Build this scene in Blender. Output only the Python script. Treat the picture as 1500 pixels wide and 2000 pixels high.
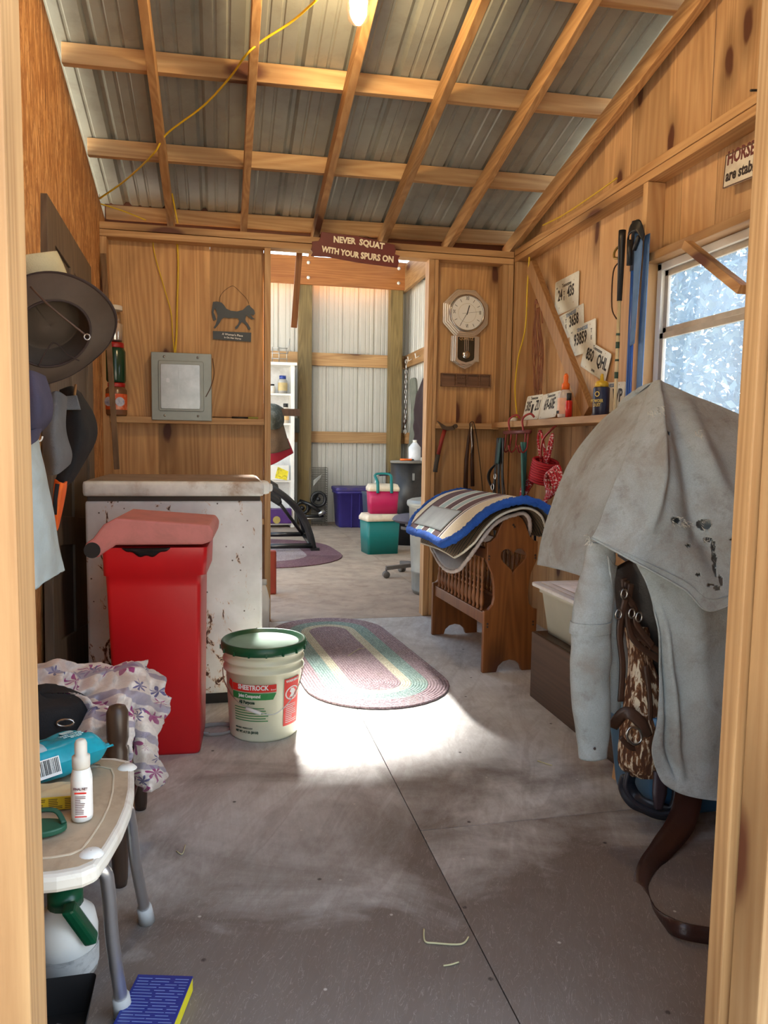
import bpy, bmesh, math, random
from mathutils import Vector, Matrix, noise as mnoise
random.seed(7)
R = math.radians
sc = bpy.context.scene
for o in list(bpy.data.objects): bpy.data.objects.remove(o)
col = sc.collection
# ---------------------------------------------------------------- camera
FPX = 1450.0; CAMZ = 1.13
cam = bpy.data.cameras.new('camera'); co = bpy.data.objects.new('camera', cam); col.objects.link(co)
cam.sensor_fit = 'VERTICAL'; cam.sensor_height = 24.0; cam.lens = FPX / 2000 * 24.0
RM = Matrix(((0.9765909270465909, 0.005172520889607825, -0.21504280094419997),
             (-0.21461893579531077, 0.09054236353864673, -0.972492052822502),
             (0.014440248001256609, 0.9958791725004565, 0.0895329716739031)))
co.matrix_world = Matrix.Translation((0, 0, CAMZ)) @ RM.to_4x4()
cam.clip_start = 0.05; cam.clip_end = 200
sc.camera = co
sc.view_settings.view_transform = 'Standard'; sc.view_settings.look = 'None'
sc.view_settings.gamma = 1; sc.view_settings.use_curve_mapping = False
sc.view_settings.exposure = 0.10
# ---------------------------------------------------------------- light
WORLD = 1.75; SUN = 55.0; BULB = 560.0
w = bpy.data.worlds.new('sky'); sc.world = w; w.use_nodes = True
wn = w.node_tree; bgn = wn.nodes['Background']
geo = wn.nodes.new('ShaderNodeTexCoord'); sep = wn.nodes.new('ShaderNodeSeparateXYZ')
rmp = wn.nodes.new('ShaderNodeValToRGB')
wn.links.new(geo.outputs['Generated'], sep.inputs[0]); wn.links.new(sep.outputs['Z'], rmp.inputs[0])
rmp.color_ramp.elements[0].position = 0.0; rmp.color_ramp.elements[0].color = (0.82, 0.92, 1.0, 1)
rmp.color_ramp.elements[1].position = 0.7; rmp.color_ramp.elements[1].color = (0.58, 0.76, 1.0, 1)
wn.links.new(rmp.outputs[0], bgn.inputs[0])
# sky with brightness added towards the window side, to light the interior
dt = wn.nodes.new('ShaderNodeVectorMath'); dt.operation = 'DOT_PRODUCT'; dt.inputs[1].default_value = Vector((.80, .55, .25)).normalized(); wn.links.new(geo.outputs['Generated'], dt.inputs[0])
mr_ = wn.nodes.new('ShaderNodeMapRange'); mr_.interpolation_type = 'SMOOTHSTEP'; mr_.inputs[1].default_value = -.3; mr_.inputs[2].default_value = .95; mr_.inputs[3].default_value = WORLD; mr_.inputs[4].default_value = WORLD*4.2
wn.links.new(dt.outputs['Value'], mr_.inputs[0]); wn.links.new(mr_.outputs[0], bgn.inputs[1])
sun = bpy.data.lights.new('sun', 'SUN'); sun.energy = SUN; sun.angle = R(9); sun.color = (1.0, 0.97, 0.92)
so = bpy.data.objects.new('sun', sun); col.objects.link(so)
so.rotation_euler = Vector((-0.13, -1.0, -1.05)).to_track_quat('-Z', 'Y').to_euler()
so.location = (1, 10, 12)
try:
    sc.cycles.max_bounces = 8; sc.cycles.diffuse_bounces = 5; sc.cycles.transparent_max_bounces = 8
    sc.cycles.use_denoising = True; sc.cycles.caustics_reflective = False; sc.cycles.caustics_refractive = False
    sc.cycles.sample_clamp_indirect = 6
except Exception: pass

# ---------------------------------------------------------------- geometry helpers
def U(px, py, x=None, y=None, z=None):
    """point of the place seen at a picture position, on the plane x=, y= or z="""
    r = RM @ Vector(((px - 750) / FPX, -(py - 1000) / FPX, -1))
    t = x / r.x if x is not None else (y / r.y if y is not None else (z - CAMZ) / r.z)
    return Vector((r.x * t, r.y * t, CAMZ + r.z * t))

def fr(a, b=None, up=(0, 0, 1)):
    """matrix with local Z along a->b (or along a), X near up-cross"""
    d = Vector(a) if b is None else Vector(b) - Vector(a)
    d.normalize(); u = Vector(up)
    if abs(d.dot(u.normalized())) > 0.98: u = Vector((0, 1, 0))
    x = u.cross(d).normalized(); y = d.cross(x)
    m = Matrix((x, y, d)).transposed().to_4x4()
    if b is not None: m.translation = Vector(a)
    return m

class MB:
    def __init__(s): s.bm = bmesh.new(); s.mi = 0; s.uv = None
    def _f(s, vs, mi=None, smooth=False):
        try:
            f = s.bm.faces.new(vs); f.material_index = s.mi if mi is None else mi; f.smooth = smooth; return f
        except ValueError: return None
    def box(s, a, b, bevel=0.0, mi=None, M=None):
        x0, y0, z0 = a; x1, y1, z1 = b
        if x0 > x1: x0, x1 = x1, x0
        if y0 > y1: y0, y1 = y1, y0
        if z0 > z1: z0, z1 = z1, z0
        t = bmesh.new()
        vs = [t.verts.new(p) for p in ((x0,y0,z0),(x1,y0,z0),(x1,y1,z0),(x0,y1,z0),(x0,y0,z1),(x1,y0,z1),(x1,y1,z1),(x0,y1,z1))]
        for q in ((3,2,1,0),(4,5,6,7),(0,1,5,4),(1,2,6,5),(2,3,7,6),(3,0,4,7)): t.faces.new([vs[i] for i in q])
        if bevel > 0: bmesh.ops.bevel(t, geom=list(t.edges), offset=bevel, segments=2, profile=.6, affect='EDGES')
        s._merge(t, mi, M); return s
    def _merge(s, t, mi=None, M=None, smooth=None):
        mp = {}
        for v in t.verts: mp[v] = s.bm.verts.new(M @ v.co if M is not None else v.co)
        for f in t.faces:
            g = s._f([mp[v] for v in f.verts], mi, f.smooth if smooth is None else smooth)
        t.free()
    def boxm(s, size, M, bevel=0.0, mi=None):
        x, y, z = size; return s.box((-x/2,-y/2,-z/2), (x/2,y/2,z/2), bevel, mi, M)
    def beam(s, a, b, wd, dp, up=(0,0,1), bevel=0.0, mi=None):
        """bar from a to b: wd across, dp along up"""
        a = Vector(a); b = Vector(b); L = (b - a).length; m = fr(a, b, up)
        return s.box((-wd/2, -dp/2, 0), (wd/2, dp/2, L), bevel, mi, m)
    def tube(s, pts, r, n=8, closed=False, mi=None, flat=None, up=None, cap=True):
        P = [Vector(p) for p in pts]; rs = r if isinstance(r, (list, tuple)) else [r] * len(P)
        rings = []; prev = None
        for i, p in enumerate(P):
            if closed: d = P[(i+1) % len(P)] - P[i-1]
            else: d = P[min(i+1, len(P)-1)] - P[max(i-1, 0)]
            if d.length < 1e-9: d = Vector((0,0,1))
            d.normalize()
            if up is not None: x = Vector(up).cross(d)
            elif prev is None: x = Vector((0,0,1)).cross(d) if abs(d.z) < .95 else Vector((0,1,0)).cross(d)
            else: x = prev - d * prev.dot(d)
            if x.length < 1e-6: x = Vector((1,0,0))
            x.normalize(); y = d.cross(x); prev = x
            rx, ry = (rs[i], rs[i]) if flat is None else (rs[i], rs[i] * flat)
            rings.append([s.bm.verts.new(p + x * math.cos(2*math.pi*k/n) * rx + y * math.sin(2*math.pi*k/n) * ry) for k in range(n)])
        m = len(rings)
        for i in range(m if closed else m - 1):
            a, b = rings[i], rings[(i+1) % m]
            for k in range(n): s._f((a[k], a[(k+1) % n], b[(k+1) % n], b[k]), mi, True)
        if not closed and cap:
            s._f(list(reversed(rings[0])), mi); s._f(rings[-1], mi)
        return s
    def lathe(s, prof, M=None, n=24, mi=None, smooth=True, sx=1, sy=1, cap=True):
        """prof: (radius, z) list"""
        rings = []
        for r, z in prof:
            rings.append([s.bm.verts.new((M @ Vector((r*sx*math.cos(2*math.pi*k/n), r*sy*math.sin(2*math.pi*k/n), z))) if M is not None else
                          Vector((r*sx*math.cos(2*math.pi*k/n), r*sy*math.sin(2*math.pi*k/n), z))) for k in range(n)])
        for a, b in zip(rings, rings[1:]):
            for k in range(n): s._f((a[k], a[(k+1) % n], b[(k+1) % n], b[k]), mi, smooth)
        if cap: s._f(list(reversed(rings[0])), mi); s._f(rings[-1], mi)
        return s
    def prism(s, pts, M, depth, mi=None, bevel=0.0, holes=()):
        """2D outline in local XY pushed along local Z by depth; holes cut through"""
        t = bmesh.new(); loops = []
        for lp in [pts] + list(holes):
            vs = [t.verts.new((p[0], p[1], 0)) for p in lp]
            loops.append([t.edges.new((vs[i], vs[(i+1) % len(vs)])) for i in range(len(vs))])
        if not holes: t.faces.new(t.verts[:])
        else: bmesh.ops.triangle_fill(t, use_beauty=True, use_dissolve=False, edges=[e for l in loops for e in l])
        g = bmesh.ops.extrude_face_region(t, geom=t.faces[:])
        for v in g['geom']:
            if isinstance(v, bmesh.types.BMVert): v.co.z += depth
        bmesh.ops.recalc_face_normals(t, faces=t.faces[:])
        if bevel > 0:
            ed = [e for e in t.edges if len(e.link_faces) == 2 and e.calc_face_angle(0) > .6]
            bmesh.ops.bevel(t, geom=ed, offset=bevel, segments=2, profile=.5, affect='EDGES')
        s._merge(t, mi, M); return s
    def surf(s, fn, nu, nv, thick=0.0, mi=None, skip=None, edge_mi=None):
        """sheet fn(u,v)->point, u,v in 0..1, made a slab of thickness thick"""
        G = [[Vector(fn(i/nu, j/nv)) for j in range(nv+1)] for i in range(nu+1)]
        def nrm(i, j):
            a = G[min(i+1,nu)][j] - G[max(i-1,0)][j]; b = G[i][min(j+1,nv)] - G[i][max(j-1,0)]
            c = a.cross(b); return c.normalized() if c.length > 1e-12 else Vector((0,0,1))
        keep = [[not (skip and skip((i+.5)/nu, (j+.5)/nv)) for j in range(nv)] for i in range(nu)]
        A = {}; B = {}
        def va(i, j):
            if (i, j) not in A: A[i, j] = s.bm.verts.new(G[i][j] + nrm(i, j) * thick / 2)
            return A[i, j]
        def vb(i, j):
            if (i, j) not in B: B[i, j] = s.bm.verts.new(G[i][j] - nrm(i, j) * thick / 2)
            return B[i, j]
        for i in range(nu):
            for j in range(nv):
                if not keep[i][j]: continue
                s._f((va(i,j), va(i+1,j), va(i+1,j+1), va(i,j+1)), mi, True)
                if thick:
                    s._f((vb(i,j), vb(i,j+1), vb(i+1,j+1), vb(i+1,j)), mi, True)
                    for (p, q, di, dj) in (((i,j),(i+1,j),0,-1), ((i+1,j),(i+1,j+1),1,0), ((i+1,j+1),(i,j+1),0,1), ((i,j+1),(i,j),-1,0)):
                        ni, nj = i+di, j+dj
                        if not (0 <= ni < nu and 0 <= nj < nv) or not keep[ni][nj]:
                            s._f((vb(*p), vb(*q), va(*q), va(*p)), edge_mi if edge_mi is not None else mi, True)
        return s
    def add_mesh(s, me, M, mi=None):
        vs = [s.bm.verts.new(M @ v.co) for v in me.vertices]
        for p in me.polygons: s._f([vs[i] for i in p.vertices], mi)
    def move(s, M):
        for v in s.bm.verts: v.co = M @ v.co
        return s
    def build(s, name, mats, parent=None, smooth=False, W=False):
        me = bpy.data.meshes.new(name)
        if not isinstance(mats, (list, tuple)): mats = [mats]
        for m in mats: me.materials.append(m)
        off = Vector((0,0,0))
        if parent is None and s.bm.verts:
            xs = [v.co.x for v in s.bm.verts]; ys = [v.co.y for v in s.bm.verts]; zs = [v.co.z for v in s.bm.verts]
            off = Vector(((min(xs)+max(xs))/2, (min(ys)+max(ys))/2, min(zs)))
        elif W: off = Vector(origin(parent))
        if off.length:
            for v in s.bm.verts: v.co -= off
        s.bm.to_mesh(me); s.bm.free()
        if smooth:
            for p in me.polygons: p.use_smooth = True
        o = bpy.data.objects.new(name, me); col.objects.link(o)
        if parent is None: o.location = off
        else: o.parent = parent
        return o

def origin(o):
    v = Vector((0,0,0))
    while o is not None: v += o.location; o = o.parent
    return v
def tag(o, label=None, cat=None, group=None, kind=None):
    if label: o['label'] = label
    if cat: o['category'] = cat
    if group: o['group'] = group
    if kind: o['kind'] = kind
    return o
def thing(name, loc, label, cat, group=None, rz=0):
    o = bpy.data.objects.new(name, None); col.objects.link(o); o.empty_display_size = .05
    o.location = loc; o.rotation_euler = (0, 0, rz)
    return tag(o, label, cat, group)
def struct(o): o['kind'] = 'structure'; return o
def sub(o): return o
def spline(pts, n=8, closed=False):
    P = [Vector(p) for p in pts]; out = []; m = len(P)
    for i in range(m if closed else m - 1):
        if closed: a, b, c, d = P[i-1], P[i], P[(i+1) % m], P[(i+2) % m]
        else: a, b, c, d = P[max(i-1,0)], P[i], P[i+1], P[min(i+2,m-1)]
        for k in range(n):
            t = k / n
            out.append(.5*((2*b) + (c-a)*t + (2*a-5*b+4*c-d)*t*t + (-a+3*b-3*c+d)*t**3))
    if not closed: out.append(P[-1])
    return out
def gridfn(rows):
    """smooth surface through a net of points, fn(u along row, v down rows)"""
    rows = [[Vector(p) for p in r] for r in rows]
    def cr(P, t):
        m = len(P) - 1; x = min(max(t, 0), 1) * m; i = min(int(x), m - 1); t = x - i
        a, b, c, d = P[max(i-1,0)], P[i], P[i+1], P[min(i+2,m)]
        return .5*((2*b) + (c-a)*t + (2*a-5*b+4*c-d)*t*t + (-a+3*b-3*c+d)*t**3)
    return lambda u, v: cr([cr(r, u) for r in rows], v)
def arc(cx, cy, r, a0, a1, n, ry=None):
    ry = r if ry is None else ry
    return [(cx + r*math.cos(R(a0+(a1-a0)*i/n)), cy + ry*math.sin(R(a0+(a1-a0)*i/n))) for i in range(n+1)]
def rrect(x0, y0, x1, y1, r, n=4):
    return arc(x1-r, y1-r, r, 0, 90, n) + arc(x0+r, y1-r, r, 90, 180, n) + arc(x0+r, y0+r, r, 180, 270, n) + arc(x1-r, y0+r, r, 270, 360, n)
def plane(o, ux, uy):
    """matrix: local X->ux, Y->uy, Z->ux x uy, at o"""
    ux = Vector(ux).normalized(); uz = ux.cross(Vector(uy)).normalized(); uy = uz.cross(ux)
    m = Matrix((ux, uy, uz)).transposed().to_4x4(); m.translation = Vector(o); return m
FRONT = lambda o: plane(o, (1,0,0), (0,0,1))        # a face looking at -y (towards the doorway)
LEFTF = lambda o: plane(o, (0,-1,0), (0,0,1))       # a face looking at -x
def lettering(mb, txt, h, M, sx=1.0, align='CENTER', bold=0.0, depth=.0006, mi=None, space=1.0):
    cu = bpy.data.curves.new('lettering', 'FONT'); cu.body = txt; cu.size = h / .72; cu.align_x = align; cu.align_y = 'BOTTOM_BASELINE' if False else 'BOTTOM'
    cu.offset = bold; cu.extrude = depth; cu.resolution_u = 2; cu.space_character = space
    ob = bpy.data.objects.new('lettering', cu); me = ob.to_mesh()
    mb.add_mesh(me, M @ Matrix.Diagonal((sx, 1, 1, 1)), mi)
    ob.to_mesh_clear(); bpy.data.objects.remove(ob); bpy.data.curves.remove(cu)

# ---------------------------------------------------------------- materials
def _new(name):
    m = bpy.data.materials.new(name); m.use_nodes = True; nt = m.node_tree
    return m, nt, nt.nodes['Principled BSDF']
def _c(c): return (c[0], c[1], c[2], 1)
def srgb(r, g, b):
    f = lambda v: ((v/255)/12.92 if v/255 <= .04045 else (((v/255)+.055)/1.055)**2.4)
    return (f(r), f(g), f(b))
def _coord(nt, scale, rnd=True):
    tc = nt.nodes.new('ShaderNodeTexCoord'); out = tc.outputs['Object']
    if rnd:
        g = nt.nodes.new('ShaderNodeNewGeometry'); oi = nt.nodes.new('ShaderNodeObjectInfo')
        ad = nt.nodes.new('ShaderNodeMath'); ad.operation = 'ADD'; nt.links.new(g.outputs['Random Per Island'], ad.inputs[0]); nt.links.new(oi.outputs['Random'], ad.inputs[1])
        mu = nt.nodes.new('ShaderNodeMath'); mu.operation = 'MULTIPLY'; mu.inputs[1].default_value = 17.3; nt.links.new(ad.outputs[0], mu.inputs[0])
        va = nt.nodes.new('ShaderNodeVectorMath'); va.operation = 'ADD'; nt.links.new(out, va.inputs[0]); nt.links.new(mu.outputs[0], va.inputs[1]); out = va.outputs[0]
    mp = nt.nodes.new('ShaderNodeMapping'); mp.inputs['Scale'].default_value = scale; nt.links.new(out, mp.inputs['Vector'])
    return mp.outputs[0]
def _noise(nt, vec, scale, detail=4, rough=.6, dist=0):
    n = nt.nodes.new('ShaderNodeTexNoise'); n.inputs['Scale'].default_value = scale; n.inputs['Detail'].default_value = detail
    n.inputs['Roughness'].default_value = rough; n.inputs['Distortion'].default_value = dist; nt.links.new(vec, n.inputs['Vector']); return n.outputs['Fac']
def _ramp(nt, fac, stops):
    r = nt.nodes.new('ShaderNodeValToRGB'); e = r.color_ramp.elements
    while len(e) < len(stops): e.new(.5)
    for el, (p, c) in zip(e, stops): el.position = p; el.color = _c(c) if len(c) == 3 else c
    nt.links.new(fac, r.inputs[0]); return r.outputs[0]
def _mix(nt, fac, a, b, mode='MIX'):
    m = nt.nodes.new('ShaderNodeMix'); m.data_type = 'RGBA'; m.blend_type = mode
    for s_, v in ((m.inputs[0], fac), (m.inputs[6], a), (m.inputs[7], b)):
        if isinstance(v, (int, float)): s_.default_value = v
        elif isinstance(v, tuple): s_.default_value = _c(v)
        else: nt.links.new(v, s_)
    return m.outputs[2]
def _bump(nt, p, h, strength, dist=.005):
    b = nt.nodes.new('ShaderNodeBump'); b.inputs['Strength'].default_value = strength; b.inputs['Distance'].default_value = dist
    nt.links.new(h, b.inputs['Height']); nt.links.new(b.outputs[0], p.inputs['Normal'])
def M(name, c, rough=.6, metal=0.0, var=.18, scale=9, bump=.0, bscale=60, dirt=None, dirt_amt=.35, dirt_scale=5, sheen=0, coat=0, trans=0, alpha=1, emit=None, estr=0, spec=.5):
    m, nt, p = _new(name); v = _coord(nt, (1,1,1))
    n = _noise(nt, v, scale)
    lo = tuple(x*(1-var) for x in c); hi = tuple(min(1, x*(1+var)) for x in c)
    cc = _ramp(nt, n, [(.3, lo), (.7, hi)])
    if dirt is not None:
        d = _noise(nt, v, dirt_scale, 8, .7, .4); f = _ramp(nt, d, [(.5, (0,0,0)), (.72, (dirt_amt,)*3)])
        cc = _mix(nt, f, cc, dirt)
    nt.links.new(cc, p.inputs['Base Color']); p.inputs['Roughness'].default_value = rough; p.inputs['Metallic'].default_value = metal
    p.inputs['Specular IOR Level'].default_value = spec
    if bump: _bump(nt, p, _noise(nt, v, bscale, 5, .65), bump)
    if sheen: p.inputs['Sheen Weight'].default_value = sheen
    if coat: p.inputs['Coat Weight'].default_value = coat
    if trans: p.inputs['Transmission Weight'].default_value = trans; p.inputs['IOR'].default_value = 1.25
    if alpha < 1: p.inputs['Alpha'].default_value = alpha
    if emit: p.inputs['Emission Color'].default_value = _c(emit); p.inputs['Emission Strength'].default_value = estr
    return m
def wood(name, light, dark, axis='Z', knots=True, rough=.6, ring=14, var=.22, stain=None, stain_amt=.5, knotc=(.10,.030,.012), kscale=2.1):
    """board timber: long grain streaks along axis, plain-sawn figure, knots"""
    m, nt, p = _new(name)
    st = {'X': (.055, 1, 1), 'Y': (1, .055, 1), 'Z': (1, 1, .055)}[axis]; kt = {'X': (.38, 1, 1), 'Y': (1, .38, 1), 'Z': (1, 1, .38)}[axis]
    v = _coord(nt, st); kv = _coord(nt, kt)
    # figure: distorted bands
    big = _noise(nt, v, 3.2, 2, .5, .3)
    mu = nt.nodes.new('ShaderNodeMath'); mu.operation = 'MULTIPLY'; mu.inputs[1].default_value = ring; nt.links.new(big, mu.inputs[0])
    si = nt.nodes.new('ShaderNodeMath'); si.operation = 'PINGPONG'; si.inputs[1].default_value = .5; nt.links.new(mu.outputs[0], si.inputs[0])
    fig = _ramp(nt, si.outputs[0], [(.0, (1,1,1)), (.30, (.0,.0,.0)), (.5, (.95,.95,.95))])
    fine = _noise(nt, v, 60, 4, .6)
    a = _mix(nt, _ramp(nt, fine, [(.35, (0,0,0)), (.68, (1,1,1))]), light, dark)
    a = _mix(nt, .62, a, _mix(nt, fig, dark, light))
    a = _mix(nt, .12, a, light)
    a = _mix(nt, _ramp(nt, _noise(nt, _coord(nt, tuple(q*(1 if q<1 else 1) for q in kt)), 1.7, 3, .6), [(.42, (0,)*3), (.75, (.45,)*3)]), a, tuple(q*.55 for q in dark))
    # board to board tone
    g = nt.nodes.new('ShaderNodeNewGeometry'); oi = nt.nodes.new('ShaderNodeObjectInfo')
    ad = nt.nodes.new('ShaderNodeMath'); ad.operation = 'ADD'; nt.links.new(g.outputs['Random Per Island'], ad.inputs[0]); nt.links.new(oi.outputs['Random'], ad.inputs[1])
    fr_ = nt.nodes.new('ShaderNodeMath'); fr_.operation = 'FRACT'; nt.links.new(ad.outputs[0], fr_.inputs[0])
    tone = _ramp(nt, fr_.outputs[0], [(0, (1-var,)*3), (1, (1+var*.5,)*3)])
    a = _mix(nt, 1.0, a, tone, 'MULTIPLY')
    if knots:
        sk = nt.nodes.new('ShaderNodeSeparateXYZ'); nt.links.new(kv, sk.inputs[0]); i_ = 'XYZ'.index(axis); oth = [q for q in range(3) if q != i_]
        ak = nt.nodes.new('ShaderNodeMath'); nt.links.new(sk.outputs[oth[0]], ak.inputs[0]); nt.links.new(sk.outputs[oth[1]], ak.inputs[1])
        ck_ = nt.nodes.new('ShaderNodeCombineXYZ'); nt.links.new(ak.outputs[0], ck_.inputs[0]); nt.links.new(sk.outputs[i_], ck_.inputs[1])
        wn_ = nt.nodes.new('ShaderNodeTexNoise'); wn_.inputs['Scale'].default_value = 14; nt.links.new(ck_.outputs[0], wn_.inputs['Vector'])
        wv = nt.nodes.new('ShaderNodeVectorMath'); wv.operation = 'MULTIPLY_ADD'; wv.inputs[1].default_value = (.035,.035,0); nt.links.new(wn_.outputs['Color'], wv.inputs[0]); nt.links.new(ck_.outputs[0], wv.inputs[2])
        vo = nt.nodes.new('ShaderNodeTexVoronoi'); vo.voronoi_dimensions = '2D'; vo.inputs['Scale'].default_value = kscale; nt.links.new(wv.outputs[0], vo.inputs['Vector'])
        halo = _ramp(nt, vo.outputs['Distance'], [(.05, (.8,)*3), (.20, (0,)*3)])
        a = _mix(nt, halo, a, tuple(x*.42 for x in dark))
        k = _ramp(nt, vo.outputs['Distance'], [(.05, (1,)*3), (.075, (0,)*3)])
        a = _mix(nt, k, a, knotc)
    if stain:
        s_ = _noise(nt, kv, 3.3, 5, .6, .5)
        a = _mix(nt, _ramp(nt, s_, [(.55, (0,)*3), (.8, (stain_amt,)*3)]), a, stain)
    nt.links.new(a, p.inputs['Base Color']); p.inputs['Roughness'].default_value = rough
    _bump(nt, p, fine, .25, .002)
    return m
PINE_L, PINE_D = srgb(222,160,92), srgb(168,102,46)
W_board = wood('pine_board', srgb(222,178,122), srgb(172,124,76), 'Z', stain=srgb(84,54,30), stain_amt=.55, kscale=2.6)
W_boardR = wood('pine_board_pale', srgb(218,178,130), srgb(182,136,90), 'Z', stain=srgb(106,74,48), stain_amt=.55, kscale=2.6)
W_x = wood('stud_lumber_x', srgb(216,178,128), srgb(174,128,80), 'X', kscale=1.6)
W_y = wood('stud_lumber_y', srgb(204,162,112), srgb(160,114,68), 'Y', kscale=1.6)
W_z = wood('stud_lumber_z', srgb(220,182,132), srgb(180,134,86), 'Z', kscale=1.6)
W_jamb = wood('jamb_lumber', srgb(206,166,116), srgb(160,116,72), 'Z', kscale=1.3, stain=srgb(130,96,66), stain_amt=.4)
W_green = wood('treated_post', srgb(150,128,82), srgb(104,86,50), 'Z', kscale=2.0)
W_gray = wood('weathered_lath', srgb(150,120,88), srgb(104,78,54), 'Z', knots=False)
W_rack = wood('stained_pine', srgb(150,92,46), srgb(104,56,24), 'Z', rough=.38, kscale=2.4)
W_dark = wood('dark_varnish', srgb(74,50,36), srgb(44,30,22), 'Z', knots=False, rough=.4)
W_ply = wood('brown_plywood', srgb(98,70,50), srgb(70,48,34), 'Y', knots=False, rough=.7)
metal_grey = M('grey_steel', srgb(142,146,140), .42, .55, var=.08)
steel = M('bright_steel', srgb(190,190,188), .28, 1.0, var=.08)
iron = M('dark_iron', srgb(58,56,54), .5, .7)
black = M('black_plastic', srgb(26,26,28), .45)
blackm = M('black_cloth', srgb(24,24,27), .9, bump=.4, bscale=300)
white = M('white_paint', srgb(232,232,228), .5, var=.04)
whitep = M('white_plastic', srgb(226,226,220), .4, var=.05)
# ================================================================ STRUCTURE
XL, XR, XB, YP, YF = -0.68, 1.89, 1.98, 4.70, 0.90
def zr(y): return 2.45 + .25 * (YP - y)          # underside of the rafters
# ---- ground outside
g = MB(); g.box((-30,-30,-.50),(40,50,-.36)); struct(g.build('ground', M('dry_ground', srgb(168,156,136), .95, var=.25, scale=3, bump=.5)))
# ---- floor sheets
def floor_mat():
    m, nt, p = _new('worn_plywood_floor'); v = _coord(nt, (1,1,1)); sv = _coord(nt, (3.2, .5, 1))
    rot = nt.nodes.new('ShaderNodeVectorRotate'); rot.inputs['Angle'].default_value = .45; nt.links.new(_coord(nt,(1,1,1),False), rot.inputs['Vector'])
    mp = nt.nodes.new('ShaderNodeMapping'); mp.inputs['Scale'].default_value = (5, 1.0, 1); nt.links.new(rot.outputs[0], mp.inputs['Vector'])
    a = _ramp(nt, _noise(nt, v, 2.6, 8, .7, .3), [(.32, srgb(176,174,170)), (.5, srgb(200,199,196)), (.7, srgb(220,221,219))])
    sm = _ramp(nt, _noise(nt, mp.outputs[0], 2.4, 6, .62, 1.2), [(.44, (0,)*3), (.58, (.28,)*3), (.66, (.08,)*3)])
    a = _mix(nt, sm, a, srgb(124,106,98))
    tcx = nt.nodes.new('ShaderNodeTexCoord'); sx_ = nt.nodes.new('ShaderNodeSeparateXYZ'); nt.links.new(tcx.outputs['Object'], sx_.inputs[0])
    # floor colour turns browner and darker towards the door, paler further in
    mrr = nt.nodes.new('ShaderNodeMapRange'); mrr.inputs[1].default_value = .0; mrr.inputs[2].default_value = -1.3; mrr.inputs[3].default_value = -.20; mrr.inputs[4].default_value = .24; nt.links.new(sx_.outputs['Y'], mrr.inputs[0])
    door_brown = nt.nodes.new('ShaderNodeMath'); door_brown.operation = 'ADD'; nt.links.new(mrr.outputs[0], door_brown.inputs[0]); nt.links.new(_noise(nt, v, 1.7, 9, .62, .9), door_brown.inputs[1])
    a = _mix(nt, _ramp(nt, door_brown.outputs[0], [(.40, (0,)*3), (.64, (.9,)*3)]), a, srgb(98,84,76))
    a = _mix(nt, _ramp(nt, _noise(nt, sv, 26, 5, .7), [(.4, (.18,)*3), (.7, (0,)*3)]), a, srgb(120,106,94))
    bl = _ramp(nt, _noise(nt, v, 5.5, 4, .5, .5), [(.62, (0,)*3), (.72, (.25,)*3)]); a = _mix(nt, bl, a, srgb(84,70,64))
    vo = nt.nodes.new('ShaderNodeTexVoronoi'); vo.voronoi_dimensions = '2D'; vo.inputs['Scale'].default_value = 2.4; nt.links.new(v, vo.inputs['Vector'])
    a = _mix(nt, _ramp(nt, vo.outputs['Distance'], [(.010, (.85,)*3), (.016, (0,)*3)]), a, srgb(44,36,32))
    v2 = nt.nodes.new('ShaderNodeTexVoronoi'); v2.voronoi_dimensions = '2D'; v2.inputs['Scale'].default_value = 3.1; v2.inputs['Randomness'].default_value = 1; nt.links.new(v, v2.inputs['Vector'])
    a = _mix(nt, _ramp(nt, v2.outputs['Distance'], [(.008, (.7,)*3), (.014, (0,)*3)]), a, srgb(206,200,190))
    sc_ = _ramp(nt, _noise(nt, mp.outputs[0], 9, 3, .5, 2.5), [(.49, (0,)*3), (.5, (.35,)*3), (.51, (0,)*3)]); a = _mix(nt, sc_, a, srgb(196,190,182))
    nt.links.new(a, p.inputs['Base Color']); p.inputs['Roughness'].default_value = .62
    _bump(nt, p, _noise(nt, sv, 30, 6, .7), .22, .003)
    return m
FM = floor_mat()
f = MB(); gp = .0015
for x0, x1, ys in ((-.80,.57,(.80,2.35,4.69)), (.57,2.0,(.80,2.02,4.46,4.69))):
    for a, b in zip(ys, ys[1:]): 
        if x0 < 0 and a < 1: f.box((x0+gp, .80, -.018), (x1-gp, 4.69-gp, 0)); break
        f.box((x0+gp, a+gp, -.018), (x1-gp, b-gp, 0))
f.box((-.8,.8,-.36),(2.0,4.69,-.022), mi=1)
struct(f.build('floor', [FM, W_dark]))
FB = M('tan_plywood', srgb(168,152,136), .7, var=.2, scale=4, dirt=srgb(116,94,78), dirt_amt=.6, dirt_scale=7, bump=.2)
f = MB(); xs = [-2.0,-.9,.31,1.53,2.70]; ys = [4.693, 5.95, 8.39, 10.8]
for i in range(4):
    for j in range(3): f.box((xs[i]+gp, ys[j]+gp, -.018), (xs[i+1]-gp, ys[j+1]-gp, 0))
f.box((-2,4.693,-.36),(2.7,10.8,-.022), mi=1)
struct(f.build('floor_annex', [FB, W_dark]))
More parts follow.
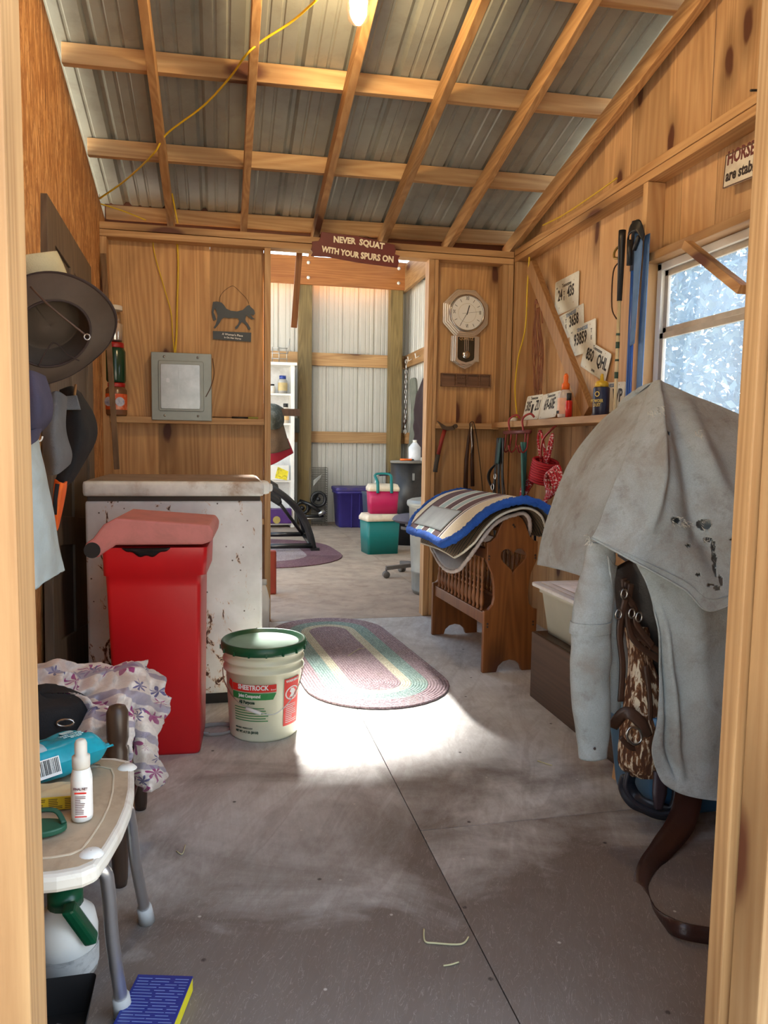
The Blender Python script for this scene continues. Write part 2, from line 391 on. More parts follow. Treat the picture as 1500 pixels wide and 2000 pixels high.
# ---- left wall of strand board
def osb_mat():
    m, nt, p = _new('strand_board'); v = _coord(nt, (1, 1, .16)); v2 = _coord(nt, (1, 1, .3))
    n1 = _noise(nt, v, 48, 4, .7, .6); n2 = _noise(nt, v2, 16, 5, .75, 1.2)
    a = _ramp(nt, n1, [(.30, srgb(112,70,36)), (.42, srgb(186,128,72)), (.58, srgb(222,168,108)), (.72, srgb(244,208,156))])
    a = _mix(nt, _ramp(nt, n2, [(.44, (.8,)*3), (.52, (0,)*3)]), a, srgb(160,104,56))
    nt.links.new(a, p.inputs['Base Color']); p.inputs['Roughness'].default_value = .7; _bump(nt, p, n1, .5, .004); return m
YZ = Matrix(((0,0,1,0),(1,0,0,0),(0,1,0,0),(0,0,0,1)))   # local X->y, Y->z, Z->x
def yz(x): m = YZ.copy(); m.translation = (x,0,0); return m
o = MB(); o.prism([(YF-.05,-.02),(5.12,-.02),(5.12,zr(5.12)+.09),(YF-.05,zr(YF-.05)+.09)], yz(XL-.012), .012)
struct(o.build('wall_left', osb_mat()))
# ---- right wall: vertical boards, window opening
WY0, WY1, WZ0, WZ1 = 2.42, 3.13, 1.10, 1.97
b = MB(); bl = []; y = YF - .05; rs = random.Random(3)
edges = [y]
while edges[-1] < 4.84: edges.append(min(4.84, edges[-1] + rs.choice((.19,.24,.29,.24))))
for a, c in zip(edges, edges[1:]):
    a2, c2 = a + .0015, c - .0015
    segs = [(a2, c2, -.02, 2.37)]
    lo, hi = max(a2, WY0), min(c2, WY1)
    if lo < hi:
        segs = []
        if a2 < lo: segs.append((a2, lo, -.02, 2.37))
        if hi < c2: segs.append((hi, c2, -.02, 2.37))
        segs += [(lo, hi, -.02, WZ0), (lo, hi, WZ1, 2.37)]
    for (p, q, z0, z1) in segs: b.box((XB, p, z0), (XB+.02, q, z1))
edges = [YF-.05, 1.3, 1.62, 1.93, 2.24, 2.53, 2.83, 3.14, 3.45, 3.72, 3.98, 4.26, 4.52, 4.84]
for a, c in zip(edges, edges[1:]):
    a += .002; c -= .002
    b.prism([(a,2.374),(c,2.374),(c,zr(c)+.085),(a,zr(a)+.085)], yz(XB+rs.uniform(0,.006)), .02)
struct(b.build('wall_right', W_boardR))
def rail(name, a, c, wd, dp, mat, up=(0,0,1)):
    m = MB(); m.beam(a, c, wd, dp, up, bevel=.0025); return struct(m.build(name, mat))
def bx(name, a, c, mat, bev=.003):
    m = MB(); m.box(a, c, bev); return struct(m.build(name, mat))
bx('wall_plate', (XR, YF, 2.335), (XB, 4.70, 2.372), W_y); bx('wall_plate', (XR, YF, 2.376), (XB, 4.70, 2.414), W_y)
bx('wall_stud', (XR, 3.135, 0), (XB, 3.173, 2.333), W_z); bx('wall_stud', (XR, 2.38, 0), (XB, 2.418, 2.333), W_z)
bx('wall_stud', (XR, 4.655, 0), (XB, 4.693, 2.333), W_z); bx('wall_stud', (XR, 1.55, 0), (XB, 1.588, 2.333), W_z)
bx('window_header', (XR, 2.42, 1.97), (XB, 3.133, 2.008), W_y); bx('window_sill', (XR, 2.42, 1.062), (XB, 3.133, 1.10), W_y)
# gable framing above the plate
rail('rake_rafter', (XR+.02, 4.95, zr(4.95)+.045), (XR+.02, YF, zr(YF)+.045), .04, .089, W_y)
# ---- partition between shed and annex
PZ = 2.32
bx('top_plate', (XL, 4.70, PZ+.002), (XR-.002, 4.79, PZ+.040), W_x); bx('top_plate', (XL, 4.70, PZ+.044), (XR-.002, 4.79, PZ+.084), W_x)
for x in (-.68, .27, ): bx('partition_stud', (x, 4.70, 0), (x+.038, 4.79, PZ), W_z)
bx('door_jamb', (1.312, 4.70, 0), (1.350, 4.79, PZ), W_jamb); bx('door_jamb', (1.352, 4.70, 0), (1.376, 4.788, PZ), W_z)
for x in (1.815, 1.853): bx('partition_stud', (x, 4.70, 0), (x+.036, 4.79, PZ), W_z)
bx('wall_rail', (-.64, 4.70, 1.243), (.268, 4.79, 1.281), W_x); bx('wall_rail', (1.378, 4.70, 1.245), (1.813, 4.79, 1.283), W_x)
bx('wall_rail', (1.378, 4.70, .60), (1.813, 4.79, .638), W_x); bx('wall_rail', (-.64, 4.70, .62), (.268, 4.79, .658), W_x)
b = MB()
for xs in ((-.70,-.37,-.055,.27), (1.376,1.545,1.82,1.995)):
    for a, c in zip(xs, xs[1:]):
        b.box((a+.0003, 4.792, 0), (c-.0003, 4.812, 1.262)); b.box((a+.0003, 4.794, 1.264), (c-.0003, 4.814, PZ+.08))
struct(b.build('wall_back', W_board))
bx('eave_board', (XL, 4.93, 2.405), (2.0, 4.95, 2.60), wood('red_brown_board', srgb(120,66,36), srgb(74,38,22), 'X'))
# ---- roof framing
for x in (-.285, .15, .595, 1.035, 1.475):
    rail('roof_rafter', (x, 5.05, zr(5.05)+.0445), (x, YF, zr(YF)+.0445), .038, .089, W_y)
for y, y2 in ((4.95,4.88),(4.33,4.265),(3.69,3.62),(3.05,2.98),(2.40,2.33),(1.7,1.63)):
    a = MB(); a.beam((XL+.005, y, zr(y)+.134), (2.06, y2, zr(y2)+.134), .040, .088, (0,0,1), bevel=.003); struct(a.build('roof_purlin', W_x))
def ribbed(mb, o, ax, up, nrm, width, length, pitch=.229, h=.019, mi=None, minor=True):
    """metal panel: ribs run along up, repeated along ax"""
    ax, up, nrm, o = Vector(ax), Vector(up), Vector(nrm), Vector(o); prof = []
    n = int(width / pitch) + 1
    for k in range(n):
        x = k * pitch
        prof += [(x, 0), (x+.016, h), (x+.034, h), (x+.05, 0)]
        if minor:
            for mx in (.098, .158): prof += [(x+mx-.01, 0), (x+mx-.004, h*.28), (x+mx+.004, h*.28), (x+mx+.01, 0)]
    prof = [p for p in prof if p[0] <= width] + [(width, 0)]
    lo = [mb.bm.verts.new(o + ax*a + nrm*b_) for a, b_ in prof]; hi = [mb.bm.verts.new(o + ax*a + nrm*b_ + up*length) for a, b_ in prof]
    for i in range(len(prof)-1): mb._f((lo[i], lo[i+1], hi[i+1], hi[i]), mi)
    t = nrm * .0015
    lo2 = [mb.bm.verts.new(v.co + t) for v in lo]; hi2 = [mb.bm.verts.new(v.co + t) for v in hi]
    for i in range(len(prof)-1): mb._f((lo2[i+1], lo2[i], hi2[i], hi2[i+1]), mi)
r = MB(); sl = Vector((0, -1, .25)).normalized()
ribbed(r, (-.80, 5.14, zr(5.14)+.178), (1,0,0), sl, Vector((0,.25,1)).normalized(), 2.93, 4.6)
struct(r.build('ceiling', M('galvalume_sheet', srgb(150,153,146), .36, .15, var=.12, scale=2.5, dirt=srgb(96,84,66), dirt_amt=.3, dirt_scale=6)))
# ---- annex
wm = M('white_wall_sheet', srgb(206,206,200), .42, .1, var=.05, scale=2)
a = MB(); ribbed(a, (2.68, 10.72, .0), (-1,0,0), (0,0,1), (0,1,0), 4.7, 3.66, h=.02); struct(a.build('wall_far', wm))
a = MB(); ribbed(a, (2.68, 4.82, .0), (0,1,0), (0,0,1), (1,0,0), 5.94, 3.66, h=.02); struct(a.build('wall_annex_right', wm))
a = MB()   # annex roof with an open bay
for (x0,x1,y0,y1) in ((-.2,2.8,4.9,5.5),(-.2,2.8,7.15,10.9),(-.2,.32,5.5,7.15),(1.25,2.8,5.5,7.15)):
    ribbed(a, (x0,y0,4.02), (1,0,0), (0,1,0), (0,0,1), x1-x0, y1-y0, minor=False)
struct(a.build('roof_annex', metal_grey))
bx('wall_annex_front', (-2.05, 4.96, 2.42), (2.75, 4.98, 4.0), wm, 0); 
bx('wall_annex_front', (-2.05, 4.84, -.0), (-.70, 4.86, 2.9), wm, 0); bx('wall_annex_front', (2.0, 4.84, 0), (2.75, 4.86, 2.9), wm, 0)
for x in (1.07, 2.365, -.3): bx('annex_post', (x, 10.44, 0), (x+.18, 10.62, 3.70), W_green, .006)
bx('annex_beam', (-1.9, 10.39, 3.31), (2.58, 10.435, 3.685), wood('annex_beam_wood', srgb(206,138,76), srgb(158,90,42), 'X', kscale=1.2, ring=20), .006)
for z0, z1 in ((2.245,2.425),(1.155,1.315)):
    bx('annex_girt', (-1.95, 10.64, z0), (2.64, 10.685, z1), W_x); bx('annex_girt', (2.62, 4.9, z0), (2.665, 10.63, z1), W_y)
for x in (1.16, 2.43):
    for z in (3.40, 3.60):
        m = MB(); m.lathe([(.024,0),(.024,.008),(.012,.018)], Matrix.Translation((x+.03,10.39,z)) @ Matrix.Rotation(R(90),4,'X'), 10); struct(m.build('beam_bolt', white))
bx('annex_side_beam', (2.55, 9.0, 3.30), (2.60, 10.62, 3.66), W_y)
# ---- window: frame, two sashes, panes
wf = MB(); X0, X1 = 1.955, 1.995
for (a, c) in (((X0,WY0,WZ0),(X1,WY0+.035,WZ1)), ((X0,WY1-.035,WZ0),(X1,WY1,WZ1)), ((X0,WY0,WZ1-.035),(X1,WY1,WZ1)), ((X0,WY0,WZ0),(X1,WY1,WZ0+.04))): wf.box(a, c, .004)
wr = struct(wf.build('window_1', M('window_vinyl', srgb(232,230,222), .5, var=.03)))
def wpart(name, mb, mats): 
    for v in mb.bm.verts: v.co -= wr.location
    return mb.build(name, mats, wr)
m = MB(); y0, y1, ym = WY0+.035, WY1-.035, 1.655
for (z0, z1, xo) in ((WZ0+.04, ym, 0), (ym, WZ1-.035, .014)):
    t = .026
    for (a, c) in (((X0+.004+xo,y0,z0),(X0+.020+xo,y0+t,z1)), ((X0+.004+xo,y1-t,z0),(X0+.020+xo,y1,z1)), ((X0+.004+xo,y0,z1-t),(X0+.020+xo,y1,z1)), ((X0+.004+xo,y0,z0),(X0+.020+xo,y1,z0+t))): m.box(a, c, .002)
wpart('window_sash', m, M('sash_grey', srgb(176,166,150), .5))
def glass_mat():
    m, nt, p = _new('hazy_glass'); nt.nodes.remove(p); out = nt.nodes['Material Output']
    tr = nt.nodes.new('ShaderNodeBsdfTransparent'); tl = nt.nodes.new('ShaderNodeBsdfTranslucent'); gl = nt.nodes.new('ShaderNodeBsdfGlossy')
    tl.inputs[0].default_value = (.75,.85,1,1); tr.inputs[0].default_value = (.93,.96,1,1); gl.inputs['Roughness'].default_value = .1
    a = nt.nodes.new('ShaderNodeMixShader'); a.inputs[0].default_value = .10; nt.links.new(tr.outputs[0], a.inputs[1]); nt.links.new(tl.outputs[0], a.inputs[2])
    b_ = nt.nodes.new('ShaderNodeMixShader'); b_.inputs[0].default_value = .05; nt.links.new(a.outputs[0], b_.inputs[1]); nt.links.new(gl.outputs[0], b_.inputs[2]); nt.links.new(b_.outputs[0], out.inputs[0]); return m
m = MB(); m.box((X0+.010,y0+.02,WZ0+.06),(X0+.013,y1-.02,ym-.02)); m.box((X0+.024,y0+.02,ym+.02),(X0+.027,y1-.02,WZ1-.055)); wpart('window_pane', m, glass_mat())
# short stick nailed across the window corner
m = MB(); m.beam(U(1342,478,x=1.86), U(1452,566,x=1.86), .034, .040, (1,0,0), bevel=.002)
tag(m.build('nailed_stick', W_y), 'short wooden stick nailed slanting across the top of the window', 'wooden stick')
# diagonal brace and shelf on the right wall
m = MB(); m.beam(U(1038,520,x=1.87), U(1150,806,x=1.87), .038, .085, (0,1,.5), bevel=.003)
struct(m.build('wall_brace', wood('aged_brace', srgb(176,134,88), srgb(134,94,56), 'Z', kscale=1.3)))
m = MB(); m.box((1.745, 3.15, 1.252), (1.975, 4.652, 1.288), .003)
tag(m.build('wall_shelf', W_y), 'rough pine board shelf on the right wall holding number plates and bottles', 'shelf')
# ---- front doorway timbers next to the camera
bx('door_frame', (-.34, 1.01, -.02), (-.252, 1.10, 2.9), W_jamb); bx('door_frame', (-.60, 1.012, -.02), (-.345, 1.10, 3.3), W_z)
bx('door_frame', (.850, 1.062, -.02), (.94, 1.10, 3.3), W_jamb); bx('door_frame', (.866, .99, -.02), (.97, 1.058, 3.3), W_z)
bx('door_frame', (-.70, 1.0, 3.0), (2.0, 1.10, 3.2), W_x)
m = MB(); m.box((-.72,1.102,-.02),(-.345,1.118,3.3)); m.box((.945,1.102,-.02),(2.0,1.118,3.3)); struct(m.build('wall_front', W_board))
# ---- trees outside the window
lf = MB(); rs = random.Random(11)
for k in range(34000):
    c = Vector((rs.uniform(4.3,7.5), rs.uniform(2.5,11.5), rs.uniform(.2,5.2)))
    a = Vector((rs.gauss(0,1),rs.gauss(0,1),rs.gauss(0,1))).normalized() * .07; b_ = a.cross(Vector((rs.gauss(0,1),rs.gauss(0,1),rs.gauss(0,1)))).normalized() * .038
    lf._f([lf.bm.verts.new(c + q) for q in (-a, b_, a, -b_)])
tag(lf.build('foliage', M('pale_leaves', srgb(112,140,150), .6, var=.3, scale=2)), 'bright leafy branches outside the window', 'foliage', kind='stuff')
m = MB()
for k in range(7):
    x, y = rs.uniform(4.8,7), 3 + k*1.25; m.tube([(x,y,-.4),(x+.1,y,2),(x-.1,y+.2,5)], [.1,.07,.03], 7)
struct(m.build('tree_trunks', W_gray)); bpy.data.objects['tree_trunks']['kind'] = 'stuff'; tag(bpy.data.objects['tree_trunks'], 'tree trunks behind the leaves outside the window', 'tree trunks')
# ---- bulb on a rafter
bp = Vector((.515, 2.9, 2.90))
L = thing('jar_light', bp, 'lit clear jelly-jar light hanging under a roof rafter', 'ceiling light')
m = MB(); m.lathe([(.045,-.02),(.045,.05),(.03,.07)], None, 20); m.build('lamp_base', M('lamp_socket', srgb(150,150,145), .4, .6), L, True)
m = MB(); m.lathe([(.043,-.02),(.047,-.06),(.047,-.14),(.04,-.18),(.02,-.197),(0.001,-.20)], None, 24, cap=False); 
def jar_mat():
    m_, nt, p = _new('clear_jar'); nt.nodes.remove(p); tr = nt.nodes.new('ShaderNodeBsdfTransparent'); gl = nt.nodes.new('ShaderNodeBsdfGlossy'); gl.inputs['Roughness'].default_value = .1
    mx = nt.nodes.new('ShaderNodeMixShader'); mx.inputs[0].default_value = .24; nt.links.new(tr.outputs[0], mx.inputs[1]); nt.links.new(gl.outputs[0], mx.inputs[2]); nt.links.new(mx.outputs[0], nt.nodes['Material Output'].inputs[0]); return m_
JAR = jar_mat(); m.build('glass_jar', JAR, L, True)
m = MB(); m.lathe([(.014,-.02),(.016,-.05),(.032,-.09),(.034,-.12),(.026,-.15),(.001,-.165)], None, 20, cap=False); m.build('bulb', M('glowing_bulb', (1,.85,.6), emit=(1,.72,.38), estr=BULB), L, True)
# ================================================================ LEFT SIDE AND MIDDLE
# ---- dark panelled door leaning on the left wall
d = thing('panel_door', (-.60, 3.83, 0), 'old dark brown panelled door leaning against the strand board wall', 'door')
o0 = Vector((0,0,.012)); hv = Vector((-.045,-.33,1.98)); wv = Vector((-.03,-.90,.10)); 
DM = plane(o0, wv, hv); Wd, Hd = .84, 2.0
m = MB(); cols = [(.12,.385),(.455,.72)]; rws = [(.24,.62),(.74,1.12),(1.24,1.84)]
m.prism([(0,0),(Wd,0),(Wd,Hd),(0,Hd)], DM, .034, bevel=.002, holes=[[(a,c),(b_,c),(b_,e),(a,e)] for a,b_ in cols for c,e in rws])
DOORM = wood('door_paint_worn', srgb(122,104,84), srgb(84,70,58), 'Z', knots=False, rough=.55, stain=srgb(128,112,90), stain_amt=.5)
m.build('door_frame_stiles', DOORM, d)
m = MB()
for a,b_ in cols:
    for c,e in rws: m.prism([(a-.005,c-.005),(b_+.005,c-.005),(b_+.005,e+.005),(a-.005,e+.005)], DM @ Matrix.Translation((0,0,.010)), .010)
m.build('door_panels', wood('door_panel_worn', srgb(104,88,72), srgb(70,58,48), 'Z', knots=False, rough=.5), d)
# ---- chest freezer
fz = thing('chest_freezer', (-.18, 3.52, 0), 'white rusty chest freezer against the back wall', 'freezer')
def rust_mat():
    m, nt, p = _new('rusted_enamel'); v = _coord(nt, (1,1,1), False); v2 = _coord(nt, (1.3,1,.8), False)
    a = _ramp(nt, _noise(nt, v, 6), [(.3, srgb(206,206,202)), (.7, srgb(232,232,230))])
    sp = nt.nodes.new('ShaderNodeSeparateXYZ'); tc = nt.nodes.new('ShaderNodeTexCoord'); nt.links.new(tc.outputs['Object'], sp.inputs[0])
    low = nt.nodes.new('ShaderNodeMapRange'); low.inputs[1].default_value = .55; low.inputs[2].default_value = .02; low.inputs[3].default_value = 0; low.inputs[4].default_value = .10; nt.links.new(sp.outputs['Z'], low.inputs[0])
    n = _noise(nt, v2, 13, 7, .72, .8); ad = nt.nodes.new('ShaderNodeMath'); ad.operation = 'ADD'; nt.links.new(n, ad.inputs[0]); nt.links.new(low.outputs[0], ad.inputs[1])
    a = _mix(nt, _ramp(nt, ad.outputs[0], [(.595, (0,)*3), (.64, (.75,)*3)]), a, srgb(196,140,74))
    a = _mix(nt, _ramp(nt, ad.outputs[0], [(.63, (0,)*3), (.65, (1,)*3)]), a, srgb(70,40,26))
    vo = nt.nodes.new('ShaderNodeTexVoronoi'); vo.inputs['Scale'].default_value = 26; nt.links.new(v, vo.inputs['Vector'])
    a = _mix(nt, _ramp(nt, vo.outputs['Distance'], [(.07, (1,)*3), (.11, (0,)*3)]), a, srgb(96,84,74))
    nt.links.new(a, p.inputs['Base Color']); p.inputs['Roughness'].default_value = .4; _bump(nt, p, n, .2, .002); return m
RU = rust_mat()
m = MB(); m.box((-.36,-.315,.05),(.355,.33,.885), .012); m.build('freezer_body', RU, fz, True)
m = MB(); m.box((-.34,-.29,0.0),(.335,.30,.055)); m.build('freezer_base', iron, fz)
m = MB(); m.box((-.352,-.307,.884),(.347,.32,.906), .004); m.build('lid_gasket', M('dirty_gasket', srgb(70,62,54), .8), fz)
lid = MB(); lid.box((-.368,-.325,.905),(.362,.335,.968), .016); lid = lid.build('freezer_lid', M('lid_enamel', srgb(222,222,216), .45, dirt=srgb(150,112,72), dirt_amt=.9, dirt_scale=4), fz, True)
m = MB(); m.box((-.35,-.31,.9685),(.345,.32,.9705)); m.build('lid_dust', M('dusty_top', srgb(150,126,104), .9, dirt=srgb(110,88,68)), lid)
m = MB(); m.box((.345,-.20,.905),(.395,-.06,.962), .018); m.box((.385,-.17,.915),(.41,-.09,.95), .012); m.build('lid_hinge', whitep, lid, True)
tag(lid, 'white lid with dusty brown top and rust freckles')
# ---- red step bin
rb = thing('trash_bin', (-.215, 2.83, 0), 'tall red plastic bin with faded pink flap lid, before the freezer', 'trash bin', rz=R(-3))
red = M('red_plastic', srgb(206,22,30), .38, var=.06, scale=3)
m = MB(); 
def rectloft(mb, secs, mi=None, r=.02, n=4, cap=True):
    rings = []
    for (z, x0, x1, y0, y1) in secs: rings.append([mb.bm.verts.new((p[0], p[1], z)) for p in rrect(x0,y0,x1,y1,r,n)])
    for a, c in zip(rings, rings[1:]):
        for k in range(len(a)): mb._f((a[k], a[(k+1)%len(a)], c[(k+1)%len(c)], c[k]), mi, True)
    if cap: mb._f(list(reversed(rings[0])), mi); mb._f(rings[-1], mi)
rectloft(m, [(0,-.145,.14,-.12,.15),(.01,-.15,.145,-.125,.155),(.62,-.17,.152,-.14,.19),(.66,-.172,.153,-.142,.19),(.664,-.178,.172,-.148,.2),(.76,-.18,.176,-.15,.205),(.762,-.18,.176,-.15,.205)], r=.018)
m.build('bin_body', red, rb)
m = MB(); pk = M('faded_pink_plastic', srgb(206,126,120), .55, var=.06, dirt=srgb(150,104,88), dirt_amt=.5)
m.prism([(-.205,.012),(-.23,-.005),(-.235,-.03),(-.22,-.05),(-.19,-.055),(-.165,-.035),(-.13,-.012),(.16,-.012),(.195,.0),(.20,.035),(.185,.058),(-.13,.082),(-.17,.06)], Matrix(((1,0,0,0),(0,0,-1,.215),(0,1,0,.785),(0,0,0,1))), .375, bevel=.008)
ld = m.build('bin_lid', pk, rb, False)
tag(ld, 'faded pink hinged lid')
m = MB(); m.lathe([(.027,0),(.027,.006)], Matrix.Translation((-.207,-.162,.757)) @ Matrix.Rotation(R(90),4,'X'), 24); m.build('hinge_plug', black, ld)
m = MB(); m.surf(lambda u,v: (-.11+.16*u, -.153-.006*math.sin(math.pi*v), .762-(.03*math.sin(math.pi*u)+.004*math.sin(u*22))*v), 24, 6, .003); m.build('bin_liner', M('black_bag', srgb(20,20,22), .2), rb, True)
# ---- joint compound bucket
bk = thing('plastic_bucket', (.163, 2.885, 0), 'white joint compound bucket with dark green lid on the floor', 'bucket')
bm_ = M('translucent_bucket_plastic', srgb(226,228,200), .35, var=.04, scale=3)
m = MB(); m.lathe([(.125,0),(.131,.006),(.132,.012),(.146,.262),(.156,.264),(.157,.272),(.148,.276),(.149,.296),(.157,.298),(.158,.306),(.150,.31),(.151,.326),(.158,.328),(.158,.345),(.150,.345)], None, 48, cap=True); m.build('bucket_body', bm_, bk)
gm = M('dark_green_plastic', srgb(22,84,52), .35, var=.08)
m = MB(); m.lathe([(.153,.338),(.163,.338),(.165,.345),(.165,.366),(.160,.372),(.151,.371),(.147,.360),(.10,.358),(.001,.358)], None, 48, cap=False)
for k in range(16):
    a = 2*math.pi*k/16; m.boxm((.008,.006,.016), Matrix.Translation((.165*math.cos(a),.165*math.sin(a),.345)) @ Matrix.Rotation(a,4,'Z'))
m.build('bucket_lid', [gm], bk); m = MB(); m.lathe([(.146,.3595),(.001,.3598)], None, 40, cap=False); m.build('lid_disc', M('pale_green_plastic', srgb(104,150,120), .4), bpy.data.objects['bucket_lid'])
def curved(mb, R_, ang0, z0, flat):  # wrap flat geometry (x along arc, y up) on the bucket; angle measured from -y
    for v in mb.bm.verts:
        a = ang0 + v.co.x / R_; rr = R_ + .0008 + v.co.z + (v.co.y + z0) * 0.056 - .0147 + .0003
        v.co = Vector((rr*math.sin(a), -rr*math.cos(a), z0 + v.co.y))
def bucket_print(name, fn, mat, a0, z0, s=1.42):
    t = MB(); fn(t)
    for v in t.bm.verts: v.co.x *= s; v.co.y *= (s if a0 < 0 else 1.12)
    if 'lettering' in name:
        bmesh.ops.triangulate(t.bm, faces=[f_ for f_ in t.bm.faces if len(f_.verts) > 4])
        for v in t.bm.verts: v.co.z += .0006
    else: bmesh.ops.subdivide_edges(t.bm, edges=[e for e in t.bm.edges if e.calc_length() > .012], cuts=5, use_grid_fill=True)
    curved(t, .1465, a0, z0, True); return t.build(name, mat, bk)
lr = M('label_red', srgb(226,52,40), .5, var=.03); lg = M('label_green', srgb(44,140,70), .5, var=.03); lw = M('print_white', srgb(244,244,240), .5, var=.02); lk = M('print_dark', srgb(40,70,50), .6, var=.02)
I4 = Matrix.Identity(4); T = lambda x, y, z=0: Matrix.Translation((x, y, z))
bucket_print('red_band', lambda t: (t.box((-.055,.0,0),(.075,.020,.0004)), t.prism([(-.075,.012),(-.057,-.004),(-.057,.024),(-.068,.028)], I4, .0004)), lr, -.45, .200)
bucket_print('green_band', lambda t: t.prism([(-.055,0),(.066,0),(.075,.018),(-.055,.018)], I4, .0004), lg, -.45, .170)
bucket_print('brand_lettering', lambda t: (lettering(t, 'SHEETROCK', .013, T(.010,.003,.0010), .85, bold=.0006), lettering(t,'Brand',.004,T(.066,.004,.001))), lw, -.45, .200)
bucket_print('product_lettering', lambda t: (lettering(t, 'Joint Compound', .009, T(.0,.004,.001), .75, bold=.0004)), lw, -.45, .170)
bucket_print('print_lettering', lambda t: (lettering(t, 'All Purpose', .009, T(-.008,0,.0004), .8, bold=.0004)), lk, -.45, .150)
def lines(t):
    rs = random.Random(5)
    for k in range(6): t.box((-.05,-.007*k,0),(rs.uniform(.02,.055),-.007*k+.0022,.0003))
bucket_print('fine_print', lines, lg, -.45, .135)
bucket_print('weight_lettering', lambda t: (lettering(t, 'PRE-MIXED / PREMEZCLADO', .004, T(-.02,.012,.0004), .8), lettering(t, 'NET WT. 61.7 LB. (28 KG)', .006, T(-.012,0,.0004), .8, bold=.0003)), lk, -.45, .035)
bucket_print('warning_panel', lambda t: t.box((-.027,0,0),(.027,.165,.0004)), lr, .80, .055, 1.6)
def warn(t):
    lettering(t, 'WARNING', .009, T(0,.150,.0012), .75, bold=.0003)
    t.prism(arc(0,.112,.024,0,360,24)[:-1], T(0,0,.0008), .0003, holes=[arc(0,.112,.020,0,360,24)[:-1]])
    t.prism([(-.012,.096),(-.004,.100),(.0,.094),(.010,.098),(.006,.108),(.012,.116),(.004,.128),(-.006,.130),(-.010,.118),(-.004,.112)], T(0,0,.0008), .0003)
    rs = random.Random(2)
    for k in range(10): t.box((-.021,.010+.0068*k,.0007),(rs.uniform(.0,.021),.0122+.0068*k,.001))
bucket_print('warning_print', warn, lw, .80, .055, 1.6)
h = MB(); h.tube(spline([(-.158,0,.262),(-.150,-.06,.22),(-.10,-.135,.165),(0,-.170,.125),(.06,-.165,.14),(.12,-.115,.20),(.158,0,.262)], 6), .0019, 6); hb = h.build('bucket_handle', steel, bk, True)
h = MB(); h.tube([(-.075,-.153,.147),(-.02,-.170,.129)], .007, 10); h.build('handle_grip', whitep, hb, True)
# ---- cord coil, white jug
c = MB(); c.tube([ (-.02+.07*math.cos(t/10*6.28)*(1+.1*(t//10)), 2.90+.055*math.sin(t/10*6.28), .006+.0035*(t/10)) for t in range(28)], .005, 8)
tag(c.build('power_cord', M('grey_cord', srgb(150,146,140), .6)), 'grey cord coiled on the floor beside the red bin', 'cord')
j = thing('white_jug', (.245, 4.38, 0), 'white plastic jug standing between the freezer and the door jamb', 'jug')
m = MB(); rectloft(m, [(0,-.05,.03,-.06,.06),(.22,-.055,.035,-.065,.065),(.28,-.03,.02,-.03,.03),(.3,-.02,.012,-.02,.02)], r=.012); m.build('jug_body', whitep, j); m = MB(); m.lathe([(.02,.3),(.02,.33)], None, 12); m.build('jug_cap', whitep, j)
# ---- things on the back wall, left of the door
bz = YP + .09
pb = thing('breaker_panel', (-.225, 4.69, 1.262), 'grey steel electrical breaker panel on the left part of the back wall', 'electrical panel')
m = MB(); m.box((-.176,0,0),(.176,.09,.404), .003); m.build('panel_box', metal_grey, pb)
m = MB(); m.prism(rrect(-.135,.055,.13,.355,.012), FRONT((0,-.001,0)), .008, bevel=.003); m.build('panel_rim', metal_grey, pb)
dr = MB(); dr.prism(rrect(-.122,.068,.108,.335,.01), FRONT((0,-.009,0)), .006, bevel=.002); dr.box((-.020,-.019,.070),(-.014,-.015,.333)); dr = dr.build('panel_door', M('galvanised_sheet', srgb(176,178,176), .32, .8, var=.15, scale=12), pb)
tag(dr, 'shinier galvanised door')
m = MB(); m.prism(rrect(-.088,.225,-.070,.25,.006), FRONT((0,-.017,0)), .004); m.build('door_latch', steel, dr)
for x in (-.10,.095):
    for z in (.028,.378): 
        m = MB(); m.lathe([(.007,0),(.007,.003),(.001,.005)], T(x,-.001,z) @ Matrix.Rotation(R(90),4,'X'), 10); m.build('screw', steel, pb)
yel = M('yellow_cable_jacket', srgb(214,180,38), .45, var=.06)
def cable(name, pts, r, mat, label, cat='cable', flat=None, grp=None, n=6, nn=8):
    m = MB(); m.tube(spline(pts, nn), r, n, flat=flat); o = m.build(name, mat, None, True); return tag(o, label, cat, grp)
P = lambda px, py, y: tuple(U(px, py, y=y))
cable('yellow_cable', [P(346,470,4.78),P(348,520,4.775),P(346,600,4.775),P(345,650,4.77),P(342,692,4.74)], .006, yel, 'thick straight yellow cable running down into the breaker panel', flat=.6)
cable('yellow_cable', [P(298,467,4.78),P(303,500,4.775),P(320,560,4.775),P(334,610,4.77),P(337,650,4.77),P(341,692,4.74)], .0035, yel, 'thin curved yellow cable beside the thick one above the breaker panel')
RT = lambda px, py, dz=.085: (lambda r, t: tuple(Vector((r.x*t, r.y*t, CAMZ + r.z*t))))(*(lambda r: (r, (2.45+.25*YP-CAMZ-.012+(dz))/(r.z+.25*r.y)))(RM @ Vector(((px-750)/FPX, -(py-1000)/FPX, -1))))
lo_ = -.006
cable('yellow_cable', [RT(620,-2,lo_),RT(570,42,.05),RT(512,80,.03),RT(480,108,lo_),RT(450,150,.05),RT(398,206,.06),RT(325,262,.04),RT(300,300,lo_-.005),RT(245,352,.05),RT(194,388,.06)], .005, yel, 'long yellow cable slung slanting across the roof rafters')
cable('yellow_cable', [P(196,398,4.68),P(240,412,4.67),P(285,430,4.67)], .004, yel, 'short yellow cable end by the left roof corner above the plate')
cable('yellow_cable', [P(336,378,4.60),P(342,410,4.66),P(347,436,4.68)], .005, yel, 'short yellow cable piece beside the foot of the leftmost rafter')
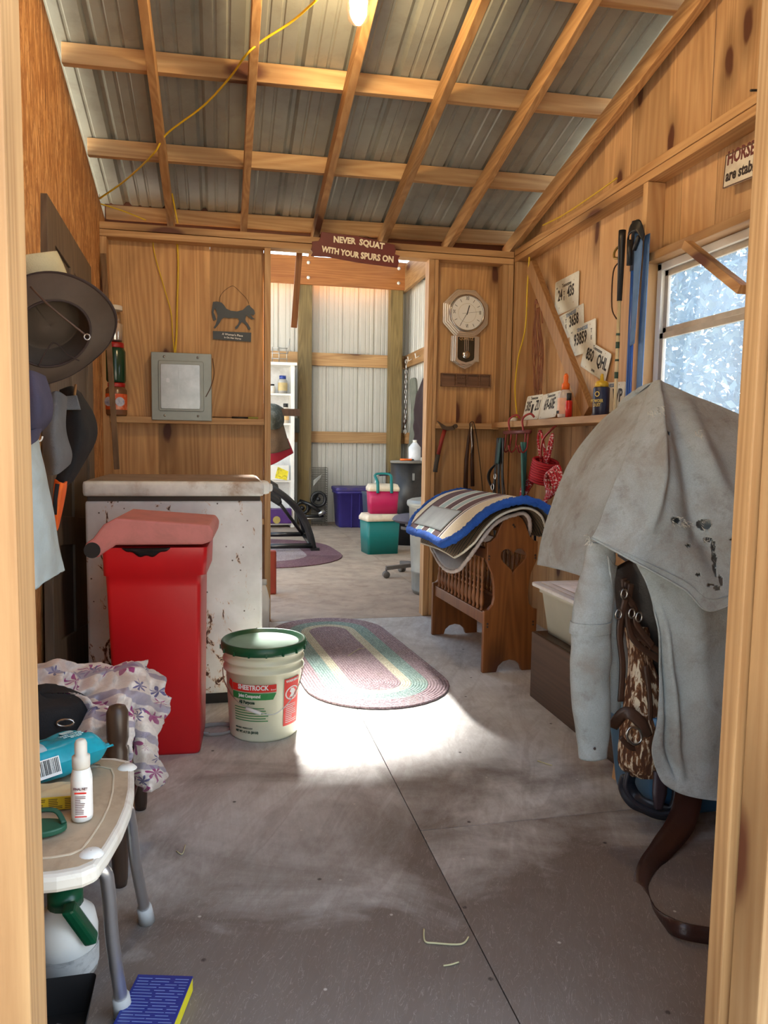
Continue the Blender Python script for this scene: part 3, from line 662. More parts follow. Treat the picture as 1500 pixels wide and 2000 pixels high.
cable('yellow_cable', [U(1060,440,x=1.885),U(1100,420,x=1.885),U(1160,380,x=1.885),U(1205,348,x=1.885)], .004, yel, 'yellow cable lying along the top plate of the right wall')
cable('yellow_cable', [U(1034,502,x=1.86),U(1030,560,x=1.86),U(1026,640,x=1.865),U(1012,700,x=1.86),U(1006,760,x=1.83),U(1010,815,x=1.80)], .005, yel, 'yellow cable hanging down the right corner to the shelf')
cable('brown_cord', [P(415,700,4.69),P(418,730,4.68),P(412,755,4.675),P(402,775,4.675)], .0025, M('brown_cord', srgb(90,60,44), .7), 'thin brown cord hanging over the edge of the breaker panel', 'cord')
# leaning stick
m = MB(); m.beam((-.655,4.66,2.21),(-.565,4.38,.975), .03,.012,(0,1,0), bevel=.002); tag(m.build('wooden_lath', W_gray), 'weathered wooden lath leaning in the corner left of the jars', 'wooden stick')
m = MB(); m.beam(P(585,490,4.83), P(574,640,4.86), .038,.02,(0,1,0), bevel=.002); tag(m.build('wooden_lath', wood('thin_lath', srgb(176,120,68), srgb(128,80,40), 'Z', knots=False)), 'thin brown stick hanging down in the doorway before the green post', 'wooden stick')
# jars on the rail (stack of three)
clear = JAR; redcap = M('red_lid', srgb(170,28,28), .4)
def jar(zb, r, h, body, cap, lab, content=None, labmat=None):
    t = thing('plastic_jar', (-.612, 4.742, zb), lab, 'jar')
    m = MB(); m.lathe([(r*.92,0),(r,.012),(r,h*.78),(r*.85,h*.86),(r*.8,h*.88)], None, 24); m.build('jar_body', body, t)
    m = MB(); m.lathe([(r*.84,h*.87),(r*.86,h*.88),(r*.86,h*.99),(r*.8,h)], None, 24); m.build('jar_lid', cap, t)
    if content: m = MB(); m.lathe([(r*.8,.01),(r*.85,h*.5),(r*.3,h*.55)], None, 16); m.build('jar_contents', content, t)
    if labmat:
        m = MB(); m.lathe([(r+.001,h*.18),(r+.001,h*.66)], None, 24, cap=False); l = m.build('jar_label', labmat, t)
        m = MB()
        for a in (-.5, .5): m.lathe([(r*.42,0),(r*.42,.002)], T(r*1.0*math.sin(a), -r*1.0*math.cos(a), h*.42) @ Matrix.Rotation(a,4,'Z') @ Matrix.Rotation(R(90),4,'X'), 14)
        m.build('label_patch', M('label_blue_white', srgb(190,196,214), .5, dirt=srgb(60,80,160), dirt_amt=1, dirt_scale=30), l)
    return t
jar(1.283, .066, .195, M('pretzel_tub', srgb(120,84,60), .25), redcap, 'round tub with orange snack label and red lid, bottom of the jar stack', labmat=M('orange_label', srgb(214,84,30), .5, dirt=srgb(240,220,190), dirt_amt=.8, dirt_scale=16))
jar(1.480, .062, .235, M('green_jar', srgb(30,64,44), .2), redcap, 'dark green plastic jar with red lid, middle of the jar stack')
jar(1.717, .056, .215, clear, M('white_lid', srgb(226,220,208), .5), 'clear empty jar with white lid, topmost of the jar stack', M('jar_rest', srgb(206,190,170), .4))
# horse plaque
hs = thing('horse_plaque', (.07, 4.786, 1.745), 'dark metal horse silhouette sign hanging on a wire beside the door', 'wall sign')
tr_ = [(1200,402),(1222,400),(1248,406),(1262,420),(1275,440),(1300,452),(1335,456),(1368,448),(1380,436),(1392,424),(1406,420),(1412,430),(1432,448),(1437,468),(1428,478),(1412,472),(1425,492),(1438,498),(1418,500),(1398,486),(1388,478),(1382,500),(1386,512),(1400,530),(1412,552),(1408,562),(1398,558),(1390,538),(1372,520),(1362,516),(1352,530),(1338,552),(1326,556),(1324,546),(1340,530),(1348,508),(1340,494),(1318,492),(1290,494),(1262,490),(1248,500),(1238,520),(1222,540),(1212,552),(1204,546),(1214,530),(1222,506),(1226,480),(1218,452),(1214,440),(1206,446),(1204,462),(1212,480),(1218,500),(1204,508),(1196,488),(1192,460),(1196,430)]
def crop3(p, y): q = U(p[0]*.34667, 450 + p[1]*.34667, y=y); return (q.x - .07, q.z - 1.745)
pm = M('slate_metal', srgb(66,72,76), .5, .3, var=.1)
m = MB(); m.prism([crop3(p, 4.78) for p in tr_], FRONT((0,0,0)), .004); m.build('horse_shape', pm, hs)
pa = MB(); c0 = crop3((1198,568),4.78); c1 = crop3((1416,628),4.78)
m = pa; m.prism([crop3((1200,566),4.78),crop3((1200,612),4.78),crop3((1414,628),4.78),crop3((1416,576),4.78)], FRONT((0,0,0)), .004); m = m.build('name_plate', pm, hs)
t = MB(); cx, cz = (c0[0]+c1[0])/2, (c0[1]+c1[1])/2; Mx = FRONT((0,-.0045,0)) @ Matrix.Translation((cx, cz, 0)) @ Matrix.Rotation(R(-3.0),4,'Z')
lettering(t, "A Woman's Place", .013, Mx @ T(.002,.0015), .98, bold=.0002); lettering(t, "Is On Her Horse", .011, Mx @ T(.004,-.0165), .98, bold=.0002); t.build('plaque_lettering', lw, m)
m = MB(); q = [crop3(p,4.775) for p in ((1236,402),(1240,372),(1262,340),(1300,314),(1322,316),(1360,352),(1388,382),(1402,410))]; m.tube(spline([(a,-.003,c) for a,c in q],6), .0012, 5); m.build('hanging_wire', iron, hs)
# pen/screwdriver on rail
sd = thing('screwdriver', P(452,815,4.72), 'long thin screwdriver with black and yellow-green handle lying on the rail', 'screwdriver')
a0 = Vector(P(415,815,4.72)) - sd.location; a1 = Vector(P(504,816,4.72)) - sd.location
a0.z = a1.z = 1.2875 - sd.location.z; m = MB(); m.tube([a0, a0.lerp(a1,.5)], .0025, 6); m.build('shaft', iron, sd)
m = MB(); m.tube([a0.lerp(a1,.42), a0.lerp(a1,.78)], .006, 8); m.build('handle', black, sd); m = MB(); m.tube([a0.lerp(a1,.78), a1], .0062, 8); m.build('handle_end', M('lime_plastic', srgb(168,170,84), .4), sd)
# ---- hanging sign over the door
sg = thing('hanging_sign', (.82, 4.655, 2.33), 'maroon wooden sign reading never squat with your spurs on', 'sign')
mar = M('maroon_paint', srgb(104,40,34), .55, var=.12, dirt=srgb(60,26,22))
def sgc(px, py): q = U(px, py, y=4.65); return (q.x-.82, q.z-2.33)
m = MB(); m.prism([sgc(*p) for p in ((627,453),(700,462),(771,479),(770,484),(773,488),(771,497),(781,500),(777,506),(779,512),(776,523),(700,513),(640,502),(607,500),(611,493),(607,488),(610,480),(609,472),(622,471),(626,463))], FRONT((0,-.0,0)), .012, bevel=.002); sb_ = m.build('sign_board', mar, sg)
t = MB(); a = Vector(U(653,470,y=4.65)); ang = math.atan2(U(750,488,y=4.65).z - a.z, U(750,488,y=4.65).x - a.x)
cream = M('cream_letters', srgb(250,240,212), .6, var=.04)
def sl_(txt, p0, p1, h, y=4.637, bold=.0022, sx=1):
    A = Vector(U(*p0, y=y)) - sg.location; B = Vector(U(*p1, y=y)) - sg.location
    m_ = plane(A, B - A, (0,0,1)); tt = MB(); lettering(tt, txt, h, Matrix.Identity(4), 1, 'LEFT', bold); xs_ = [v.co.x for v in tt.bm.verts]; wd = max(xs_); tt.bm.free()
    lettering(t, txt, h, m_, (B-A).length / wd, 'LEFT', bold)
sl_('NEVER', (651,476), (695,480), .036); sl_('SQUAT', (701,481), (750,490), .036)
sl_('WITH YOUR', (628,494), (701,507), .034); sl_('SPURS ON', (704,508), (768,516), .038)
t.build('sign_lettering', cream, sb_)
m = MB(); m.tube(spline([Vector(U(*p, y=4.655))-sg.location for p in ((695,465),(700,462),(706,461),(716,462),(730,468),(740,476))],5), .0014, 5); m.build('sign_wire', iron, sg)
# ---- pendulum clock
ck = thing('pendulum_clock', (1.585, 4.775, 1.64), 'silver octagonal pendulum clock on the knotty pine wall', 'clock')
chrome = M('polished_silver', srgb(226,220,208), .22, .72, var=.05)
def octa(r, ry=None): return [(r*math.cos(R(22.5+45*k)), (ry or r)*math.sin(R(22.5+45*k))) for k in range(8)]
cz = .36
m = MB()
for r_, d_ in ((.168,.018),(.156,.028),(.144,.036),(.132,.044)): m.prism(octa(r_), FRONT((0,0,cz)), d_, bevel=.004)
case = m.build('clock_case', chrome, ck)
m = MB(); m.lathe([(.121,.040),(.121,.050),(.114,.054),(.109,.050),(.109,.046)], FRONT((0,0,cz)), 48, cap=False); m.build('bezel', M('silver_bezel', srgb(190,190,188), .2, 1.0), case, True)
m = MB(); m.lathe([(.110,.045),(.110,.0465)], FRONT((0,0,cz)), 48); dial = m.build('dial', M('dial_face', srgb(236,238,232), .6, var=.01), ck)
dk = M('dial_black', srgb(20,20,22), .5)
m = MB(); Fd = FRONT((0,-.0468,cz))
num = {0:'XII',3:'III',6:'VI',9:'IX'}
for k in range(12):
    a = math.pi/2 - k*math.pi/6; cx_, cy_ = .089*math.cos(a), .089*math.sin(a)
    if k in num: lettering(m, num[k], .024, Fd @ T(cx_, cy_-.012), .55, bold=.0002)
    else: m.boxm((.020,.0028,.0006), Fd @ T(cx_,cy_) @ Matrix.Rotation(a,4,'Z'))
m.build('numerals', dk, dial)
m = MB(); m.prism(arc(0,0,.062,0,360,40)[:-1], Fd, .0003, holes=[arc(0,0,.0605,0,360,40)[:-1]]); m.build('dial_ring', M('gold_line', srgb(190,180,140), .4), dial)
m = MB()
def hand(ang, L, w_, z): m.boxm((L,w_,.001), FRONT((0,-.0475-z,cz)) @ Matrix.Rotation(R(ang),4,'Z') @ T(L/2-.012,0))
hand(74, .064, .006, 0); m.build('hour_hand', dk, dial); m = MB(); hand(239, .098, .0025, .0012); m.build('minute_hand', dk, dial)
m = MB(); hand(8, .095, .0012, .0024); m.boxm((.03,.0012,.001), FRONT((0,-.050,cz)) @ Matrix.Rotation(R(188),4,'Z') @ T(.02,0)); m.build('second_hand', dk, dial)
for (s_, d_) in ((1,.020),(.88,.030),(.76,.038)):
    m = MB(); pts = [(-.098*s_,.215),(-.098*s_,.07),(-.10*s_,.05)] + [(-.075*s_,.045-.004/s_),(-.055*s_,.028),(-.03*s_,.012+(1-s_)*.08),(0,.0+(1-s_)*.10),(.03*s_,.012+(1-s_)*.08),(.055*s_,.028),(.075*s_,.045)] + [(.10*s_,.05),(.098*s_,.07),(.098*s_,.215)]
    m.prism([(a,c) for a,c in pts], FRONT((0,0,0)), d_, bevel=.003); 
    m.build('pendulum_case', chrome, ck)
m = MB(); m.prism([(-.058,.205),(-.058,.075),(-.052,.06),(-.03,.05),(0,.042),(.03,.05),(.052,.06),(.058,.075),(.058,.205)], FRONT((0,-.0385,0)), .001); win = m.build('pendulum_window', M('dark_window', srgb(52,48,40), .12), ck)
m = MB()
for x in (-.012,0,.012): m.box((x-.0018,-.044,.095),(x+.0018,-.042,.205))
pn = m.build('pendulum_rods', chrome, ck); m = MB(); m.lathe([(.028,0),(.026,.004),(.012,.008),(.001,.009)], FRONT((0,-.042,.092)), 28); m.build('pendulum_bob', M('silver_bob', srgb(210,208,200), .2, 1), ck, True)
m = MB(); lettering(m, 'QUARTZ', .018, FRONT((0,-.040,.182)), .95, bold=.0004); m.build('window_lettering', M('brass_print', srgb(150,120,70), .5), win)
# small slatted tray
ty = thing('wooden_tray', (1.60, 4.79, 1.525), 'small dark wooden divided tray with faded lettering below the clock', 'tray')
tm = wood('tray_wood', srgb(146,110,84), srgb(106,76,56), 'X', knots=False)
m = MB(); m.box((-.172,-.012,0),(.172,0,.086)); 
m.box((-.172,-.03,0),(.172,-.012,.007)); m.box((-.172,-.03,.079),(.172,-.012,.086))
for x in (-.172,-.075,0,.086,.165): m.box((x,-.032,0),(x+.007,-.012,.086))
m.build('tray_body', tm, ty)
m = MB(); 
for s_, x, z in (('GENUINE',-.12,.052),('COUNTRY',-.035,.052),('STORE',.045,.052),('FINE',-.12,.022),('GOODS',-.035,.022),('EST',.045,.022)): pass
lettering(m, 'COUNTRY', .012, FRONT((-.02,-.0125,.048)), 1.0); lettering(m, 'PRODUCTS', .010, FRONT((-.02,-.0125,.016)), 1.0); m.build('tray_lettering', M('faded_print', srgb(64,42,32), .8), ty)
# hatchet
hk = thing('hatchet', (1.44, 4.68, .90), 'hatchet with red handle hung on the rail right of the door', 'hatchet')
hm = lambda p, y=4.672: Vector(U(*p, y=y)) - hk.location
m = MB(); m.tube([hm((869,838)),hm((862,862)),hm((856,888))], [.014,.013,.013], 8, flat=.6, up=(0,1,0)); m.build('handle', M('worn_red_paint', srgb(146,48,40), .5, dirt=srgb(90,40,34)), hk, True)
m = MB(); m.tube([hm((856,888)),hm((852,905)),hm((850,922))], [.014,.015,.016], 8, flat=.7, up=(0,1,0)); m.build('grip', M('grey_grip', srgb(70,66,62), .8), hk, True)
m = MB(); q = [hm(p) for p in ((853,822),(862,828),(870,833),(880,833),(888,829),(886,840),(874,841),(864,838))]; m.prism([(a.x, a.z) for a in q], FRONT((0,-.03,0)) , -.02); 
m.lathe([(.014,0),(.014,.02)], FRONT((q[4].x-.005,-.028,q[4].z-.012)), 12); m.build('hatchet_head', M('rusty_steel', srgb(96,80,66), .6, .6), hk)
# leather strap and cord hung at the middle
leather = M('brown_leather', srgb(70,46,34), .5, var=.2, bump=.3); dleather = M('black_leather', srgb(38,28,24), .42, var=.2, bump=.3)
st = thing('leather_strap', (1.62, 4.68, .85), 'doubled brown leather strap with thin cord hanging on the nail under the tray', 'strap')
sm_ = lambda p, y=4.685: Vector(U(*p, y=y)) - st.location
m = MB(); m.tube([sm_(p) for p in ((919,832),(915,860),(911,900),(909,958))], [.006,.011,.015,.016], 6, flat=.3, up=(0,1,0)); m.tube([sm_(p,4.695) for p in ((921,832),(923,860),(922,900),(923,950))], [.006,.010,.013,.014], 6, flat=.3, up=(0,1,0)); m.build('strap_leather', leather, st, True)
m = MB(); m.tube(spline([sm_(p,4.68) for p in ((919,836),(917,828),(921,824),(926,828),(932,860),(938,910),(944,970))],5), .003, 6); m.build('strap_cord', M('dark_cord', srgb(60,48,40), .8), st, True)
m = MB(); m.tube([sm_(p,4.67) for p in ((921,826),(920,845),(922,870),(920,885))], [.007,.005,.006,.004], 6); m.build('strap_buckle', steel, st, True)
# ================================================================ RIGHT SIDE
# ---- number plates
platem = M('plate_white', srgb(226,228,218), .45, var=.05, dirt=srgb(150,130,100), dirt_amt=.5, dirt_scale=8)
plink = M('plate_black', srgb(24,24,24), .5); plblue = M('plate_blue', srgb(60,110,160), .5)
def number_plate(cy, cz, tilt, label, draw, x=1.972, lean=0, Wp=.305, Hp=.152):
    t = thing('license_plate', (x, cy, cz), label, 'license plate', 'number plates on the right wall')
    F = LEFTF((0,0,0)) @ Matrix.Rotation(R(tilt),4,'Z') @ Matrix.Rotation(R(lean),4,'X')
    m = MB(); hl = [arc(sx*.09, sy*.062, .004, 0, 360, 8)[:-1] for sx in (-1,1) for sy in (-1,1)]
    m.prism(rrect(-Wp/2,-Hp/2,Wp/2,Hp/2,.012), F, .0015, bevel=.0004, holes=hl)
    e = rrect(-Wp/2+.004,-Hp/2+.004,Wp/2-.004,Hp/2-.004,.010); e2 = rrect(-Wp/2+.007,-Hp/2+.007,Wp/2-.007,Hp/2-.007,.008)
    m.prism(e, F @ T(0,0,.0015), .0012, holes=[e2]); m.build('plate', platem, t)
    k = MB(); b_ = MB(); G = F @ T(0,0,.0018)
    draw(lambda s_, h, x_, y_, sx=.66, bold=.0024: lettering(k, s_, h, G @ T(x_, y_, 0), sx, bold=bold), lambda s_, h, x_, y_, sx=.9: lettering(b_, s_, h, G @ T(x_, y_, 0), sx, bold=.0003), k, G)
    k.build('plate_characters', plink, t); 
    if len(b_.bm.verts): b_.build('state_lettering', plblue, t)
    return t
def d1(K, B, k, G): K('24', .062, -.082, -.036); K('T', .022, -.028, -.004, .8, .0006); K('E', .022, -.028, -.034, .8, .0006); K('435', .062, .055, -.036); K('Tennessee', .022, .0, .042, .9, .0003); K('SEP', .010, -.125, .05, .8, 0)
def d2(K, B, k, G): K('E', .022, -.062, -.02, .8, .0006); K('T', .022, -.062, .01, .8, .0006); K('3658', .062, .035, -.036); B('TENNESSEE', .020, 0, .040)
def d3(K, B, k, G): K('93859', .066, -.022, -.042); K('T', .022, .105, .01, .8, .0006); K('E', .022, .105, -.028, .8, .0006); B('TENNESSEE', .020, 0, .042); K('OCT', .010, -.125, .05, .8, 0)
def d4(K, B, k, G): K('850', .062, -.07, -.036); K('QHL', .062, .075, -.036); K('Tennessee', .020, 0, .044, .9, .0003); K('SEVIER', .012, 0, -.066, .8, .0002)
def d5(K, B, k, G): K('83', .066, -.08, -.040); K('WP', .066, .08, -.040); K('NOV', .011, -.11, .05, .8, 0); B('TENNESSEE', .018, 0, .046)
def d6(K, B, k, G): K('305', .062, -.062, -.036, .56); K('ZU', .062, .070, -.036, .56); K('Tennessee', .020, 0, .044, .9, .0003); k.boxm((.03,.06,.0004), G @ T(0,-.01))
def d7(K, B, k, G): K('69-60E', .066, .0, -.040, .54); K('Tennessee', .020, 0, .044, .9, .0003)
number_plate(4.085, 2.02, 1, 'white number plate reading 24 TE 435, highest on the right wall', d1, Hp=.20)
number_plate(4.02, 1.845, 5, 'white number plate reading 3658 tucked below the highest one', d2, x=1.976)
number_plate(3.865, 1.735, 3, 'white number plate reading 93859, third from the top', d3, x=1.970, Hp=.165)
number_plate(3.70, 1.60, -22, 'slanted white number plate reading 850 QHL on the right wall', d4, x=1.967)
number_plate(3.545, 1.395, -3, 'white number plate reading 83 WP behind the navy powder bottle', d5, x=1.972)
number_plate(4.26, 1.372, 0, 'number plate reading 305 ZU standing at the corner end of the shelf', d6, x=1.86, lean=-12, Wp=.235)
number_plate(4.012, 1.372, 3, 'number plate reading 69-60E standing between its neighbour and the orange-topped bottle', d7, x=1.855, lean=-12, Wp=.235)
# ---- bottles on the shelf
def bottle(name, loc, lab, parts, cat='bottle'):
    t = thing(name, loc, lab, cat)
    for nm, prof, mt, kw in parts: m = MB(); m.lathe(prof, None, 24, **kw); m.build(nm, mt, t)
    return t
orange = M('orange_plastic', srgb(240,112,32), .4)
s1 = bottle('spray_bottle', (1.80, 3.70, 1.289), 'white spray bottle with peach liquid and orange nozzle on the wall shelf', [
 ('bottle_body', [(.034,0),(.040,.006),(.040,.11),(.034,.135),(.018,.15),(.016,.155)], M('bottle_grey_clear', srgb(206,196,190), .25), dict(sx=1.0,sy=.85)),
 ('spray_cap', [(.021,.150),(.021,.180),(.013,.186),(.012,.20),(.013,.222),(.006,.235)], orange, {})])
m = MB(); m.lathe([(.0415,.02),(.0415,.105)], None, 24, sy=.85, cap=False); lb_ = m.build('bottle_label', M('peach_label', srgb(226,176,150), .5), s1)
m = MB(); 
for k in range(14): m.box((-.0420-.0006,-.014+.002*k,.022),(-.0414,-.014+.002*k+.0010,.038))
m.build('barcode', plink, lb_)
bottle('small_bottle', (1.775, 3.605, 1.289), 'small red bottle with black cap beside the orange-topped spray bottle', [
 ('bottle_body', [(.017,0),(.0175,.08),(.012,.088)], M('red_bottle', srgb(206,40,34), .3), {}), ('cap', [(.0125,.085),(.0125,.125)], black, {})])
s2 = bottle('powder_bottle', (1.83, 3.37, 1.289), 'navy powder bottle with yellow nozzle cap on the shelf before a plate', [
 ('bottle_body', [(.038,0),(.040,.004),(.040,.135),(.036,.14)], M('navy_label', srgb(30,40,72), .4), {}),
 ('nozzle_cap', [(.033,.139),(.033,.158),(.026,.168),(.010,.172),(.007,.20),(.004,.205)], M('mustard_plastic', srgb(214,178,52), .4), {})])
m = MB(); Fx = plane((-.034,-.0215,0), (.53,-.85,0), (0,0,1)); lettering(m, 'POWDER', .016, Fx @ T(0,.060), .7, bold=.0003); lettering(m, 'DUST', .016, Fx @ T(0,.04), .7, bold=.0003); m.prism(arc(0,.105,.013,0,360,18)[:-1], Fx, .0006, holes=[arc(0,.105,.009,0,360,18)[:-1]])
m.build('bottle_lettering', M('yellow_print', srgb(226,206,120), .5), s2)
m = MB(); m.lathe([(.024,0),(.026,.004),(.026,.022),(.014,.026)], T(1.80,4.42,1.289), 20); tag(m.build('roll_of_tape', whitep, None, True), 'small white roll on the corner end of the shelf', 'roll')
# ---- cords bundle
cm_ = M('leather_cord', srgb(128,76,46), .6, var=.3)
cb = thing('cord_bundle', (1.92, 4.32, 1.40), 'bundle of thin brown leather laces hanging behind the diagonal brace', 'laces')
rs = random.Random(4); m = MB()
for k in range(22):
    a = rs.uniform(-1,1); z1 = rs.uniform(0,.16); p0 = Vector((-.02, 0, .60)); w_ = .06 + .03*rs.random()
    m.tube(spline([p0+Vector((0,-.02*a,-.02)), p0+Vector((-.012*rs.random(), -w_*.6*a, -.12)), Vector((-.02+.02*rs.random(), -w_*a, .32)), Vector((-.01, -w_*.8*a+rs.uniform(-.03,.03), .12+z1)), Vector((0, -w_*.6*a, z1))], 5), .0022, 5)
for k in range(5): m.tube(spline([(-.02,.03,.52-.01*k),(-.035,.01,.60+.006*k),(-.02,-.035,.58),(-.01,-.05,.48)], 5), .004, 5)
m.build('laces', cm_, cb, True)
# ---- poles standing by the window
pz = lambda x_, y_, n_, lab, cat: thing(n_, (x_, y_, 1.28), lab, cat)
fp = thing('fishing_rod', (1.83, 3.235, 1.30), 'pole with black grip, cream shaft and banded middle standing by the window', 'pole')
m = MB(); m.tube([(0,0,.52),(.0,.0,.80),(0,0,.84)], [.012,.017,.017], 10); m.build('black_grip', black, fp, True)
m = MB(); m.tube([(0,0,-.4),(0,0,.54)], .0085, 8); m.build('cream_shaft', M('cream_shaft', srgb(206,190,150), .4), fp, True)
gbm = M('green_band', srgb(48,74,60), .4)
for z0, z1 in ((.16,.19),(.24,.25),(.30,.33),(.36,.37)): m = MB(); m.tube([(0,0,z0),(0,0,z1)], .0098, 8); m.build('green_band', gbm, fp, True)
m = MB(); m.tube(spline([(0,0,.78),(-.005,.05,.76),(-.005,.055,.73),(0,.02,.72)],4), .006, 6); m.build('reel_seat', M('brass', srgb(150,120,60), .3, .9), fp, True)
m = MB(); m.tube(spline([(0,.02,.70),(-.01,.05,.66),(-.01,.05,.50),(0,.02,.44)],5), .005, 6, flat=.5); m.build('wrist_strap', leather, fp, True)
bl = M('blue_enamel', srgb(30,76,150), .35)
bp2 = thing('blue_pole', (1.85, 3.155, 1.30), 'bright blue pole standing between the cream rod and the window', 'pole')
m = MB(); m.tube([(0,0,-.4),(0,0,.78)], .0135, 10); m.build('blue_shaft', bl, bp2, True)
m = MB(); m.tube([(0,0,.64),(0,0,.86)], .018, 8); m.build('dark_grip', M('navy_grip', srgb(34,42,60), .5), bp2, True)
nb = thing('nylon_strap', (1.83, 3.09, 1.60), 'faded blue nylon strap with black buckle hung beside the poles', 'strap')
ns = M('faded_blue_webbing', srgb(88,122,168), .8, bump=.4, bscale=200)
m = MB(); m.surf(gridfn([[(0,.035,.50),(0,-.03,.50)],[(0,.03,.40),(-.0,-.03,.40)],[(0.01,.045,.15),(0,-.01,.15)],[(.01,.05,.0),(0,.0,.005)]]), 6, 14, .004); m.build('strap_front', ns, nb, True)
m = MB(); m.surf(gridfn([[(.03,.0,.48),(.03,-.04,.48)],[(.035,.02,.1),(.03,-.035,.1)],[(.04,.03,-.32),(.035,-.02,-.32)]]), 6, 14, .004); m.build('strap_back', ns, nb, True)
m = MB(); m.surf(gridfn([[(-.01,.07,.46),(-.02,.04,.53),(-.01,-.02,.54),(.0,-.05,.47)],[(-.01,.07,.42),(-.03,.04,.48),(-.03,-.02,.49),(-.01,-.05,.44)]]), 14, 5, .006); m.tube([(-.012,.05,.36),(-.015,.05,.47)],.013,8); m.tube([(-.008,.02,.42),(-.012,-.02,.47)],.010,8); m.build('black_buckle', black, nb, True)
# ---- wall sign top right
ws = thing('wall_sign', (1.94, 2.47, 2.20), 'white wooden sign reading horse people are stable, hanging at top right', 'sign')
Ws = LEFTF((0,0,0)) @ Matrix.Rotation(R(-4),4,'Z')
m = MB(); m.box((-.19,-.062,0),(.30,.062,.008),.002,M=Ws); sbd = m.build('sign_board', M('chipped_white_board', srgb(214,206,188), .6, dirt=srgb(120,90,70), dirt_amt=.6), ws)
m = MB(); mt = T(0,0,.0085)
lettering(m, 'HORSE PEOPLE', .050, Ws @ mt @ T(-.178,.008), .72, 'LEFT', .0022); m.build('sign_lettering', M('dark_red_letters', srgb(100,40,38), .6), sbd)
m = MB(); lettering(m, 'are stable people', .042, Ws @ mt @ T(-.178,-.05), .80, 'LEFT', .0018); m.build('sign_lettering', M('black_letters', srgb(48,36,34), .6), sbd)
m = MB(); 
fe = rrect(-.19,-.062,.30,.062,.001,1); fi = rrect(-.186,-.058,.296,.058,.001,1); m.prism(fe, Ws @ T(0,0,.008), .0012, holes=[fi]); m.build('sign_edge', M('brown_edge', srgb(90,64,52), .7), sbd)
m = MB(); m.tube([(-.005,.02,.06),(-.005,-.10,.17)], .0015, 5); m.build('sign_wire', iron, ws)
m = MB(); m.tube([(1.86,2.365,2.382),(1.80,2.36,2.372)], .004, 6); tag(m.build('nail', iron, None), 'dark nail sticking out of the top plate above the horse sign', 'nail')
# ---- hook rack, halter, lead, rope
hr = thing('hook_rack', (1.735, 4.17, 1.12), 'red metal hook rack hung over the shelf edge', 'hook rack')
rh = M('red_hook_wire', srgb(150,52,52), .4, .3)
m = MB(); m.tube([(0,.22,.10),(0,-.17,.10)], .012, 10); m.build('rack_bar', M('maroon_bar', srgb(104,44,44), .5), hr, True)
for y_ in (.13, -.08):
    m = MB(); m.tube(spline([(0,y_,.10),(-.012,y_,.16),(.0,y_-.005,.19),(.03,y_-.02,.205),(.05,y_-.03,.185)],5), .0065, 8); m.build('top_hook', rh, hr, True)
for y_ in (.19,.11,.02,-.11,-.15):
    m = MB(); m.tube(spline([(0,y_,.10),(-.005,y_,.04),(-.01,y_+.0,.0),(-.04,y_-.01,-.02),(-.06,y_-.015,.02)],5), .0045, 7); m.build('hook', rh, hr, True)
hl = thing('horse_halter', (1.70, 4.30, .58), 'black nylon and leather halter with silver rings hanging in the corner', 'halter')
m = MB(); rs = random.Random(8)
for k in range(6):
    y_ = .05 - .022*k; m.surf(gridfn([[(-.02-.01*(k%3),y_+.012,.54),(-.02-.01*(k%3),y_-.012,.54)],[(-.03,y_*1.1+.012,.35),(-.03-.01*(k%2),y_*1.1-.010,.35)],[(-.02,y_*1.6+.014,.15+rs.uniform(0,.05)),(-.03,y_*1.5-.014,.15)],[(-.02,y_*1.3+.012,rs.uniform(-.08,.05)),(-.02,y_*1.2-.012,rs.uniform(-.08,.05))]]), 3, 14, .005)
m.tube(spline([(-.03,.03,.40),(-.04,.10,.36),(-.045,.11,.31),(-.04,.05,.25)],5), .012, 6, flat=.3); m.build('halter_straps', M('black_webbing', srgb(22,24,28), .6), hl, True)
m = MB(); m.surf(gridfn([[(-.035,.005,.54),(-.035,-.03,.54)],[(-.05,.0,.40),(-.05,-.035,.40)]]), 3, 5, .006); m.build('green_strap', M('dark_green_web', srgb(20,64,66), .7), hl, True)
for (y_, z_, r_) in ((.03,.27,.018),(.0,.33,.014),(.05,-.02,.018),(-.06,.10,.014)):
    m = MB(); m.tube([(-.055, y_+r_*math.cos(a), z_+r_*math.sin(a)) for a in [k*math.pi/6 for k in range(12)]], .0035, 6, closed=True); m.build('ring', steel, hl, True); hl.scale = (1,1.25,1.12)
gl_ = thing('lead_strap', (1.74, 4.05, .86), 'teal green doubled lead strap hanging from the hook rack', 'lead')
m = MB()
for k in range(4): m.surf(gridfn([[(-.015*k,.02-.012*k,.30),(-.015*k,-.0-.012*k,.30)],[(-.012*k,.03-.016*k,.12),(-.012*k,.004-.016*k,.12)],[(-.01*k,.035-.02*k,.0-.02*k),(-.01*k,.01-.02*k,.0)]]), 3, 10, .005)
m.build('lead_webbing', M('teal_webbing', srgb(52,104,98), .8), gl_, True)
rp = thing('rope_hank', (1.80, 3.93, .72), 'hank of red and white speckled rope wrapped and hung from the shelf', 'rope')
def rope_mat():
    m_, nt, p = _new('speckled_red_rope'); v = _coord(nt, (1,1,1)); n = _noise(nt, v, 110, 2, .5)
    nt.links.new(_ramp(nt, n, [(.54, srgb(186,34,50)), (.60, srgb(226,206,206))]), p.inputs['Base Color']); p.inputs['Roughness'].default_value = .8; return m_
rpm = rope_mat(); m = MB()
for k in range(9):  # wrap turns
    z_ = .20+.012*k; m.tube([(.0+.05*math.cos(a), .06*math.sin(a)+.03-.012*k*.4, z_+.02*math.sin(a)) for a in [q*math.pi/8 for q in range(16)]], .0075, 6, closed=True)
m.build('rope_wraps', M('red_rope', srgb(178,28,44), .75, bump=.5, bscale=200), rp, True)
m = MB(); rs = random.Random(6)
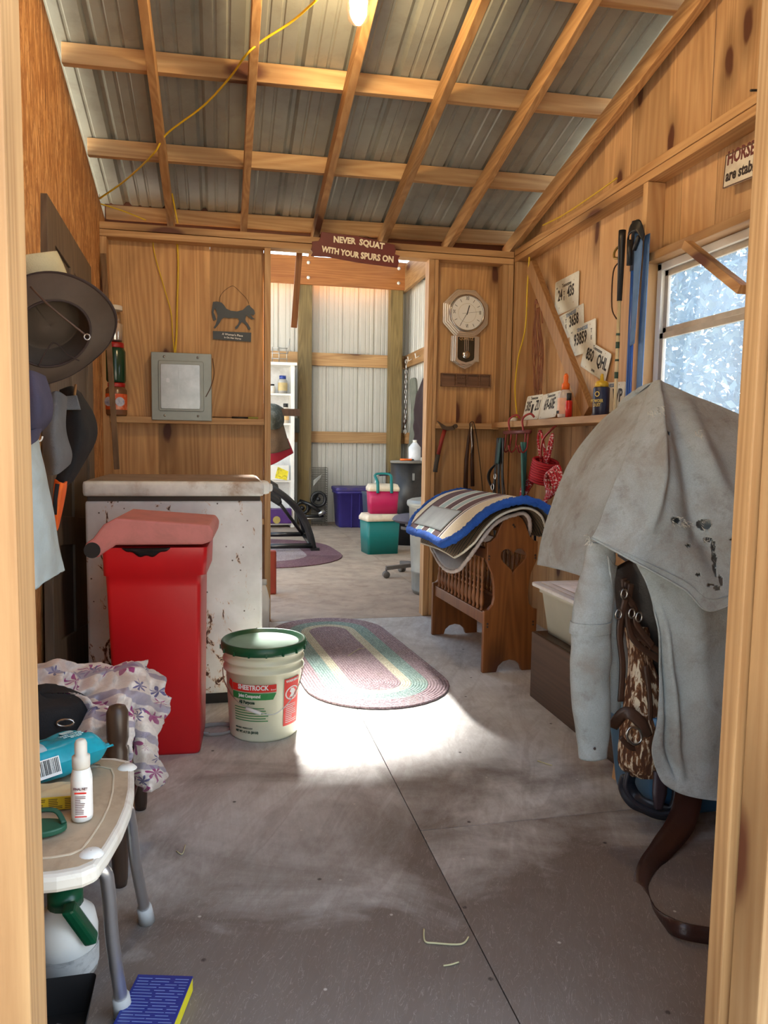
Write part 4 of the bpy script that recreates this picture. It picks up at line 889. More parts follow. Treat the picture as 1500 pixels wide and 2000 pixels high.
for k in range(7):
    a0 = rs.uniform(-.4,.4); m.tube(spline([(-.02+.03*rs.random(),.03+a0*.1,.24),(-.05,.09+.03*rs.random(),.12+rs.uniform(-.03,.03)),(-.06,.05,.03+rs.uniform(-.02,.03)),(-.05,-.03,.03+rs.uniform(-.02,.03)),(-.02,-.06-.02*rs.random(),.13),(0,-.02,.24)],5,True), .007, 6, closed=True)
for k in range(5):
    m.tube(spline([(-.02,-.05,.22),(-.04,-.12-.02*k,.24+.01*k),(-.03,-.14-.015*k,.16),(-.02,-.08,.12+.01*k)],5,True), .0065, 6, closed=True)
m.tube(spline([(0,.03,.28),(-.01,.05,.40),(-.015,.02,.45),(-.01,-.01,.36),(0,.0,.28)],5), .0065, 6); m.tube(spline([(0,-.0,.28),(-.01,-.06,.40),(-.015,-.09,.43),(-.01,-.07,.36),(0,-.02,.28)],5), .0065, 6)
m.build('rope_loops', rpm, rp, True)
m = MB(); m.tube(spline([(-.02,-.0,.31),(-.03,-.03,.40),(-.02,-.08,.45),(-.0,-.09,.475)],5), .005, 6); m.build('hanger', rh, rp, True)
m = MB(); m.tube([(-.05,-.02,-.0),(-.05,-.03,-.12),(-.05,.02,-.12),(-.05,.01,0)], .006, 6); m.build('rope_clip', M('blue_steel', srgb(60,74,110), .3, .8), rp, True); rp.scale = (1.25,1.45,1.12)
# ---- quilt rack
qr = thing('quilt_rack', (1.275, 3.46, 0), 'stained pine rack with heart cut-out end panels and turned spindles, carrying saddle pads', 'rack', rz=R(3))
PW = .29
prof = [(0,0),(.075,0),(.085,.03),(.11,.052),(.145,.06),(.18,.052),(.205,.03),(.215,0),(.29,0),(.29,.315),(.268,.32),(.245,.345),(.238,.38),(.24,.44),(.25,.50),(.268,.54),(.282,.57),(.282,.66),(.262,.665),(.235,.69),(.215,.74),(.195,.775),(.165,.795),(.145,.80),(.125,.795),(.095,.775),(.075,.74),(.055,.69),(.028,.665),(.008,.66),(.008,.57),(.022,.54),(.04,.50),(.05,.44),(.052,.38),(.045,.345),(.022,.32),(0,.315)]
def heart(cx, cy, s_):
    out = []
    for k in range(36):
        t_ = 2*math.pi*k/36; out.append((cx + s_*16*math.sin(t_)**3/17, cy + s_*(13*math.cos(t_)-5*math.cos(2*t_)-2*math.cos(3*t_)-math.cos(4*t_))/17))
    return out
pns = []
for y_ in (.0, .77):
    m = MB(); m.prism(prof, FRONT((0,y_,0)), .024, bevel=.003, holes=[heart(.15,.575,.072)]); e = m.build('end_panel', W_rack, qr); pns.append(e)
m = MB()
for (x_,z_) in ((.02,.59),(.02,.575),(.27,.59),(.27,.575),(.02,.25),(.02,.235),(.27,.25),(.27,.235),(.145,.745),(.152,.735)): m.lathe([(.006,0),(.005,.002),(.001,.003)], FRONT((x_,-.024,z_)), 10)
m.build('screw_plugs', M('dark_plug', srgb(60,34,20), .5), pns[0])
for x_ in (.012, .256):
    for z0, z1 in ((.24,.30),(.575,.625)):
        m = MB(); m.box((x_,.0,z0),(x_+.022,.746,z1), .003); m.build('side_rail', W_rack, qr)
m = MB(); m.box((.11,.0,.70),(.18,.746,.722),.003); m.build('top_rail', W_rack, qr)
m = MB(); m.box((.03,.0,.27),(.26,.746,.285)); m.build('bottom_board', W_rack, qr)
sp = [(.008,0),(.010,.01),(.006,.02),(.012,.035),(.013,.055),(.009,.085),(.007,.10),(.012,.108),(.007,.116),(.006,.13),(.011,.137),(.006,.144),(.007,.16),(.012,.172),(.007,.18),(.009,.20),(.013,.225),(.012,.245),(.006,.26),(.010,.268),(.008,.276)]
m0 = MB(); m0.lathe(sp, None, 12); sp0 = m0.build('spindle', W_rack, qr); sp0.location = (.023, .06, .30)
for x_ in (.023,.267):
    for k in range(13):
        if x_ == .023 and k == 0: continue
        c = sp0.copy(); col.objects.link(c); c.parent = qr; c.location = (x_, .06+.053*k, .30)
# ---- saddle pads over the rack
def pad(name, lab, fn, mats, parts=(), nu=40, nv=30, th=.018, cat='saddle pad'):
    t = thing(name, (1.42, 3.85, .60), lab, cat)
    fw = lambda u, v: Vector(fn(u, v)) - t.location
    return t, fw
def padshape(z0, xl, zl, xr, zr_, y0, y1, skew=0, wob=.006):
    def f(u, v):
        ridge = Vector((1.42, 0, z0)); L_ = Vector((xl, 0, zl)); Rr = Vector((xr, 0, zr_))
        if u < .66: t = u/.66; p = L_.lerp(ridge, t); p.z += .10*math.sin(math.pi*t)*(ridge.z-L_.z)/.25*.55
        else: t = (u-.66)/.34; p = ridge.lerp(Rr, t); p.z += .05*math.sin(math.pi*t)
        s_ = 1 - abs(u-.66); p.y = y0 + (y1-y0)*v + skew*(u-.5); p.z += wob*math.sin(7*u+5*v) + .01*math.sin(math.pi*v*1.0+u*3); return p
    return f
def stripe_mat():
    m_, nt, p = _new('striped_blanket'); tc = nt.nodes.new('ShaderNodeTexCoord'); sp_ = nt.nodes.new('ShaderNodeSeparateXYZ'); nt.links.new(tc.outputs['Object'], sp_.inputs[0])
    mr = nt.nodes.new('ShaderNodeMapRange'); mr.inputs[1].default_value = -.46; mr.inputs[2].default_value = .46; nt.links.new(sp_.outputs['Y'], mr.inputs[0])
    cr_, br, te, dk_, wh = srgb(226,214,184), srgb(104,78,78), srgb(176,202,198), srgb(64,46,46), srgb(236,232,222)
    seq = [(0,cr_),(.13,wh),(.15,dk_),(.165,wh),(.18,br),(.30,wh),(.32,te),(.40,wh),(.42,dk_),(.435,br),(.52,wh),(.54,te),(.64,wh),(.66,br),(.80,dk_),(.82,cr_),(1,cr_)]
    r = nt.nodes.new('ShaderNodeValToRGB'); r.color_ramp.interpolation = 'CONSTANT'; e = r.color_ramp.elements
    while len(e) < len(seq): e.new(.5)
    for el, (q, c) in zip(e, seq): el.position = q; el.color = _c(c)
    nt.links.new(mr.outputs[0], r.inputs[0]); n = _noise(nt, _coord(nt,(1,1,1)), 130, 4, .7)
    c = _mix(nt, .25, r.outputs[0], _ramp(nt, n, [(.3,(.2,.2,.2)),(.7,(1,1,1))]), 'MULTIPLY'); nt.links.new(c, p.inputs['Base Color']); p.inputs['Roughness'].default_value = .95; _bump(nt, p, n, .6, .004); return m_
# lowest: brown leather pad with fleece rim
def rimmed(t, fw, base, rim, name, rimname, th, rr, nu=36, nv=28, fuzz=0, corner=.12):
    # rounded corners by pulling the outline in
    def g(u, v):
        du, dv = abs(u-.5)*2, abs(v-.5)*2; k = max(0, du+dv-1.72) / .28
        return fw(.5+(u-.5)*(1-corner*k), .5+(v-.5)*(1-corner*k))
    m = MB(); m.surf(g, nu, nv, th); o_ = m.build(name, base, t, True)
    loop = [g(i/40,0) for i in range(40)] + [g(1,i/30) for i in range(30)] + [g(1-i/40,1) for i in range(40)] + [g(0,1-i/30) for i in range(30)]
    m = MB(); m.tube(loop, rr, 8, closed=True)
    if fuzz:
        bmesh.ops.subdivide_edges(m.bm, edges=m.bm.edges[:], cuts=1); rs_ = random.Random(1)
        for v_ in m.bm.verts: v_.co += Vector((rs_.uniform(-1,1),rs_.uniform(-1,1),rs_.uniform(-1,1))) * fuzz
    return o_, m.build(rimname, rim, t, True)
t3, f3 = pad('saddle_pad', 'brown leather saddle pad with fleece rim, lowest of the three on the rack', lambda u, v: (lambda p: (p.x, p.y, p.z - .10*(1-u)*math.sin(math.pi*min(1,max(0,v*1.15)))))(padshape(.80, 1.17, .56, 1.53, .68, 3.40, 4.14)(u, v)), None)
rimmed(t3, f3, M('scuffed_leather', srgb(92,72,60), .45, var=.2, bump=.3), M('grey_fleece', srgb(196,182,174), .95, bump=1, bscale=120), 'pad_cover', 'fleece_rim', .015, .010, fuzz=.002)
t2, f2 = pad('saddle_pad', 'patterned brown and tan woven pad with pale edge, between the other two on the rack', padshape(.835, 1.125, .575, 1.60, .68, 3.345, 4.20), None)
def camo():
    m_, nt, p = _new('woven_camo'); v = _coord(nt,(1,1,1),False); w_ = nt.nodes.new('ShaderNodeTexWave'); w_.bands_direction = 'Y'; w_.inputs['Scale'].default_value = 9; w_.inputs['Distortion'].default_value = 5; nt.links.new(v, w_.inputs['Vector'])
    nt.links.new(_ramp(nt, w_.outputs['Fac'], [(.15, srgb(44,38,30)),(.4, srgb(92,78,58)),(.6, srgb(170,152,116)),(.85, srgb(84,56,40))]), p.inputs['Base Color']); p.inputs['Roughness'].default_value = .9; return m_
rimmed(t2, f2, camo(), M('pale_piping', srgb(206,200,182), .8), 'pad_cover', 'piping', .016, .006)
t1, f1 = pad('saddle_pad', 'striped cream, brown and teal saddle pad with fluffy blue fleece trim, topmost on the rack', padshape(.875, 1.06, .645, 1.68, .68, 3.33, 4.24, skew=.0, wob=.005), None)
c1_, r1_ = rimmed(t1, f1, stripe_mat(), M('royal_blue_fleece', srgb(36,88,176), .95, bump=1, bscale=100), 'pad_cover', 'blue_fleece_trim', .022, .021, nu=44, nv=32, fuzz=.004)
m = MB(); m.surf(lambda u, v: f1(.05+.20*u, .26+.58*v) + Vector((-.004,0,.0145)), 14, 20, .003); m.build('leather_patch', M('grey_wear_leather', srgb(136,142,138), .4, var=.25, scale=6), c1_, True)
# ---- trunk, storage box
tk = thing('wooden_chest', (1.62, 2.66, 0), 'dark brown low wooden chest along the right wall', 'chest')
m = MB(); m.box((-.245,-.42,0),(.245,.42,.30), .004); m.build('chest_body', W_ply, tk)
m = MB(); m.box((-.235,-.41,.3005),(.235,.41,.303)); m.build('chest_top', W_dark, tk)
sbx = thing('storage_box', (1.62, 2.86, .304), 'translucent white plastic storage box with flat lid standing on the trunk', 'storage box')
stm = M('milky_plastic', srgb(196,192,176), .35, var=.04)
m = MB(); rectloft(m, [(0,-.19,.19,-.19,.19),(.18,-.215,.21,-.215,.21),(.182,-.225,.22,-.225,.22),(.21,-.225,.22,-.225,.22)], r=.03); m.build('box_body', stm, sbx)
m = MB(); m.prism(rrect(-.25,-.245,.245,.245,.03), T(0,0,.205), .016, bevel=.004); m.prism(rrect(-.22,-.215,.215,.215,.03), T(0,0,.221), .005, bevel=.002); lid_ = m.build('box_lid', M('dusty_lid', srgb(214,212,212), .5, dirt=srgb(170,150,120), dirt_amt=.5), sbx)
m = MB(); m.box((-.19,-.12,.2265),(.05,.15,.2285)); m.box((-.15,-.19,.2285),(.08,.05,.2305)); tag(m.build('papers', M('paper', srgb(232,230,232), .8)), None); pp = bpy.data.objects['papers']; pp.location = Vector(sbx.location) + Vector((-.055,-.02,.2275)); tag(pp, 'flat white papers lying on the storage box lid', 'papers')
m = MB(); tb_ = thing('blue_tub', (1.50, 2.08, 0), 'blue plastic tub on the floor under the coat, behind the stirrup', 'tub')
rectloft(m, [(0,-.20,.20,-.12,.12),(.02,-.205,.205,-.125,.125),(.30,-.235,.235,-.15,.15),(.302,-.25,.25,-.165,.165),(.33,-.25,.25,-.165,.165)], r=.03)
m.box((-.215,-.15,.05),(-.2,-.13,.28)); m.build('tub_body', M('blue_tub_plastic', srgb(64,112,150), .4, var=.08), tb_)
# ---- saddle stand + saddle (under the coat)
sd_ = thing('saddle_stand', (1.34, 2.0, 0), 'wooden saddle stand mostly hidden under the canvas coat', 'stand')
m = MB(); m.beam((.06,.12,.80),(.06,.62,.80),.12,.04); m.build('stand_beam', W_y, sd_)
for (sx_, y_) in ((-1,.24),(1,.24)):
    m = MB(); m.beam((.06-.03*sx_,y_*.95,.78),(.06-.03*sx_-.1*(sx_<0),y_-.04,0.0),.038,.07,(0,1,0)); m.build('stand_leg', W_z, sd_)
sd2 = thing('saddle', (1.30, 1.98, .95), 'dark leather western saddle with hair-on hide fenders under the coat', 'saddle')
def Sf(*a): return Vector(U(*a[:2], y=a[2])) - sd2.location
m = MB(); m.surf(gridfn([[(-.20,.25,-.10),(-.15,.25,.08),(0,.25,.14),(.15,.25,.08),(.22,.25,-.10)],[(-.2,.1,-.12),(-.13,.1,.02),(0,.1,.07),(.13,.1,.02),(.22,.1,-.12)],[(-.2,-.05,-.12),(-.12,-.05,.02),(0,-.05,.06),(.12,-.05,.02),(.2,-.05,-.12)],[(-.18,-.18,-.1),(-.1,-.18,.08),(0,-.18,.14),(.1,-.18,.08),(.18,-.18,-.1)]]), 20, 20, .03); m.move(T(.04,.34,-.12) @ Matrix.Diagonal((.6,.8,1,1))); m.build('seat', dleather, sd2, True)
m = MB(); m.tube([(.02,.21,.0),(.02,.19,.05),(.02,.18,.09)], [.03,.02,.032], 12); m.build('horn', dleather, sd2, True)
m = MB(); m.surf(gridfn([[Sf(1205,1110,2.12),Sf(1240,1090,2.05),Sf(1310,1080,2.0)],[Sf(1200,1180,2.12),Sf(1245,1170,2.05),Sf(1320,1170,2.0)],[Sf(1212,1250,2.12),Sf(1250,1250,2.05),Sf(1320,1260,2.0)],[Sf(1228,1330,2.1),Sf(1255,1330,2.05),Sf(1320,1330,2.0)]]), 12, 16, .02); m.build('skirt', dleather, sd2, True)
def hide_mat():
    m_, nt, p = _new('brindle_hide'); v = _coord(nt, (1,1,.25), False); n = _noise(nt, v, 75, 3, .6, .4); big = _noise(nt, _coord(nt,(1,1,.6),False), 9, 2)
    a = nt.nodes.new('ShaderNodeMath'); a.operation = 'ADD'; nt.links.new(n, a.inputs[0]); sc2 = nt.nodes.new('ShaderNodeMath'); sc2.operation = 'MULTIPLY'; sc2.inputs[1].default_value = .3; nt.links.new(big, sc2.inputs[0]); nt.links.new(sc2.outputs[0], a.inputs[1])
    nt.links.new(_ramp(nt, a.outputs[0], [(.60, srgb(84,50,30)), (.68, srgb(132,88,54)), (.73, srgb(220,204,178))]), p.inputs['Base Color']); p.inputs['Roughness'].default_value = .95; _bump(nt, p, n, 1, .006); return m_
HD = hide_mat()
m = MB(); m.surf(gridfn([[Sf(1224,1225,2.04),Sf(1240,1225,2.0),Sf(1262,1225,2.02)],[Sf(1232,1290,2.02),Sf(1245,1290,1.98),Sf(1270,1290,2.0)],[Sf(1222,1380,2.0),Sf(1250,1370,1.95),Sf(1300,1370,1.97)],[Sf(1212,1460,1.98),Sf(1250,1450,1.91),Sf(1320,1450,1.95)],[Sf(1214,1495,1.98),Sf(1250,1500,1.92),Sf(1320,1500,1.95)],[Sf(1232,1510,1.98),Sf(1265,1517,1.93),Sf(1320,1520,1.95)]]), 14, 34, .018)
rs = random.Random(9)
for v_ in m.bm.verts: v_.co += Vector((rs.uniform(-1,1),rs.uniform(-1,1),rs.uniform(-1,1)))*.0016
fen = m.build('fender', HD, sd2, True); tag(fen, 'brindle brown and white hair-on hide fender')
def strap(mb, pts, w_, th=.006, up=(0,-1,.2), nn=8):
    P_ = spline(pts, nn); 
    ws = w_ if isinstance(w_, (list,tuple)) else [w_]*len(P_)
    if len(ws) != len(P_): ws = [ws[min(int(i*(len(ws)-1)/(len(P_)-1)), len(ws)-2)]*(1-(i*(len(ws)-1)/(len(P_)-1))%1 if i < len(P_)-1 else 0) + ws[min(int(i*(len(ws)-1)/(len(P_)-1)), len(ws)-2)+1]*((i*(len(ws)-1)/(len(P_)-1))%1 if i < len(P_)-1 else 1) for i in range(len(P_))]
    def f_(u, v):
        i = v*(len(P_)-1); k = min(int(i), len(P_)-2); t_ = i-k; p = P_[k].lerp(P_[k+1], t_); d_ = (P_[k+1]-P_[k]).normalized(); s_ = d_.cross(Vector(up)).normalized(); ww = ws[k]*(1-t_)+ws[k+1]*t_
        return p + s_*(u-.5)*ww
    mb.surf(f_, 3, (len(P_)-1), th)
m = MB()
for k, q in enumerate([((1218,1130),(1222,1180),(1214,1220),(1208,1290)),((1224,1135),(1228,1190),(1236,1230),(1290,1275)),((1232,1140),(1226,1200),(1238,1250),(1288,1290)),((1214,1150),(1240,1190),(1244,1220),(1275,1262)),((1222,1170),(1210,1230),(1216,1300),(1212,1370))]):
    strap(m, [Sf(a,b_,1.97-.008*k) for a,b_ in q], .018, .005)
strap(m, [Sf(1262,1300,1.94),Sf(1270,1380,1.93),Sf(1262,1440,1.92),Sf(1236,1462,1.91),Sf(1212,1440,1.91)], .014, .006)
strap(m, [Sf(1195,1420,1.96),Sf(1222,1392,1.93),Sf(1250,1410,1.915),Sf(1264,1440,1.91)], .035, .008)
m.build('leather_straps', leather, sd2, True)
m = MB(); m.tube(spline([Sf(*p,1.905) for p in ((1228,1424),(1238,1420),(1250,1428),(1252,1446),(1240,1454),(1228,1446),(1224,1434))],4,True), .004, 8, closed=True); m.build('cinch_buckle', steel, sd2, True)
for p in ((1219,1160),(1234,1198),(1248,1205),(1208,1200)):
    m = MB(); q = Sf(*p,1.93); m.tube([q+Vector((.010*math.cos(a),0,.014*math.sin(a))) for a in [k*math.pi/5 for k in range(10)]], .0028, 6, closed=True); m.build('ring', steel, sd2, True)
m = MB(); strap(m, [Sf(1228,1512,1.99),Sf(1224,1535,2.0),Sf(1240,1562,1.98),Sf(1275,1580,1.94),Sf(1310,1585,1.92),Sf(1326,1560,1.92),Sf(1328,1520,1.93)], .055, .012, up=(.2,-1,-.3)); m.tube(spline([Sf(*p) for p in ((1226,1508,1.93),(1222,1540,1.93),(1245,1570,1.92),(1290,1588,1.90),(1322,1578,1.89),(1328,1530,1.90))],5), .007, 8); m.build('stirrup', M('dark_stirrup', srgb(46,46,54), .4), sd2, True)
m = MB(); strap(m, [Sf(1290,1508,1.90),Sf(1288,1550,1.88),Sf(1286,1580,1.88)], [.044,.044,.02], .008); m.build('stirrup_leather', M('purple_brown_leather', srgb(64,50,56), .45, bump=.2), sd2, True)
# hanging cinch strap loop
cs = thing('cinch_strap', (1.25, 1.80, 0), 'long wide dark leather strap looping down from the saddle to the floor', 'strap')
Cf = lambda px, py, y_: Vector(U(px, py, y=y_)) - cs.location
def Cz(px, py): q = Vector(U(px, py, z=.024)) - cs.location; return q
m = MB(); strap(m, [Cf(1345,1500,1.90),Cf(1345,1555,1.87),Cf(1328,1610,1.82),Cf(1292,1658,1.76),Cf(1262,1695,1.70),Cf(1252,1735,1.64),Cf(1272,1782,1.565)+Vector((0,0,.004)),Cz(1318,1812),Cz(1375,1826),Cz(1440,1832)], [.075,.075,.075,.062,.045,.036,.036,.036,.036,.036], .006, up=(-.55,-.75,.25), nn=7)
m.build('strap_leather', M('oiled_brown_leather', srgb(56,32,26), .32, var=.25, bump=.25), cs, True)
# ---- the canvas coat
ct = thing('canvas_coat', (1.20, 2.05, .10), 'torn dusty grey-blue canvas duster coat draped over the saddle', 'coat')
def canvas_mat():
    m_, nt, p = _new('dusty_canvas'); v = _coord(nt,(1,1,1),False)
    a = _ramp(nt, _noise(nt, v, 3.2, 6, .6, .4), [(.32, srgb(158,168,170)), (.55, srgb(178,189,193)), (.75, srgb(192,201,205))])
    a = _mix(nt, _ramp(nt, _noise(nt, v, 4.6, 6, .65, .5), [(.46, (0,)*3), (.66, (.75,)*3)]), a, srgb(142,136,128))
    a = _mix(nt, _ramp(nt, _noise(nt, v, 15, 6, .7), [(.56, (0,)*3), (.72, (.5,)*3)]), a, srgb(112,102,94))
    a = _mix(nt, _ramp(nt, _noise(nt, v, 300, 2, .5), [(.3, (.25,)*3), (.6, (0,)*3)]), a, srgb(120,122,118))
    nt.links.new(a, p.inputs['Base Color']); p.inputs['Roughness'].default_value = .85; _bump(nt, p, _noise(nt, v, 14, 8, .75, .6), .45, .010); return m_
CM = canvas_mat()
def Kf(p): return Vector(U(p[0], p[1], y=p[2])) - ct.location
def wrinkle(f_, amp=.006, sc_=5):
    def g(u, v):
        p = f_(u, v); n_ = mnoise.noise(p*sc_) + .5*mnoise.noise(p*sc_*2.7); return p + Vector((.3,-1,.2))*n_*amp
    return g
def cloth_part(name, rows, nu, nv, th=.005, skip=None, amp=.006, folds=(), parent=None, conv=None):
    g = gridfn([[(conv or Kf)(p) for p in r] for r in rows]); 
    def f_(u, v):
        p = g(u, v)
        for (a0, a1, w_, d_) in folds:   # crease line in uv
            dx, dy = a1[0]-a0[0], a1[1]-a0[1]; L2 = dx*dx+dy*dy; t_ = max(0, min(1, ((u-a0[0])*dx+(v-a0[1])*dy)/L2)); dd = math.hypot(u-a0[0]-t_*dx, v-a0[1]-t_*dy)
            p = p + Vector((0,-1,.1)) * d_ * math.exp(-(dd/w_)**2) * math.sin(math.pi*min(1,max(.04,t_)))**.5
        return p
    m_ = MB(); m_.surf(wrinkle(f_, amp), nu, nv, th, skip=skip); return m_.build(name, CM, parent or ct, True)
# rear half going over the saddle to the wall side
rdg = [Kf(p) for p in ((1250,765,2.32),(1285,745,2.22),(1340,767,2.17),(1400,792,2.12),(1500,837,2.02))]
cloth_part('coat_back', [rdg, [p+Vector((0,.14,-.04)) for p in rdg], [p+Vector((0,.23,-.24)) for p in rdg], [p+Vector((0,.26,-.55)) for p in rdg]], 30, 26, conv=lambda p: p)
# shoulder falling to the left
cloth_part('coat_shoulder', [[(1290,745,2.20),(1270,752,2.27),(1250,765,2.36)],[(1268,830,2.10),(1218,825,2.28),(1172,826,2.48)],[(1232,900,2.07),(1170,893,2.27),(1112,903,2.50)],[(1200,980,2.05),(1132,975,2.26),(1078,985,2.50)],[(1172,1050,2.05),(1108,1042,2.26),(1060,1043,2.48)],[(1160,1135,2.06),(1108,1116,2.22),(1050,1103,2.44)]], 30, 50,
  folds=[((.55,.35),(.30,1.0),.06,.018),((.85,.45),(.75,.8),.05,.012),((.15,.1),(.12,.8),.06,-.02)])
cloth_part('coat_shoulder_lining', [[(1250,770,2.36),(1262,780,2.5),(1275,800,2.62)],[(1172,830,2.48),(1200,850,2.62),(1225,870,2.75)],[(1112,906,2.50),(1150,920,2.68),(1180,940,2.85)],[(1078,988,2.50),(1110,1000,2.72),(1150,1010,2.88)],[(1060,1045,2.48),(1095,1060,2.70),(1130,1070,2.88)],[(1050,1103,2.44),(1085,1100,2.68),(1120,1105,2.86)]], 20, 30)
# lower skirt panel
cloth_part('coat_skirt', [[(1240,960,1.93),(1300,960,1.91),(1400,960,1.89),(1520,960,1.86)],[(1226,1060,1.91),(1300,1060,1.885),(1400,1060,1.865),(1520,1060,1.83)],[(1262,1140,1.885),(1325,1140,1.86),(1410,1140,1.85),(1525,1140,1.83)],[(1284,1220,1.88),(1335,1220,1.85),(1415,1220,1.84),(1525,1220,1.82)],[(1288,1310,1.87),(1335,1310,1.85),(1415,1310,1.83),(1525,1310,1.80)],[(1284,1400,1.86),(1332,1400,1.84),(1412,1400,1.81),(1525,1400,1.79)],[(1274,1465,1.85),(1325,1470,1.83),(1405,1480,1.80),(1525,1480,1.78)],[(1290,1520,1.84),(1335,1532,1.81),(1402,1540,1.79),(1520,1545,1.76)],[(1312,1540,1.83),(1345,1555,1.80),(1402,1564,1.785),(1520,1574,1.75)]], 44, 60,
  folds=[((.04,.36),(.30,.85),.035,-.03),((.10,.36),(.36,.85),.04,.022),((.45,.2),(.55,.95),.10,.015),((.7,.3),(.75,.95),.08,-.015)])
# cape over it, with torn holes
holes = [((1322,1016),.018,.009),((1340,1022),.014,.004),((1378,1024),.016,.014),((1380,1052),.012,.006),((1387,1066),.006,.016),((1386,1088),.007,.020),((1382,1110),.006,.018),((1388,1128),.006,.014),((1422,1050),.020,.004),((1422,1062),.006,.016),((1376,1142),.012,.006),((1366,1136),.012,.004),((1346,1118),.008,.004),((1338,1064),.010,.004),((1363,845),.010,.007),((1288,800),.006,.008),((1270,806),.010,.005)]
crow = [[(1262,768,2.24),(1285,743,2.19),(1340,766,2.14),(1400,791,2.09),(1500,836,1.99)],[(1238,850,2.06),(1285,842,1.98),(1345,860,1.95),(1410,885,1.92),(1510,930,1.85)],[(1196,950,1.97),(1280,950,1.88),(1345,960,1.86),(1410,980,1.84),(1515,1000,1.78)],[(1162,1032,1.92),(1245,1050,1.84),(1338,1070,1.81),(1410,1085,1.79),(1515,1070,1.75)],[(1153,1050,1.91),(1233,1094,1.82),(1333,1150,1.79),(1392,1192,1.77),(1515,1125,1.73)]]
gc = gridfn([[Kf(p) for p in r] for r in crow]); HC = [(Kf((h_[0][0],h_[0][1],1.83)), h_[1], h_[2]) for h_ in holes]
def skipc(u, v):
    p = gc(u, v); n_ = .35*mnoise.noise(p*60)
    return any(((p.x-c.x)/a)**2 + ((p.z-c.z)/b_)**2 < 1 + n_*1.5 for c, a, b_ in HC)
cape = cloth_part('coat_cape', crow, 150, 150, .004, skip=skipc, folds=[((.26,.0),(.30,.72),.035,.022),((.36,.05),(.62,.72),.07,-.03),((.52,.1),(.85,.6),.06,.02),((.02,.35),(.05,.95),.06,.012),((.55,.62),(.95,.95),.07,-.02)])
tag(cape, 'upper cape layer with frayed holes')
m = MB(); rs = random.Random(3)
for c, a, b_ in HC:
    for k in range(34):
        an = rs.uniform(0, 6.28); p = c + Vector((a*1.05*math.cos(an), -.004, b_*1.05*math.sin(an))); m.tube([p, p+Vector((rs.uniform(-.008,.008),-.006,rs.uniform(-.012,.003)))], .0006, 3)
for p in ((1153,1052),(1156,1056),(1150,1046)):
    for k in range(8): q = Kf((*p,1.905)); m.tube([q, q+Vector((rs.uniform(-.02,.004),-.004,rs.uniform(-.02,.008)))], .0007, 3)
m.build('frayed_threads', M('pale_thread', srgb(206,206,198), .9), cape)
# hem edge bands
m = MB(); hemp = [gc(i/40, 1.0) + Vector((0,-.004,0)) for i in range(41)]; hemp2 = [gc(i/40, .93) + Vector((0,-.005,0)) for i in range(41)]
m.tube(hemp, .0035, 6); m.tube([p+Vector((0,-.001,0)) for p in hemp2], .0014, 5); m.build('hem_seam', CM, cape, True)
# sleeve
def sleeve(name, secs, n=28, mb=None):
    """secs: (px,py,y,width,depth)"""
    m_ = mb or MB(); rings = []
    for (px, py, y_, w_, dp) in secs:
        c = Kf((px, py, y_)); rings.append((c, w_, dp))
    P_ = spline([r[0] for r in rings], 6); k_ = len(P_)
    def f_(u, v):
        i = v*(k_-1); a = min(int(i), k_-2); t_ = i-a; c = P_[a].lerp(P_[a+1], t_); s_ = v*(len(rings)-1); b_ = min(int(s_), len(rings)-2); q = s_-b_; w_ = rings[b_][1]*(1-q)+rings[b_+1][1]*q; dp = rings[b_][2]*(1-q)+rings[b_+1][2]*q
        an = 2*math.pi*u; p = c + Vector((w_/2*math.cos(an), dp/2*math.sin(an), 0)); nn_ = mnoise.noise(p*9)+.5*mnoise.noise(p*22); return p + Vector((math.cos(an), math.sin(an), 0))*nn_*.007
    m_.surf(f_, n, 44, .004); return m_
sleeve('s', [(1176,1060,1.99,.085,.05),(1166,1110,1.96,.095,.06),(1160,1160,1.95,.115,.07),(1156,1215,1.94,.125,.075)]).build('sleeve_upper', CM, ct, True)
sleeve('s', [(1156,1213,1.94,.132,.082),(1154,1235,1.94,.132,.082)]).build('sleeve_band', CM, ct, True)
sleeve('s', [(1155,1232,1.94,.124,.075),(1153,1300,1.93,.120,.07),(1152,1350,1.92,.112,.065),(1158,1420,1.91,.098,.055),(1160,1479,1.90,.082,.045)]).build('sleeve_lower', CM, ct, True)
m = MB(); q = Kf((1161,1462,1.872)); m.lathe([(.004,0),(.004,.002)], FRONT(q), 10); m.build('snap', M('dull_snap', srgb(120,110,110), .4, .7), ct)
cloth_part('sleeve_facing', [[(1186,1085,1.93),(1196,1100,1.94),(1205,1105,1.96)],[(1194,1150,1.93),(1197,1150,1.94),(1200,1150,1.95)],[(1193,1220,1.95),(1200,1225,1.95),(1208,1232,1.96)],[(1192,1300,1.95),(1202,1300,1.95),(1212,1300,1.96)],[(1192,1390,1.95),(1202,1396,1.95),(1210,1396,1.96)]], 8, 40, amp=.002)
